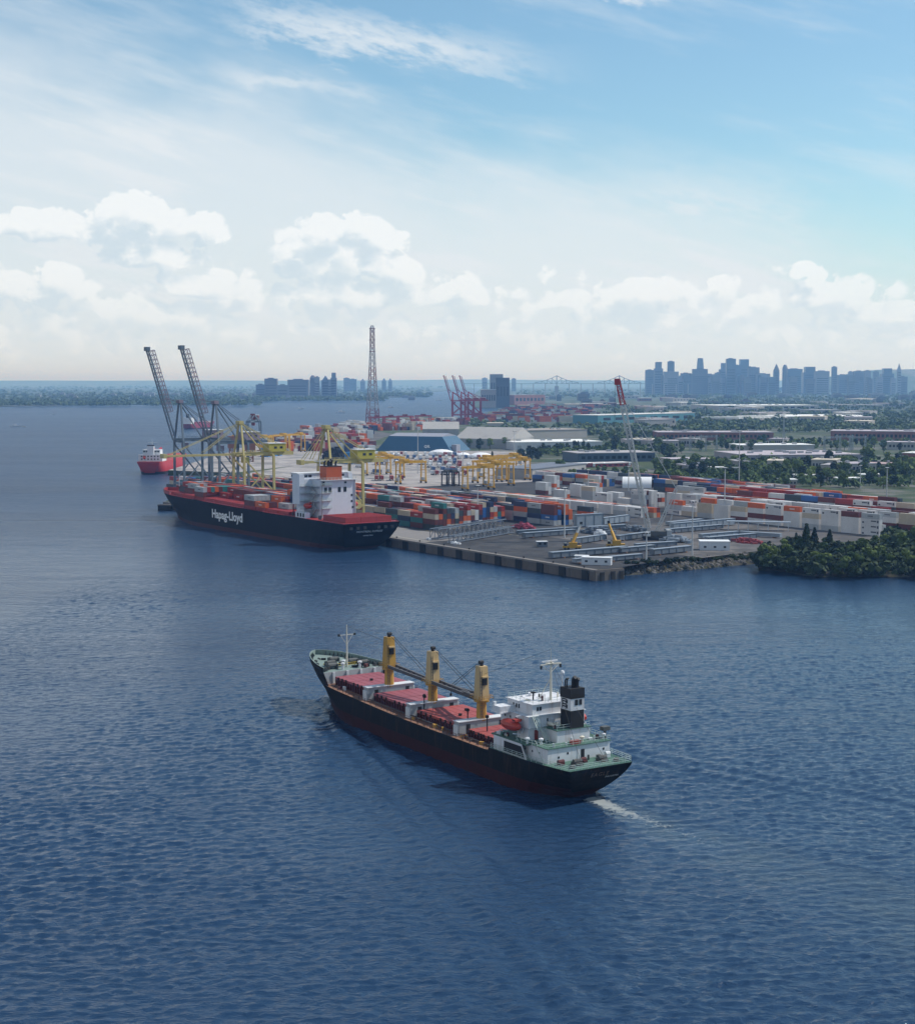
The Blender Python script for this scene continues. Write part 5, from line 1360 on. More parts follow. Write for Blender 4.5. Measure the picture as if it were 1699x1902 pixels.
# light masts
MAST = M('mast_steel', (0.45, 0.46, 0.47), .5, var=.1)
for (x, y0, y1, lb) in ((1048, 999, 905, 'tall light mast standing by the tool container'), (887, 975, 901, 'tall light mast in front of the dark container block'), (740, 945, 880, 'tall light mast behind the stern of the container ship'), (1285, 1033, 930, 'tall light mast beside the white flat-roofed shed'), (1345, 965, 868, 'tall light mast in front of the white stacks'),
                        (1372, 911, 800, 'tallest light mast behind the coloured stacks'), (1597, 908, 864, 'light mast behind the right-hand stacks'), (1200, 1043, 988, 'light mast at the edge of the green bank'), (1092, 930, 872, 'light mast beside the tall white stacks'), (776, 880, 795, 'light mast in front of the blue shed'), (1167, 912, 866, 'light mast by the arched tent'), (1646, 935, 868, 'light mast among the right-hand stacks'), (955, 860, 800, 'light mast by the small fir'), (860, 880, 838, 'light mast on the pale lorry park')):
    b_ = W(x, y0, GZ); t_ = WD(x, y1, b_.y); h = t_.z - GZ
    m_ = thing('light_mast', lb, 'light mast', b_)
    MB().tube((0, 0, 0), (0, 0, h), .42, .22, 8).build('pole', MAST, m_)
    MB().lathe([(.3, 0), (1.3, .1), (1.3, .3), (.3, .5)], (0, 0, h - .4), 8).build('lamp_ring', MAST, m_)
    for k in range(4):
        t2 = k * math.pi / 2; MB().boxr((1.3 * math.cos(t2), 1.3 * math.sin(t2), h - .8), .7, .5, .5, t2).build('lamp', K_GLASS, m_)

# lorries, trailers and machines on the pale lot
TW = M('trailer_white', (0.66, 0.67, 0.69), .5, var=.08); TB = M('trailer_blue', (0.05, 0.10, 0.22), .5, var=.1)
def lorry(m, cabm):
    root = thing('lorry', '', 'lorry')
    MB().box(-6, 5.2, -1.25, 1.25, 1.2, 4.0).build('box_body', m, root); MB().box(5.5, 7.6, -1.2, 1.2, .8, 3.6).build('cab', cabm, root); MB().box(7.6, 7.65, -1.0, 1.0, 2.2, 3.2).build('windscreen', K_GLASS, root)
    for x in (-5, -3.7, 3.4, 6.6):
        for y in (-1.1, 1.1): MB().tube((x, y - .2, .5), (x, y + .2, .5), .5, n=8).build('wheel', Q_RUB, root)
    return root
l1 = lorry(TW, K_PALE); l2 = lorry(TB, TW); l3 = lorry(M('trailer_red', (.25, .04, .035), .5), TW)
spots = [(x, 868 + (i % 3) * 7, R(100)) for i, x in enumerate(range(798, 880, 6))] + [(x, 852, R(95)) for x in range(745, 960, 12)] + [(812, 882, R(10)), (838, 878, R(8)), (700, 880, R(120)), (668, 868, R(120)), (1090, 868, R(5)), (1110, 867, R(3)), (1135, 866, R(4)), (1156, 866, R(4))]
r_ = random.Random(9)
spots += [(x + r_.uniform(-1, 1), y + r_.uniform(-.5, .5), R(98)) for y in (846, 858, 863, 892) for x in range(700, 860, 9) if r_.random() < .6 and not (y == 892 and x > 760)]
for i, (x, y, a) in enumerate(spots):
    k = r_.choice((0, 0, 0, 1, 2)) if y < 890 and x < 1000 else 2
    src = (l1, l2, l3)[k]; used = src.get('used', 0)
    o = src if not used else copy_tree(src); src['used'] = 1
    p = W(x, y, GZ + .06); o.location = p; o.rotation_euler = (0, 0, a + r_.uniform(-.08, .08))
    nm = ('white', 'dark blue', 'red')[k]
    zone = 'parked in the rows along the blue shed' if y < 865 else 'parked on the pale lot by the yellow gantries' if x < 1000 else 'parked in the strip below the dark warehouse'
    tag(o, '%s box lorry %s' % (nm, zone), 'lorry', '%s lorries %s' % (nm, zone))
for o in (l1, l2, l3):
    if 'used' in o: del o['used']
for o in list(COL.objects):
    if o.name.startswith('lorry') and 'used' in o: del o['used']
# two black reach stackers on the lot
for x, y in ((830, 903), (843, 903)):
    s_ = thing('straddle_carrier', 'black straddle carrier standing by the pale lot', 'carrier', W(x, y, GZ), QANG, 'black straddle carriers')
    for sx in (-4, 4):
        for sy in (-2.2, 2.2): MB().bar((sx, sy, 0.3), (sx * .9, sy, 11), .7).build('leg', K_DARK, s_)
    for sy in (-2.2, 2.2): MB().bar((-4.6, sy, 1), (4.6, sy, 1), .8, 1.0).build('sill_beam', K_DARK, s_); MB().bar((-4, sy, 11), (4, sy, 11), .8, 1.0).build('girder', K_DARK, s_)
    MB().box(-1.5, 1.5, -2.4, 2.4, 10.8, 12.6).build('top_house', K_GEAR, s_)
# ------------------------------------------------------------------ foliage
def leaf_mat(name, c0, c1, seed):
    m = bpy.data.materials.new(name); m.use_nodes = True
    t = m.node_tree; t.nodes.clear(); n = NT(t)
    pos = n.new('ShaderNodeNewGeometry').outputs['Position']; rnd = n.new('ShaderNodeObjectInfo').outputs['Random']
    a = n.noise(n.vm('ADD', pos, (seed, 0.0, 0.0)), 0.35, 3.0, 0.6); b = n.noise(pos, 2.1, 3.0, 0.6); g = n.noise(pos, 0.02, 2.0, 0.5)
    f = n.m('ADD', n.m('MULTIPLY', a, 0.5), n.m('ADD', n.m('MULTIPLY', b, 0.25), n.m('ADD', n.m('MULTIPLY', rnd, 0.35), n.m('MULTIPLY', n.m('SUBTRACT', g, 0.5), 0.8))))
    c = n.mix(n.step(f, 0.25, 0.85), c0, c1)
    p = n.new('ShaderNodeBsdfPrincipled'); n.link(c, p.inputs['Base Color']); p.inputs['Roughness'].default_value = 0.75; p.inputs['Specular IOR Level'].default_value = 0.15
    o = n.new('ShaderNodeOutputMaterial'); n.link(p.outputs[0], o.inputs[0])
    return m
LEAF = leaf_mat('leaf_green', (0.030, 0.060, 0.014), (0.12, 0.165, 0.035), 0.0)
LEAF_D = leaf_mat('leaf_dark', (0.009, 0.020, 0.009), (0.030, 0.050, 0.016), 5.0)
LEAF_L = leaf_mat('leaf_light', (0.06, 0.10, 0.02), (0.14, 0.19, 0.035), 9.0)
LEAF_F = leaf_mat('leaf_far', (0.030, 0.055, 0.018), (0.085, 0.12, 0.036), 3.0)
BARK = M('bark', (0.07, 0.055, 0.04), .9, var=.3)
def quads_mesh(name, C, Nrm, size, mat_, r):
    """one leaf-clump quad at each centre, facing roughly along its normal"""
    n_ = len(C)
    Nrm = Nrm + r.normal(0, .55, Nrm.shape); Nrm /= np.linalg.norm(Nrm, axis=1, keepdims=True) + 1e-9
    up = r.normal(0, 1, Nrm.shape); a = np.cross(Nrm, up); a /= np.linalg.norm(a, axis=1, keepdims=True) + 1e-9; b = np.cross(Nrm, a)
    s_ = (size * r.uniform(.6, 1.4, n_))[:, None]; q = r.uniform(.55, 1.0, (n_, 1))
    V = np.stack([C - a * s_ - b * s_ * q, C + a * s_ * q - b * s_ * .7, C + a * s_ + b * s_ * q, C - a * s_ * .6 + b * s_], 1).reshape(-1, 3)
    me = bpy.data.meshes.new(name); me.vertices.add(len(V)); me.vertices.foreach_set('co', V.ravel().astype(np.float32))
    me.loops.add(n_ * 4); me.loops.foreach_set('vertex_index', np.arange(n_ * 4, dtype=np.int32))
    me.polygons.add(n_); me.polygons.foreach_set('loop_start', np.arange(0, n_ * 4, 4, dtype=np.int32))
    me.update(); me.validate(); me.materials.append(mat_)
    return me
def crown_pts(r, lobes, per):
    C = []; Nn = []
    for (cx, cy_, cz, rx, rz) in lobes:
        d = r.normal(0, 1, (per, 3)); d /= np.linalg.norm(d, axis=1, keepdims=True)
        rad = r.uniform(.55, 1.05, (per, 1)) ** .6
        C.append(np.array([cx, cy_, cz]) + d * rad * np.array([rx, rx, rz])); Nn.append(d + np.array([0, 0, .35]))
    return np.concatenate(C), np.concatenate(Nn)
def make_tree(kind, seed):
    r = np.random.default_rng(seed); lob = []
    if kind == 'conifer':
        H_ = 9.0
        for i in range(9):
            f = i / 8; lob.append((0, 0, 1.2 + f * 7.4, 2.3 * (1 - f) + .35, .75))
        C, Nn = crown_pts(r, lob, 60); cm = quads_mesh('crown', C, Nn, .42, LEAF_D, r); tr = MB().tube((0, 0, 0), (0, 0, 8.6), .22, .05, 7)
    elif kind == 'bush':
        for i in range(8): lob.append((r.normal(0, 1.5), r.normal(0, 1.5), r.uniform(.5, 2.4), r.uniform(1.0, 1.8), r.uniform(.9, 1.5)))
        C, Nn = crown_pts(r, lob, 75); cm = quads_mesh('crown', C, Nn, .40, LEAF_D, r); tr = MB()
        for i in range(3): t_ = i * 2.1; tr.tube((0, 0, 0), (math.cos(t_) * 1.1, math.sin(t_) * 1.1, 2.2), .11, .04, 6)
    else:
        H_ = 11.0; w = {'round': 1.0, 'tall': .72, 'wide': 1.3}[kind]
        for i in range(13):
            f = r.uniform(0, 1); a = r.uniform(0, 6.28); q = (1 - (2 * f - .9) ** 2 * .6) * 2.7 * w
            lob.append((math.cos(a) * q * r.uniform(.3, 1), math.sin(a) * q * r.uniform(.3, 1), 3.2 + f * 6.6, r.uniform(1.3, 2.3) * w ** .5, r.uniform(1.0, 1.8)))
        C, Nn = crown_pts(r, lob, 62); cm = quads_mesh('crown', C, Nn, .55, {'round': LEAF, 'tall': LEAF_D, 'wide': LEAF}[kind], r)
        tr = MB().tube((0, 0, 0), (0, 0, 4.5), .34, .22, 8)
        for i in range(5): a = i * 1.26; tr.tube((0, 0, 3.0 + i * .3), (math.cos(a) * 2.0 * w, math.sin(a) * 2.0 * w, 6.4 + (i % 3)), .16, .05, 6)
    root = thing({'bush': 'bush', 'conifer': 'fir_tree'}.get(kind, 'tree'), '', 'tree' if kind != 'bush' else 'bush')
    tr.build('trunk', BARK, root); obj('crown', cm, root)
    return root
protos = {k: [make_tree(k, 40 + i * 7 + j) for j in range(3 if k != 'conifer' else 2)] for i, k in enumerate(('round', 'tall', 'wide', 'bush', 'conifer'))}
light = []
for p in protos['round'][:2]:
    q = copy_tree(p)
    for ch in q.children:
        if ch.name.startswith('crown'): ch.data = ch.data.copy(); ch.data.materials.clear(); ch.data.materials.append(LEAF_L)
    light.append(q)
protos['light'] = light
used_p = set()
tr_rng = random.Random(21)
def plant(kind, p, s, label, group, cat=None):
    src = tr_rng.choice(protos[kind])
    if src.name in used_p: o = copy_tree(src)
    else: used_p.add(src.name); o = src
    o.location = p; o.scale = (s * tr_rng.uniform(.85, 1.2), s * tr_rng.uniform(.85, 1.2), s * tr_rng.uniform(.85, 1.15)); o.rotation_euler = (0, 0, tr_rng.uniform(0, 6.28))
    tag(o, label, cat or ('bush' if kind == 'bush' else 'tree'), group)
    return o
# dark thicket on the river bank
for i in range(64):
    f = tr_rng.random(); x = 1405 + 330 * f; yb = 1055 + 12 * sstep(1440, 1560, x) ; y = yb - tr_rng.uniform(2, 14 + 38 * sstep(1400, 1500, x))
    big = x > 1630 and y < 1035
    k = tr_rng.choice(['bush', 'bush', 'wide', 'round'])
    if k in ('wide', 'round'): s = tr_rng.uniform(.55, .8) * (1.25 if big else 1)
    else: s = tr_rng.uniform(1.1, 1.7)
    plant(k, W(x, y, GZ - 1.5), s, 'dark leafy shrub in the riverbank thicket' if k == 'bush' else 'dark broadleaf tree in the riverbank thicket', 'riverbank thicket ' + ('shrubs' if k == 'bush' else 'trees'))
for x, y, s in ((1497, 1018, 1.25), (1512, 1012, 1.0), (1540, 1016, 1.05), (1478, 1016, .8)):
    plant('conifer', W(x, y, GZ), s, 'slender dark fir rising out of the riverbank thicket', 'firs on the riverbank')
for i in range(40):
    x = tr_rng.uniform(1160, 1420); y = 1054 - (x - 1160) * .048 + tr_rng.uniform(-10, -4)
    plant('bush', W(x, y, GZ - .4), tr_rng.uniform(.3, .6), 'low green shrub on top of the stony bank', 'low shrubs on the stony bank')
# riprap stones along the bank (about 250 single stones)
STONE = M('riprap_stone', (0.11, 0.105, 0.10), .9, var=.35, dirt=(0.06, 0.055, 0.05), dirt_amt=.6, bump=.5)
smesh = []
for i in range(5):
    bm = bmesh.new(); bmesh.ops.create_icosphere(bm, subdivisions=1, radius=1.0)
    rr = random.Random(i)
    for v in bm.verts: v.co *= rr.uniform(.72, 1.2); v.co.z *= .7
    me = bpy.data.meshes.new('stone'); bm.to_mesh(me); bm.free(); me.materials.append(STONE); smesh.append(me)
bank = thing('stone_bank', 'grey stony rip-rap bank between the quay tip and the riverbank thicket', 'stone bank', W(1250, 1060, 0))
bo = W(1250, 1060, 0)
for i in range(290):
    x = tr_rng.uniform(1156, 1425); f = tr_rng.random(); y0 = 1071 - (x - 1153) * .092 if x < 1420 else 1047
    p = W(x, y0, 0) + Vector((0, 1.5 + 9 * f, -.2 + 4.3 * f)); s = tr_rng.uniform(.6, 1.5)
    o = obj('stone', tr_rng.choice(smesh), bank, p - bo); o.scale = (s, s * tr_rng.uniform(.7, 1.2), s); o.rotation_euler = (tr_rng.uniform(0, 6), tr_rng.uniform(0, 6), tr_rng.uniform(0, 6))
mb = MB(); pts = [(x, 1072 - (x - 1153) * .092) for x in range(1150, 1440, 20)]
lo = [W(x, y, 0) + Vector((0, .5, -1.0)) for x, y in pts]; hi = [W(x, y, 0) + Vector((0, 13.5, GZ + .05)) for x, y in pts]
for i in range(len(pts) - 1): mb.add([lo[i], lo[i + 1], hi[i + 1], hi[i]], [(0, 1, 2, 3)])
lo2 = [W(x, 1060 + 12 * sstep(1430, 1520, x), 0) + Vector((0, -2.0, -1)) for x in range(1410, 1780, 30)]; hi2 = [q + Vector((0, 14, GZ + 1.2)) for q in lo2]
for i in range(len(lo2) - 1): mb.add([lo2[i], lo2[i + 1], hi2[i + 1], hi2[i]], [(0, 1, 2, 3)])
tag(mb.build('river_bank', M_BANK), kind='structure')
# trees inland
def inland(n_, x0, x1, y0, y1, kinds, smin, smax, where, avoid=()):
    for i in range(n_):
        for _ in range(12):
            x, y = tr_rng.uniform(x0, x1), tr_rng.uniform(y0, y1)
            if not any(a <= x <= b and c <= y <= d for a, b, c, d in avoid): break
        k = tr_rng.choice(kinds)
        nm = {'round': 'round green tree', 'tall': 'dark upright tree', 'wide': 'broad green tree', 'light': 'pale yellow-green tree', 'conifer': 'dark fir', 'bush': 'green bush'}[k]
        plant(k, W(x, y, GZ), tr_rng.uniform(smin, smax), '%s %s' % (nm, where), '%ss %s' % (nm, where))
AV = [(1380, 1610, 842, 862), (1220, 1440, 805, 822), (1075, 1220, 845, 868), (985, 1090, 866, 896), (1540, 1699, 806, 820), (1246, 1325, 845, 866)]
inland(95, 1215, 1720, 868, 905, ['round', 'wide', 'tall', 'tall', 'round', 'wide', 'light'], .75, 1.25, 'in the belt behind the container stacks')
inland(40, 1240, 1720, 856, 872, ['round', 'wide', 'tall', 'light'], .7, 1.15, 'in front of the flat grey factory roof', AV)
inland(26, 1040, 1300, 876, 890, ['bush', 'round', 'light', 'bush'], .5, .85, 'in the hedge behind the arched tent')
inland(26, 1000, 1130, 832, 850, ['round', 'tall', 'wide', 'conifer'], .75, 1.15, 'beside the white-roofed warehouse', [(1075, 1220, 845, 868)])
inland(14, 955, 1010, 846, 862, ['conifer', 'tall'], .8, 1.1, 'in the dark clump by the pale lot')
inland(16, 855, 945, 824, 838, ['round', 'tall', 'light'], .8, 1.3, 'between the blue shed and the grey shed')
inland(36, 1115, 1260, 806, 850, ['round', 'tall', 'wide'], .9, 1.35, 'in the grove behind the crawler crane', AV)
inland(40, 1225, 1690, 822, 845, ['round', 'tall', 'wide', 'light'], .8, 1.2, 'between the two factory rows', AV)
plant('round', W(1610, 866, GZ), 1.9, 'big solitary dark round tree on the lawn beside the flat factory', None)
plant('tall', W(1540, 872, GZ), 1.5, 'large dark tree in front of the flat factory roof', None)
plant('light', W(1040, 880, GZ), 1.2, 'bright yellow-green tree beside the grey shed', None)
plant('light', W(1640, 908, GZ), 1.0, 'bright yellow-green tree above the right-hand stacks', None)
plant('conifer', W(914, 858, GZ), 1.3, 'small lone fir on the pale lot', None)
for k in protos:
    for o in protos[k]:
        if o.name not in used_p:
            for ch in list(o.children): bpy.data.objects.remove(ch)
            bpy.data.objects.remove(o)
# far woods: too many to count
def woods(name, regions, label, mat_, seed):
    r = np.random.default_rng(seed); CC = []; NN = []; SS = []
    for (x0, x1, y0, y1, n_, hgt, zg) in regions:
        xs_ = r.uniform(x0, x1, n_); ys_ = r.uniform(y0, y1, n_)
        for x, y in zip(xs_, ys_):
            p = W(float(x), float(y), zg); h = hgt * r.uniform(.6, 1.25); per = 26
            d = r.normal(0, 1, (per, 3)); d /= np.linalg.norm(d, axis=1, keepdims=True); d[:, 2] = np.abs(d[:, 2]) * 1.1 - .25
            wd_ = h * r.uniform(.55, 1.1)
            CC.append(np.array([p.x, p.y, zg + h * .45]) + d * np.array([wd_, wd_ * .8, h * .55]) * r.uniform(.6, 1, (per, 1))); NN.append(d + np.array([0, 0, .4])); SS.append(np.full(per, h * .20))
    C = np.concatenate(CC); Nn = np.concatenate(NN); S = np.concatenate(SS)
    o = obj(name, quads_mesh(name, C, Nn, 1.0 * S, mat_, r)); tag(o, label, 'trees', kind='stuff')
woods('shore_woods', [(-120, 480, 748.5, 754.5, 620, 13, 3.2), (-120, 480, 738, 749, 900, 13, 3.2), (470, 720, 738.8, 746, 420, 15, 3.2), (690, 800, 733, 737.5, 240, 16, 3.2), (-120, 800, 722, 738, 900, 16, 3.2), (-120, 860, 714.5, 722, 700, 20, 3.2)], 'hazy tree belt along the far river shore', LEAF_F, 5)
woods('belt_undergrowth', [(1215, 1740, 866, 908, 330, 6.5, GZ), (1230, 1740, 856, 872, 120, 7, GZ), (1240, 1740, 822, 832, 60, 8, GZ), (1120, 1260, 808, 850, 90, 7.5, GZ), (1000, 1130, 838, 850, 50, 7, GZ), (1030, 1330, 878, 892, 70, 4, GZ)], 'dense green undergrowth between the tree belts behind the stacks', LEAF, 8)
woods('thicket_undergrowth', [(1420, 1760, 1022, 1056, 150, 5.0, GZ - 2.2), (1480, 1760, 1046, 1064, 110, 4.5, .6), (1490, 1780, 1058, 1073, 120, 3.4, .4), (1420, 1510, 1046, 1060, 50, 3.2, .6), (1640, 1770, 990, 1030, 60, 7, GZ - 1), (1500, 1790, 1044, 1066, 200, 4.6, 2.2)], 'dense dark undergrowth of the riverbank thicket', LEAF_D, 9)
woods('city_woods', [(1260, 1720, 783, 805, 420, 10, GZ), (1120, 1720, 757, 783, 460, 12, GZ), (1280, 1720, 738, 757, 520, 13, GZ), (960, 1720, 724, 740, 700, 14, GZ), (960, 1330, 792, 812, 130, 9, GZ), (870, 1000, 780, 800, 60, 8, GZ)], 'hazy green woods between the factories and the city', LEAF_F, 6)

# ------------------------------------------------------------------ buildings
def face_windows(o, x0, x1, z0, z1, n_, w, h, y, m=K_GLASS, name='window'):
    me = MB().box(-w / 2, w / 2, -.12, .12, -h / 2, h / 2).mesh(name, m)
    for i in range(n_): obj(name, me, o, (x0 + (x1 - x0) * (i + .5) / n_, y, (z0 + z1) / 2))
def bld(name, label, x0, y0, x1, y1, depth, h, wall, roof, cat='building', nwin=0, units=0, doors=0, par=.5, gable=0.0, group=None, saw=0, winm=K_GLASS, z=GZ):
    a, b = W(x0, y0, z), W(x1, y1, z); d = b - a; L = d.length; rz = math.atan2(d.y, d.x); o = thing(name, label, cat, (a.x, a.y, z - .3), rz, group)
    MB().box(0, L, 0, depth, 0, h).build('wall', wall, o)
    if gable:
        g = MB(); g.add([(-.4, -.4, h), (L + .4, -.4, h), (L + .4, depth + .4, h), (-.4, depth + .4, h), (-.4, depth / 2, h + gable), (L + .4, depth / 2, h + gable)], [(0, 1, 5, 4), (2, 3, 4, 5), (0, 4, 3), (1, 2, 5), (0, 3, 2, 1)]); ro = g.build('roof', roof, o)
    elif saw:
        g = MB(); n_ = saw
        for i in range(n_):
            xa, xb = L * i / n_, L * (i + 1) / n_
            g.add([(xa, 0, h), (xb, 0, h), (xb, depth, h), (xa, depth, h), (xa, 0, h + 3.2), (xa, depth, h + 3.2)], [(0, 1, 2, 3), (4, 5, 2, 1), (0, 4, 1), (3, 2, 5), (0, 3, 5, 4)])
        ro = g.build('roof', roof, o)
    else: ro = MB().box(-par, L + par, -par, depth + par, h, h + .7).build('roof', roof, o)
    for i in range(units):
        ux, uy = L * tr_rng.uniform(.08, .9), depth * tr_rng.uniform(.2, .8); MB().box(ux, ux + L * .03 + 2, uy, uy + 3, h + .6, h + 2.6).build('roof_unit', K_GREY, ro)
    if nwin: face_windows(o, L * .03, L * .97, h * .35, h * .75, nwin, L * .94 / nwin * .6, h * .32, -.05, winm)
    for i in range(doors):
        x = L * (i + .5) / doors; MB().box(x - 2.4, x + 2.4, -.2, .1, .2, min(h * .7, 5.5)).build('loading_door', K_DARK if i % 2 else K_GREY, o)
    return o
B_WHITE = M('roof_white', (0.72, 0.72, 0.71), .6, var=.06, dirt=(0.5, 0.48, 0.45), dirt_amt=.25, scale=.02); B_GREY = M('roof_gravel', (0.33, 0.315, 0.33), .9, var=.12, scale=.04); B_LIL = M('roof_lilac', (0.37, 0.335, 0.37), .9, var=.10, dirt=(0.25, 0.24, 0.25), dirt_amt=.4, scale=.03)
B_WALL = M('wall_beige', (0.36, 0.335, 0.31), .8, var=.1, scale=.05); B_DARK = M('wall_slate', (0.06, 0.085, 0.11), .7, var=.12, scale=.05); B_TEAL = M('wall_teal', (0.05, 0.17, 0.21), .7, var=.12, scale=.03); B_BRICK = M('wall_brick', (0.20, 0.085, 0.065), .85, var=.15, scale=.05); B_CONC = M('wall_concrete', (0.30, 0.295, 0.29), .85, var=.12, scale=.03, dirt=GRIME, dirt_amt=.3, streak=True)
# blue bulk store with leaning walls
bs = thing('bulk_store', 'blue bulk store with leaning walls and white lettering beside the pale lot', 'building', W(770, 838, GZ), 0)
a, b = W(699, 837, GZ), W(838, 839.5, GZ); c_ = W(770, 838, GZ); d = (b - a).normalized(); nrm = Vector((-d.y, d.x, 0)); L = (b - a).length; dp = 62.0
BL = M('store_blue', (0.022, 0.085, 0.155), .6, var=.10, dirt=(0.03, 0.09, 0.15), dirt_amt=.4, streak=True, scale=.05); BLR = M('store_roof', (0.24, 0.25, 0.30), .7, var=.08)
base = [a, b, b + nrm * dp, a + nrm * dp]; ins = 12; top = [a + d * ins + nrm * 9, b - d * 15 + nrm * 9, b - d * 15 + nrm * (dp - 9), a + d * ins + nrm * (dp - 9)]
wl = MB(); v_ = [Vector((q.x, q.y, 0)) - Vector((c_.x, c_.y, 0)) for q in base] + [Vector((q.x, q.y, 0)) - Vector((c_.x, c_.y, 0)) + Vector((0, 0, 17)) for q in top]
wl.add(v_, [(0, 1, 5, 4), (1, 2, 6, 5), (2, 3, 7, 6), (3, 0, 4, 7)]); wl.build('wall', BL, bs)
rf = MB(); mid = [(v_[4] + v_[7]) / 2 + Vector((0, 0, 3.2)), (v_[5] + v_[6]) / 2 + Vector((0, 0, 3.2))]; rf.add(v_[4:] + mid, [(0, 1, 5, 4), (2, 3, 4, 5), (0, 4, 3), (1, 2, 5)]); rf.build('roof', BLR, bs)
tl = text_mesh('store_lettering', 'QSL', 4.2, C_LET, bs, v_[0] + d * (L * .66) + nrm * 3.3 + Vector((0, 0, 5.2)), (R(62), 0, math.atan2(d.y, d.x)), bold=.1); tl.location = v_[0] + d * (L * .67) + nrm * 1.9 + Vector((0, 0, 4.6))
q_ = MB(); e_ = (v_[1] + v_[2]) / 2; q_.boxr((v_[1].x + nrm.x * 14, v_[1].y + nrm.y * 14, 0), 12, 6, 8, math.atan2(nrm.y, nrm.x)); q_.build('annex', BLR, bs)
bld('storage_shed', 'long grey pitched storage shed beyond the blue bulk store', 845, 832, 948, 834, 75, 12, B_CONC, B_CONC, 'building', gable=13, doors=0)
bld('storage_shed', 'small grey storage shed tucked behind the blue bulk store', 785, 812, 852, 812, 60, 12, B_CONC, B_CONC, 'building', gable=10)
bld('storage_shed', 'low tan shed next to the long grey storage shed', 905, 797, 935, 797, 40, 10, B_WALL, M('roof_tan', (.5, .44, .36), .8), 'building')
bld('warehouse', 'white-roofed warehouse with loading doors beside the dark trees', 955, 836, 1118, 834, 75, 9, M('wall_palewhite', (.52, .52, .54), .7), B_WHITE, 'building', doors=9, units=6)
bld('warehouse', 'dull brown-roofed hall behind the white-roofed warehouse', 965, 816, 1090, 813, 70, 12, B_WALL, M('roof_brown', (.27, .24, .22), .9), 'building', units=5)
bld('warehouse', 'dark slate-walled warehouse with white roof edge behind the red stock strip', 1073, 859, 1216, 857, 48, 9, B_DARK, B_GREY, 'building', nwin=12, units=7)
bld('warehouse', 'grey open-fronted shed with dark bays next to the yellow gantries', 988, 891, 1088, 879, 34, 8.5, B_CONC, M('roof_slate', (.13, .15, .19), .8), 'building', doors=8)
bld('red_stock_strip', 'long low red and white stock shed beside the lorry strip', 1062, 869, 1172, 866, 16, 3.5, M('wall_red', (.33, .05, .06), .7), B_WHITE, 'building', nwin=10)
tn = thing('arched_tent', 'white arched fabric tent among the back container rows', 'tent', W(1183, 905, GZ), R(-8))
ar = MB(); n_ = 10; pr = [(math.cos(math.pi * i / n_) * 9, math.sin(math.pi * i / n_) * 8.0) for i in range(n_ + 1)]
ar.add([(-11, y, z) for y, z in pr] + [(11, y, z) for y, z in pr], [(i, i + 1, i + 12, i + 11) for i in range(n_)]); ar.build('canvas', M('tent_white', (.66, .68, .71), .6, var=.05), tn, smooth=True)
ar = MB(); ar.add([(11, y, z) for y, z in pr], [tuple(range(n_ + 1))]); ar.build('end_wall', B_DARK, tn); ar = MB(); ar.add([(-11, y, z) for y, z in pr], [tuple(range(n_ + 1))]); ar.build('end_wall', B_CONC, tn)
for i, (x, y, s_) in enumerate(((893, 850, 14), (858, 846, 9), (820, 845, 16), (690, 842, 6), (733, 845, 6))):
    t_ = thing('salt_dome', ['white rounded tarpaulin dome beside the small fir', 'white tarpaulin dome next to the blue store corner', 'long white tarpaulin dome along the blue store', 'small white dome tank by the shunting yard', 'small white dome tank in front of the blue store'][i], 'dome', W(x, y, GZ))
    MB().lathe([(s_, 0), (s_ * .95, s_ * .12), (s_ * .75, s_ * .26), (s_ * .4, s_ * .36), (.05, s_ * .40)], (0, 0, 0), 14).build('canvas', M('tarp_white', (.68, .7, .74)), t_, smooth=True)
    MB().lathe([(s_ * 1.02, 0), (s_ * 1.02, .6), (s_ * .97, .6)], (0, 0, 0), 14).build('base_ring', B_CONC, t_)
bld('warehouse', 'long teal-walled warehouse behind the trees by the crane boom', 1110, 787, 1290, 781, 60, 16, B_TEAL, M('roof_pale', (.55, .56, .56), .7), 'building', nwin=8, units=5)
bld('factory', 'very long white-roofed factory in front of the distant woods', 1335, 762, 1520, 761, 190, 13, B_WALL, B_WHITE, 'building', units=10, nwin=14)
bld('factory', 'wide low factory with bright white roof beside the sawtooth roof', 1440, 781, 1635, 780, 180, 8, B_WALL, B_WHITE, 'building', units=8)
bld('factory', 'factory with pale sawtooth roof next to the wide white factory', 1372, 784, 1462, 781, 90, 7, B_WALL, B_WHITE, 'building', saw=12)
bld('factory', 'grey brick factory row behind the young trees', 1222, 818, 1436, 818, 60, 11, B_BRICK, B_LIL, 'building', nwin=26, units=12)
bld('factory', 'broad flat lilac-grey factory roof with skylights beside the solitary tree', 1385, 859, 1600, 857, 95, 7, M('wall_lilac', (.30, .27, .28), .8), B_LIL, 'building', nwin=16, units=18)
bld('factory', 'white-edged roof of the hall just behind the flat lilac-grey factory', 1375, 842, 1512, 841, 40, 9, B_WALL, B_WHITE, 'building', units=5)
bld('factory', 'long brick factory row with pale roof at the right-hand trees', 1542, 818, 1730, 820, 60, 13, B_BRICK, B_LIL, 'building', nwin=22, units=10)
bld('office_block', 'brown brick office block with white roof edge beside the solitary tree', 1675, 862, 1740, 864, 30, 11, B_BRICK, B_WHITE, 'building', nwin=8)
bld('store_building', 'small lilac-roofed store beside the crawler crane boom', 1246, 865, 1326, 864, 32, 6, B_WALL, B_LIL, 'building', nwin=6)
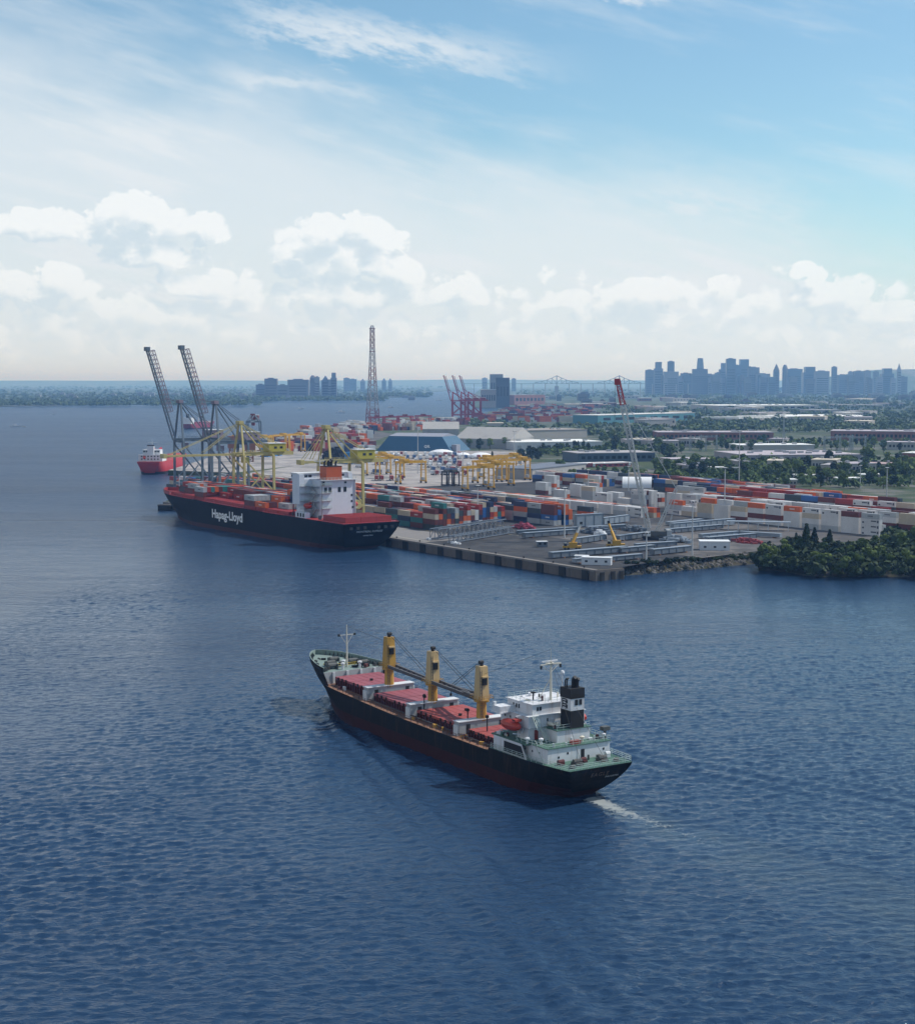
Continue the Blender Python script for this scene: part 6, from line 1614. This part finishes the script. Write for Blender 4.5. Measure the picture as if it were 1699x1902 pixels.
for i, (x0, x1, y, lb) in enumerate(((1272, 1390, 878, 'long thin pale roof among the tree belt by the tallest light mast'), (1440, 1480, 902, 'short pale roof half hidden by the tree belt'), (1478, 1550, 893, 'long pale roof half hidden in the middle of the tree belt'), (1555, 1600, 899, 'small grey and white cabin roof at the edge of the tree belt'), (1600, 1650, 892, 'low grey roof beside the bright yellow-green tree'))):
    bld('low_house', lb, x0, y, x1, y, 12, 4.5, B_WALL, B_WHITE, 'house', nwin=6)
PALES = [B_WHITE, B_LIL, B_GREY, M('roof_tan', (.5, .44, .36), .8), M('roof_rose', (.36, .26, .25), .8)]
for i in range(34):
    x = tr_rng.uniform(1130, 1690); y = tr_rng.choice((tr_rng.uniform(784, 800), tr_rng.uniform(822, 836), tr_rng.uniform(764, 780), tr_rng.uniform(868, 884), tr_rng.uniform(742, 756))); wd_ = tr_rng.uniform(18, 52); k_ = tr_rng.randint(0, 4)
    bld('low_hall', '%s hall roof showing between the trees of the industrial district' % ('white', 'lilac-grey', 'grey', 'tan', 'rose')[k_], x, y, x + wd_, y + tr_rng.uniform(-1, 1), 30 if y > 800 else 60, tr_rng.uniform(6, 10) if y > 800 else tr_rng.uniform(10, 15), B_WALL if i % 2 else B_CONC, PALES[k_], 'building', nwin=7, units=2, group='%s hall roofs among the trees' % ('white', 'lilac-grey', 'grey', 'tan', 'rose')[k_])
for i in range(16):
    x = tr_rng.uniform(960, 1260); y = tr_rng.uniform(740, 762); k_ = tr_rng.randint(0, 4)
    bld('low_hall', '%s dock hall beside the distant red container terminal' % ('white', 'lilac-grey', 'grey', 'tan', 'rose')[k_], x, y, x + tr_rng.uniform(14, 40), y, 60, tr_rng.uniform(9, 16), B_WALL if i % 2 else B_BRICK, PALES[k_], 'building', nwin=5, group='%s dock halls' % ('white', 'lilac-grey', 'grey', 'tan', 'rose')[k_])
bld('hangar', 'pale hangar behind the long white-roofed factory', 1550, 757, 1640, 757, 80, 9, B_WALL, B_GREY, 'building')
# electrical substation gantries
SG = M('galvanised', (.30, .33, .35), .5, var=.1)
for i, (x, y) in enumerate(((1296, 838), (1316, 836), (1545, 838), (1568, 836), (1592, 838))):
    g_ = thing('substation_gantry', 'galvanised lattice gantry in the substation between the factory rows', 'pylon', W(x, y, GZ), 0, 'substation gantries')
    for sx in (-1, 1): MB().lattice((sx * 9, 0, 0), (sx * 9, 0, 18), 2.0, 1.0, 6, .35).build('mast', SG, g_)
    MB().lattice((-11, 0, 16), (11, 0, 16), 1.6, 1.6, 6, .32).build('crossbeam', SG, g_)
pl = thing('lattice_pylon', 'slim pale lattice pylon in front of the broad white factory', 'pylon', W(1455, 826, GZ)); MB().lattice((0, 0, 0), (0, 0, 36), 3.2, .8, 12, .35).build('mast', SG, pl); MB().bar((-5, 0, 30), (5, 0, 30), .4).build('crossarm', SG, pl)

# tall red and white crossing tower
tb = W(692, 797, GZ); T_R = M('tower_red', (.21, .085, .09), .6, var=.15); T_W = M('tower_white', (.27, .27, .30), .6, var=.12); th = WD(692, 604, tb.y).z - GZ
tw_ = thing('transmission_tower', 'very tall red and white lattice transmission tower at the riverside', 'tower', tb, R(24))
secs = [(0, .20, 19, 15.4), (.20, .42, 15.4, 11), (.42, .60, 11, 8.4), (.60, .78, 8.4, 6.2), (.78, .97, 6.2, 5.6)]
for i, (f0_, f1_, wa, wb) in enumerate(secs):
    MB().lattice((0, 0, th * f0_), (0, 0, th * f1_), wa, wb, (4, 5, 5, 6, 7)[i], (1.3, 1.1, 1.0, .9, .85)[i]).build('tower_section', T_R if i % 2 == 0 else T_W, tw_)
for i, z in enumerate((th * .97, th * .86, th * .75)):
    MB().box(-4, 4, -4, 4, z - .6, z + .5).build('platform', T_R, tw_)
MB().lattice((0, 0, th * .97), (0, 0, th), 5.4, 2.6, 2, .6).build('tower_cap', T_W, tw_)
# power lines slung from the tower across the river
# ------------------------------------------------------------------ other vessels
V_RED = M('tanker_red', (.40, .03, .04), .5, var=.12, dirt=(.22, .03, .03), dirt_amt=.4, streak=True, scale=.1); V_BLK = M('tanker_bottom', (.02, .016, .018), .6)
tk = thing('tanker', 'bright red tanker with white deckhouse moored at the second pier', 'ship', (-281, 1418, 0), R(87))
HT = Hull(128, 23, lambda x: 12.0 + 2.5 * sstep(90, 125, x), rake=.06, stern_full=.92, boot=2.6, over=.04, keel=-3); HT.build(tk, [V_RED, V_BLK], lambda x, s_: 0, [M('tanker_deck', (.30, .05, .04), .7)])
tier('accommodation', 8, 24, -11, 11, 12, 18, K_WHITE, parent=tk); tier('bridge_house', 12, 22, -8, 8, 18, 22.5, K_WHITE, parent=tk)
bh = MB().box(9, 12, -3, 3, 18, 26).build('funnel', K_WHITE, tk); MB().box(8.9, 12.1, -3.1, 3.1, 26, 27).build('funnel_cap', K_DARK, bh)
windows(tk, K_GLASS, [(8, y, z) for y in (-7, -4, -1, 2, 5, 8) for z in (14, 16.5)], 1.4, 1.2, 'x', .1); windows(tk, K_GLASS, [(12, y, 20.8) for y in (-6.5, -4, 4, 6.5)], 2.0, 1.4, 'x', .1)
lifeboat(tk, (8.5, 5.5, 15.5), 7, 2.8, 2.8, K_ORANGE)
for x in (40, 66): 
    MB().tube((x, 4, 12), (x, 4, 22), 1.2, 1.0, 10).build('crane_post', V_RED, tk); MB().bar((x, 4, 22), (x - 16, 4, 19), 1.3).build('crane_jib', V_RED, tk)
MB().bar((30, 0, 13.5), (112, 0, 13.5), 2.5, 1.2).build('pipe_deck', M('pipe_orange', (.42, .12, .04), .6), tk)
MB().tube((16, 0, 22), (16, 0, 32), .35, .15, 8).bar((16, -4, 29), (16, 4, 29), .35).build('radar_mast', K_WHITE, tk)
fs_o = W(345, 797, 0); fs_b = W(418, 792, 0); dd = fs_b - fs_o
fs = thing('freighter', 'distant dark red freighter lying out on the river', 'ship', fs_o, math.atan2(dd.y, dd.x))
V_MAR = M('freighter_maroon', (.23, .03, .06), .6, var=.12)
HF = Hull(min(dd.length, 118), 20, lambda x: 9 + 3 * sstep(60, 110, x), rake=.05, boot=1.5, keel=-3); HF.build(fs, [V_MAR, V_BLK], lambda x, s_: 0, [M('freighter_deck', (.28, .22, .20), .8)])
tier('accommodation', 6, 18, -8, 8, 9, 20, K_PALE, parent=fs); MB().box(7, 10, -2.5, 2.5, 20, 27).build('funnel', K_DARK, fs)
for x in (34, 54, 74): MB().tube((x, 0, 9), (x, 0, 21), .9, .7, 8).build('crane_post', K_PALE, fs); MB().box(x - 7, x + 7, -7, 7, 9, 11.5).build('hatch_cover', V_MAR, fs)
for i, (x, y, L_) in enumerate(((18, 792, 22), (40, 793, 10), (549, 760, 26), (624, 766, 26), (478, 750, 26), (718, 757, 24), (809, 744, 30), (95, 770, 12))):
    b_ = thing('motor_boat', ['white motor boat off the left-hand river edge', 'small white motor boat following another by the river edge', 'white motor boat in mid river', 'white motor boat nearest the crossing tower', 'white motor boat under the far apartment blocks', 'white motor boat just past the crossing tower', 'white motor boat near the crimson cranes', 'tiny white motor boat off the tree-lined shore'][i], 'boat', W(x, y, .1), tr_rng.uniform(-.3, .3))
    HM = Hull(L_, L_ * .26, lambda xx: L_ * .09, rake=.12, boot=.3, keel=-.8, bow_len=.45); HM.build(b_, [K_WHITE, K_WHITE], lambda xx, s_: 0, [K_PALE])
    MB().box(L_ * .3, L_ * .62, -L_ * .09, L_ * .09, L_ * .08, L_ * .2).build('cabin', K_WHITE, b_); MB().box(L_ * .6, L_ * .63, -L_ * .08, L_ * .08, L_ * .12, L_ * .18).build('windscreen', K_GLASS, b_)
bg_ = thing('mooring_dolphin', 'black mooring block standing in the water off the ship bow', 'dolphin', W(306, 948, 0)); MB().box(-4, 4, -3, 3, -3, 3.4).build('block', Q_RUB, bg_); MB().box(-4.3, 4.3, -3.3, 3.3, 3.4, 3.9).build('cap', Q_CONC, bg_)
# rust-brown bulk loader behind the grey cranes
BR = M('loader_rust', (.21, .085, .05), .7, var=.25)
ld_ = thing('bulk_loader', 'rust-brown bulk loading tower behind the yellow quay crane', 'loader', W(448, 858, GZ), .2)
MB().lattice((-9, 0, 0), (-9, 0, 24), 5, 5, 6, .9).build('tower', BR, ld_); MB().lattice((9, 3, 0), (9, 3, 20), 6, 6, 5, .9).build('tower', BR, ld_); MB().box(-13, -4, -5, 5, 14, 26).build('head_house', BR, ld_); MB().bar((-9, 0, 26), (30, 6, 12), 2.4, 2.8).build('conveyor', R_YEL, ld_); MB().box(4, 14, -3, 8, 12, 22).build('hopper', BR, ld_)
for i, (x, y, lb) in enumerate(((512, 849, 'bright blue shed between the yellow and orange cranes'), (672, 862, 'bright blue shed beside the yellow quay crane house'))):
    bld('blue_shed', lb, x - 14 - 4 * i, y, x + 12 + 4 * i, y - 3, 9, 9 + 2 * i, M('shed_blue', (.02, .15, .36), .6), M('shed_blue_roof', (.03, .17, .38), .6), 'shed', doors=2)
# ------------------------------------------------------------------ the far bank: grain silos, bridge, apartment blocks
bld('silo_block', 'tan grain silo block at the distant basin', 893, 757, 921, 757, 60, 56, M('silo_tan', (.30, .27, .26), .9, var=.08, scale=.01), B_WHITE, 'silos', nwin=6, z=3.6)
bld('silo_block', 'dark grain silo tower beside the tan silo block', 921, 757, 946, 757, 60, 92, M('silo_dark', (.07, .08, .10), .9, var=.08, scale=.01), B_DARK, 'silos', nwin=4, z=3.6)
bld('silo_block', 'high silo head house rising behind the grain silos', 910, 748, 934, 748, 70, 108, M('silo_mid', (.20, .19, .18), .9, var=.08, scale=.01), B_GREY, 'silos', nwin=5, z=3.6)
bld('silo_block', 'low brown dock sheds beside the grain silos', 955, 752, 1012, 751, 60, 34, B_BRICK, B_GREY, 'silos', nwin=8, z=3.6)
def tower_blk(x0, x1, yt, D, label, style=0, group=None, m=None, depth=None, gz=4.0):
    a, b = WD(x0, 708, D), WD(x1, 708, D); L = b.x - a.x; top = WD(x0, yt, D).z; dp_ = depth or max(24, L * .8)
    o = thing('high_rise', label, 'building', (a.x, D, gz - 1), 0, group); h = top - gz + 1; m = m or SKY_M[tr_rng.randint(0, 3)]
    if style == 0: MB().box(0, L, 0, dp_, 0, h).build('wall', m, o); MB().box(L * .25, L * .7, dp_ * .3, dp_ * .7, h, h + 4).build('plant_room', m, o)
    elif style == 1: MB().box(0, L, 0, dp_, 0, h * .80).build('wall', m, o); MB().box(L * .15, L * .85, dp_ * .1, dp_ * .9, h * .80, h).build('upper_storeys', m, o)
    elif style == 2:
        MB().box(0, L, 0, dp_, 0, h * .78).build('wall', m, o); g = MB(); g.add([(0, 0, h * .78), (L, 0, h * .78), (L, dp_, h * .78), (0, dp_, h * .78), (L / 2, dp_ / 2, h)], [(0, 1, 4), (1, 2, 4), (2, 3, 4), (3, 0, 4)]); g.build('pointed_roof', m, o)
    elif style == 3:
        g = MB(); q = L * .28
        g.add([(-q, 0, 0), (L + q, 0, 0), (L + q, dp_, 0), (-q, dp_, 0), (q * .55, 4, h), (L - q * .55, 4, h), (L - q * .55, dp_ - 4, h), (q * .55, dp_ - 4, h)], [(0, 1, 5, 4), (1, 2, 6, 5), (2, 3, 7, 6), (3, 0, 4, 7), (4, 5, 6, 7)]); g.build('wall', m, o)
    elif style == 4: MB().lathe([(L / 2, 0), (L / 2, h * .88), (L * .40, h * .94), (L * .2, h)], (L / 2, dp_ / 2, 0), 14).build('wall', m, o)
    nf = max(3, min(9, int(h / 16)))
    fl = MB().box(0, L * .84, -.15, .15, 0, h * .72 / nf * .42).mesh('window_band', K_GLASS)
    for i in range(nf): obj('window_band', fl, o, (L * .08, 0, h * .06 + h * .70 * i / nf))
    return o
SKY_M = [M('tower_stone', (.11, .11, .12), .6, var=.08, scale=.01), M('tower_glass', (.05, .065, .09), .3, var=.08, scale=.01), M('tower_brown', (.09, .075, .07), .7, var=.08, scale=.01), M('tower_pale', (.19, .19, .20), .7, var=.08, scale=.01)]
DC = 9600.0
sky_l = [  # x0, x1, top y, style, what sets it apart
    (1199, 1214, 687, 0, 'broad block at the left end of the city skyline'), (1215, 1231, 672, 1, 'tall stepped tower beside the flat-topped slab tower'), (1240, 1252, 671, 0, 'tall flat-topped slab tower on the skyline'), (1234, 1260, 690, 0, 'wide shoulder block under the flat-topped slab tower'),
    (1265, 1284, 693, 0, 'low broad block below the flared tower'), (1294, 1307, 665, 3, 'tapering flared tower with narrow top'), (1283, 1320, 685, 1, 'stepped block around the foot of the flared tower'), (1310, 1327, 695, 0, 'low block beside the flared tower'),
    (1328, 1342, 692, 0, 'short block left of the highest tower cluster'), (1337, 1360, 674, 1, 'broad stepped tower in the highest cluster'), (1349, 1366, 666, 0, 'tallest flat tower in the highest cluster'), (1358, 1376, 678, 0, 'middle tower filling the highest cluster'), (1371, 1394, 667, 1, 'second tallest stepped tower in the highest cluster'), (1390, 1410, 682, 0, 'broad tower closing the highest cluster'), (1405, 1430, 694, 0, 'low broad block beside the highest cluster'),
    (1437, 1447, 675, 2, 'slim tower with pointed dark roof'), (1453, 1463, 677, 4, 'slim rounded tower next to the pointed one'), (1462, 1490, 685, 0, 'broad block after the rounded tower'), (1492, 1518, 681, 1, 'wide stepped block in the middle of the skyline'), (1515, 1540, 689, 0, 'low block beside the wide stepped block'), (1545, 1554, 681, 0, 'thin lone slab rising above low blocks'),
    (1557, 1575, 696, 0, 'low flat block after the thin slab'), (1576, 1584, 690, 0, 'small square tower after the thin slab'), (1587, 1605, 689, 0, 'pale mid-rise at the foot of the hill'), (1606, 1617, 688, 0, 'narrow mid-rise at the foot of the hill'), (1622, 1632, 690, 0, 'squat tower by the hill'), (1638, 1660, 684, 1, 'stepped block on the hill slope'), (1667, 1673, 674, 2, 'little domed tower on the hill')]
for (x0, x1, yt, stl, lb) in sky_l: tower_blk(x0, x1, yt, DC + tr_rng.uniform(-500, 500), lb, stl)
for i in range(30):
    x = tr_rng.uniform(1195, 1700); w_ = tr_rng.uniform(6, 16); tower_blk(x, x + w_, tr_rng.uniform(697, 704), DC - tr_rng.uniform(200, 900), 'low hazy block in front of the city towers', 0, 'low blocks below the skyline')
for i in range(34):
    x = tr_rng.uniform(880, 1700); w_ = tr_rng.uniform(7, 26); D_ = tr_rng.uniform(5200, 8200); yb = 708 + 81 * 2900 / D_; tower_blk(x, x + w_, yb - tr_rng.uniform(5, 13), D_, 'small far building between the river and the city', tr_rng.choice((0, 0, 1)), 'scattered far buildings', depth=40)
ap = [(475, 492, 714, 0, 'low apartment block at the end of the shore towers'), (491, 514, 703, 0, 'square dark apartment tower on the far shore'), (534, 572, 705, 0, 'long slab apartment block on the far shore'), (514, 534, 715, 0, 'low pale flats between the square tower and the long slab'), (575, 586, 697, 4, 'rounded apartment tower after the long slab'), (584, 593, 700, 0, 'thin apartment tower touching the rounded one'), (596, 622, 706, 0, 'broad apartment block under the domed tower'), (598, 610, 697, 2, 'apartment tower with domed top'), (614, 625, 692, 1, 'tallest apartment tower on the far shore'),
      (638, 649, 702, 0, 'pale far tower past the tallest one'), (648, 662, 704, 0, 'pale far tower beside the previous pair'), (669, 678, 703, 2, 'small far tower with hipped top'), (709, 717, 702, 2, 'little domed tower just past the crossing tower'), (721, 728, 702, 2, 'second little domed tower past the crossing tower'), (895, 905, 702, 0, 'far office block behind the silos'), (950, 958, 703, 0, 'thin far chimney-like block right of the silos')]
for i, (x0, x1, yt, stl, lb) in enumerate(ap): tower_blk(x0, x1, yt, 7600 if x0 < 626 else 12500, lb, stl)
for i in range(26):
    x = tr_rng.uniform(60, 780); D_ = tr_rng.uniform(6800, 9000); tower_blk(x, x + tr_rng.uniform(6, 16), 708 + 81 * 2900 / D_ - tr_rng.uniform(3, 7), D_, 'small white house or hall among the far shore trees', 0, 'buildings among the far shore trees', SKY_M[3], depth=25)
# cantilever road bridge
bgD = 8600.0; br_ = thing('cantilever_bridge', 'distant cantilever truss bridge with two peaks', 'bridge', (0, bgD, 0)); BG = M('bridge_green', (.12, .17, .17), .6)
def bx_(px_): return (px_ - CXP) / FPX * bgD
def bz_(py_): return WD(CXP, py_, bgD).z
deck_z = bz_(712.5)
MB().bar((bx_(860), 0, deck_z), (bx_(1290), 0, deck_z), 14, 2.0).build('bridge_deck', BG, br_)
for pk in (1033, 1149):
    for s_ in (-1, 1):
        prof = [(0, 697.5), (9, 702), (18, 705.5), (28, 708.5), (40, 710.5)]
        w_ = MB()
        for (a0, ya), (a1, yb) in zip(prof[:-1], prof[1:]):
            for y in (-9, 9): w_.bar((bx_(pk + s_ * a0), y, bz_(ya)), (bx_(pk + s_ * a1), y, bz_(yb)), 2.2); w_.bar((bx_(pk + s_ * a1), y, bz_(yb)), (bx_(pk + s_ * a1), y, deck_z), 1.4); w_.bar((bx_(pk + s_ * a0), y, deck_z), (bx_(pk + s_ * a1), y, bz_(yb)), 1.2)
        w_.build('truss_arm', BG, br_)
    MB().bar((bx_(pk), -9, 0), (bx_(pk), -9, bz_(697)), 3).build('tower_leg', BG, br_); MB().bar((bx_(pk), 9, 0), (bx_(pk), 9, bz_(697)), 3).build('tower_leg', BG, br_); MB().box(bx_(pk) - 10, bx_(pk) + 10, -14, 14, -3, deck_z - 12).build('pier', B_CONC, br_)
for px_ in range(880, 1290, 22):
    if abs(px_ - 1033) > 12 and abs(px_ - 1149) > 12: MB().box(bx_(px_) - 1.6, bx_(px_) + 1.6, -7, 7, -3, deck_z - .9).build('pier', B_CONC, br_)
# low wooded hill behind the city and far ridges
def hill(name, D, prof, depth):
    mb = MB(); pts = [(WD(x, y, D)) for x, y in prof]; n_ = len(pts)
    v = [(p.x, D, 2.0) for p in pts] + [(p.x, D + depth * .5, p.z) for p in pts] + [(p.x, D + depth, 2.0) for p in pts]
    mb.add(v, [(i, i + 1, i + 1 + n_, i + n_) for i in range(n_ - 1)] + [(i + n_, i + 1 + n_, i + 1 + 2 * n_, i + 2 * n_) for i in range(n_ - 1)])
    o = mb.build(name, M_FAR); o['kind'] = 'structure'
hill('city_hill', 11500, [(1560, 708), (1600, 700), (1635, 697), (1660, 692), (1685, 687), (1720, 684), (1800, 683), (1900, 688), (2050, 704)], 2600)
hill('far_ridge', 24000, [(-400, 707.4), (0, 706.4), (120, 706.8), (300, 706.2), (500, 706.8), (700, 706.0), (820, 704.8), (870, 704.2), (960, 704.8), (1100, 706), (1300, 706.4), (1700, 706.2), (2100, 707)], 5000)
# ------------------------------------------------------------------ haze: the summer air over the river
hz = MB().box(-95000, 95000, -62000, 97000, -6.0, 300.0).build('haze', [])
hm = bpy.data.materials.new('haze_air'); hm.use_nodes = True
t = hm.node_tree; t.nodes.clear(); n = NT(t)
pv = n.new('ShaderNodeVolumePrincipled')
pv.inputs['Color'].default_value = (0.27, 0.53, 1.0, 1)
pv.inputs['Absorption Color'].default_value = (1, 1, 1, 1)
pv.inputs['Density'].default_value = 7.0e-5
pv.inputs['Anisotropy'].default_value = 0.3
mo = n.new('ShaderNodeOutputMaterial'); n.link(pv.outputs[0], mo.inputs['Volume'])
hz.data.materials.append(hm)
tag(hz, kind='stuff')
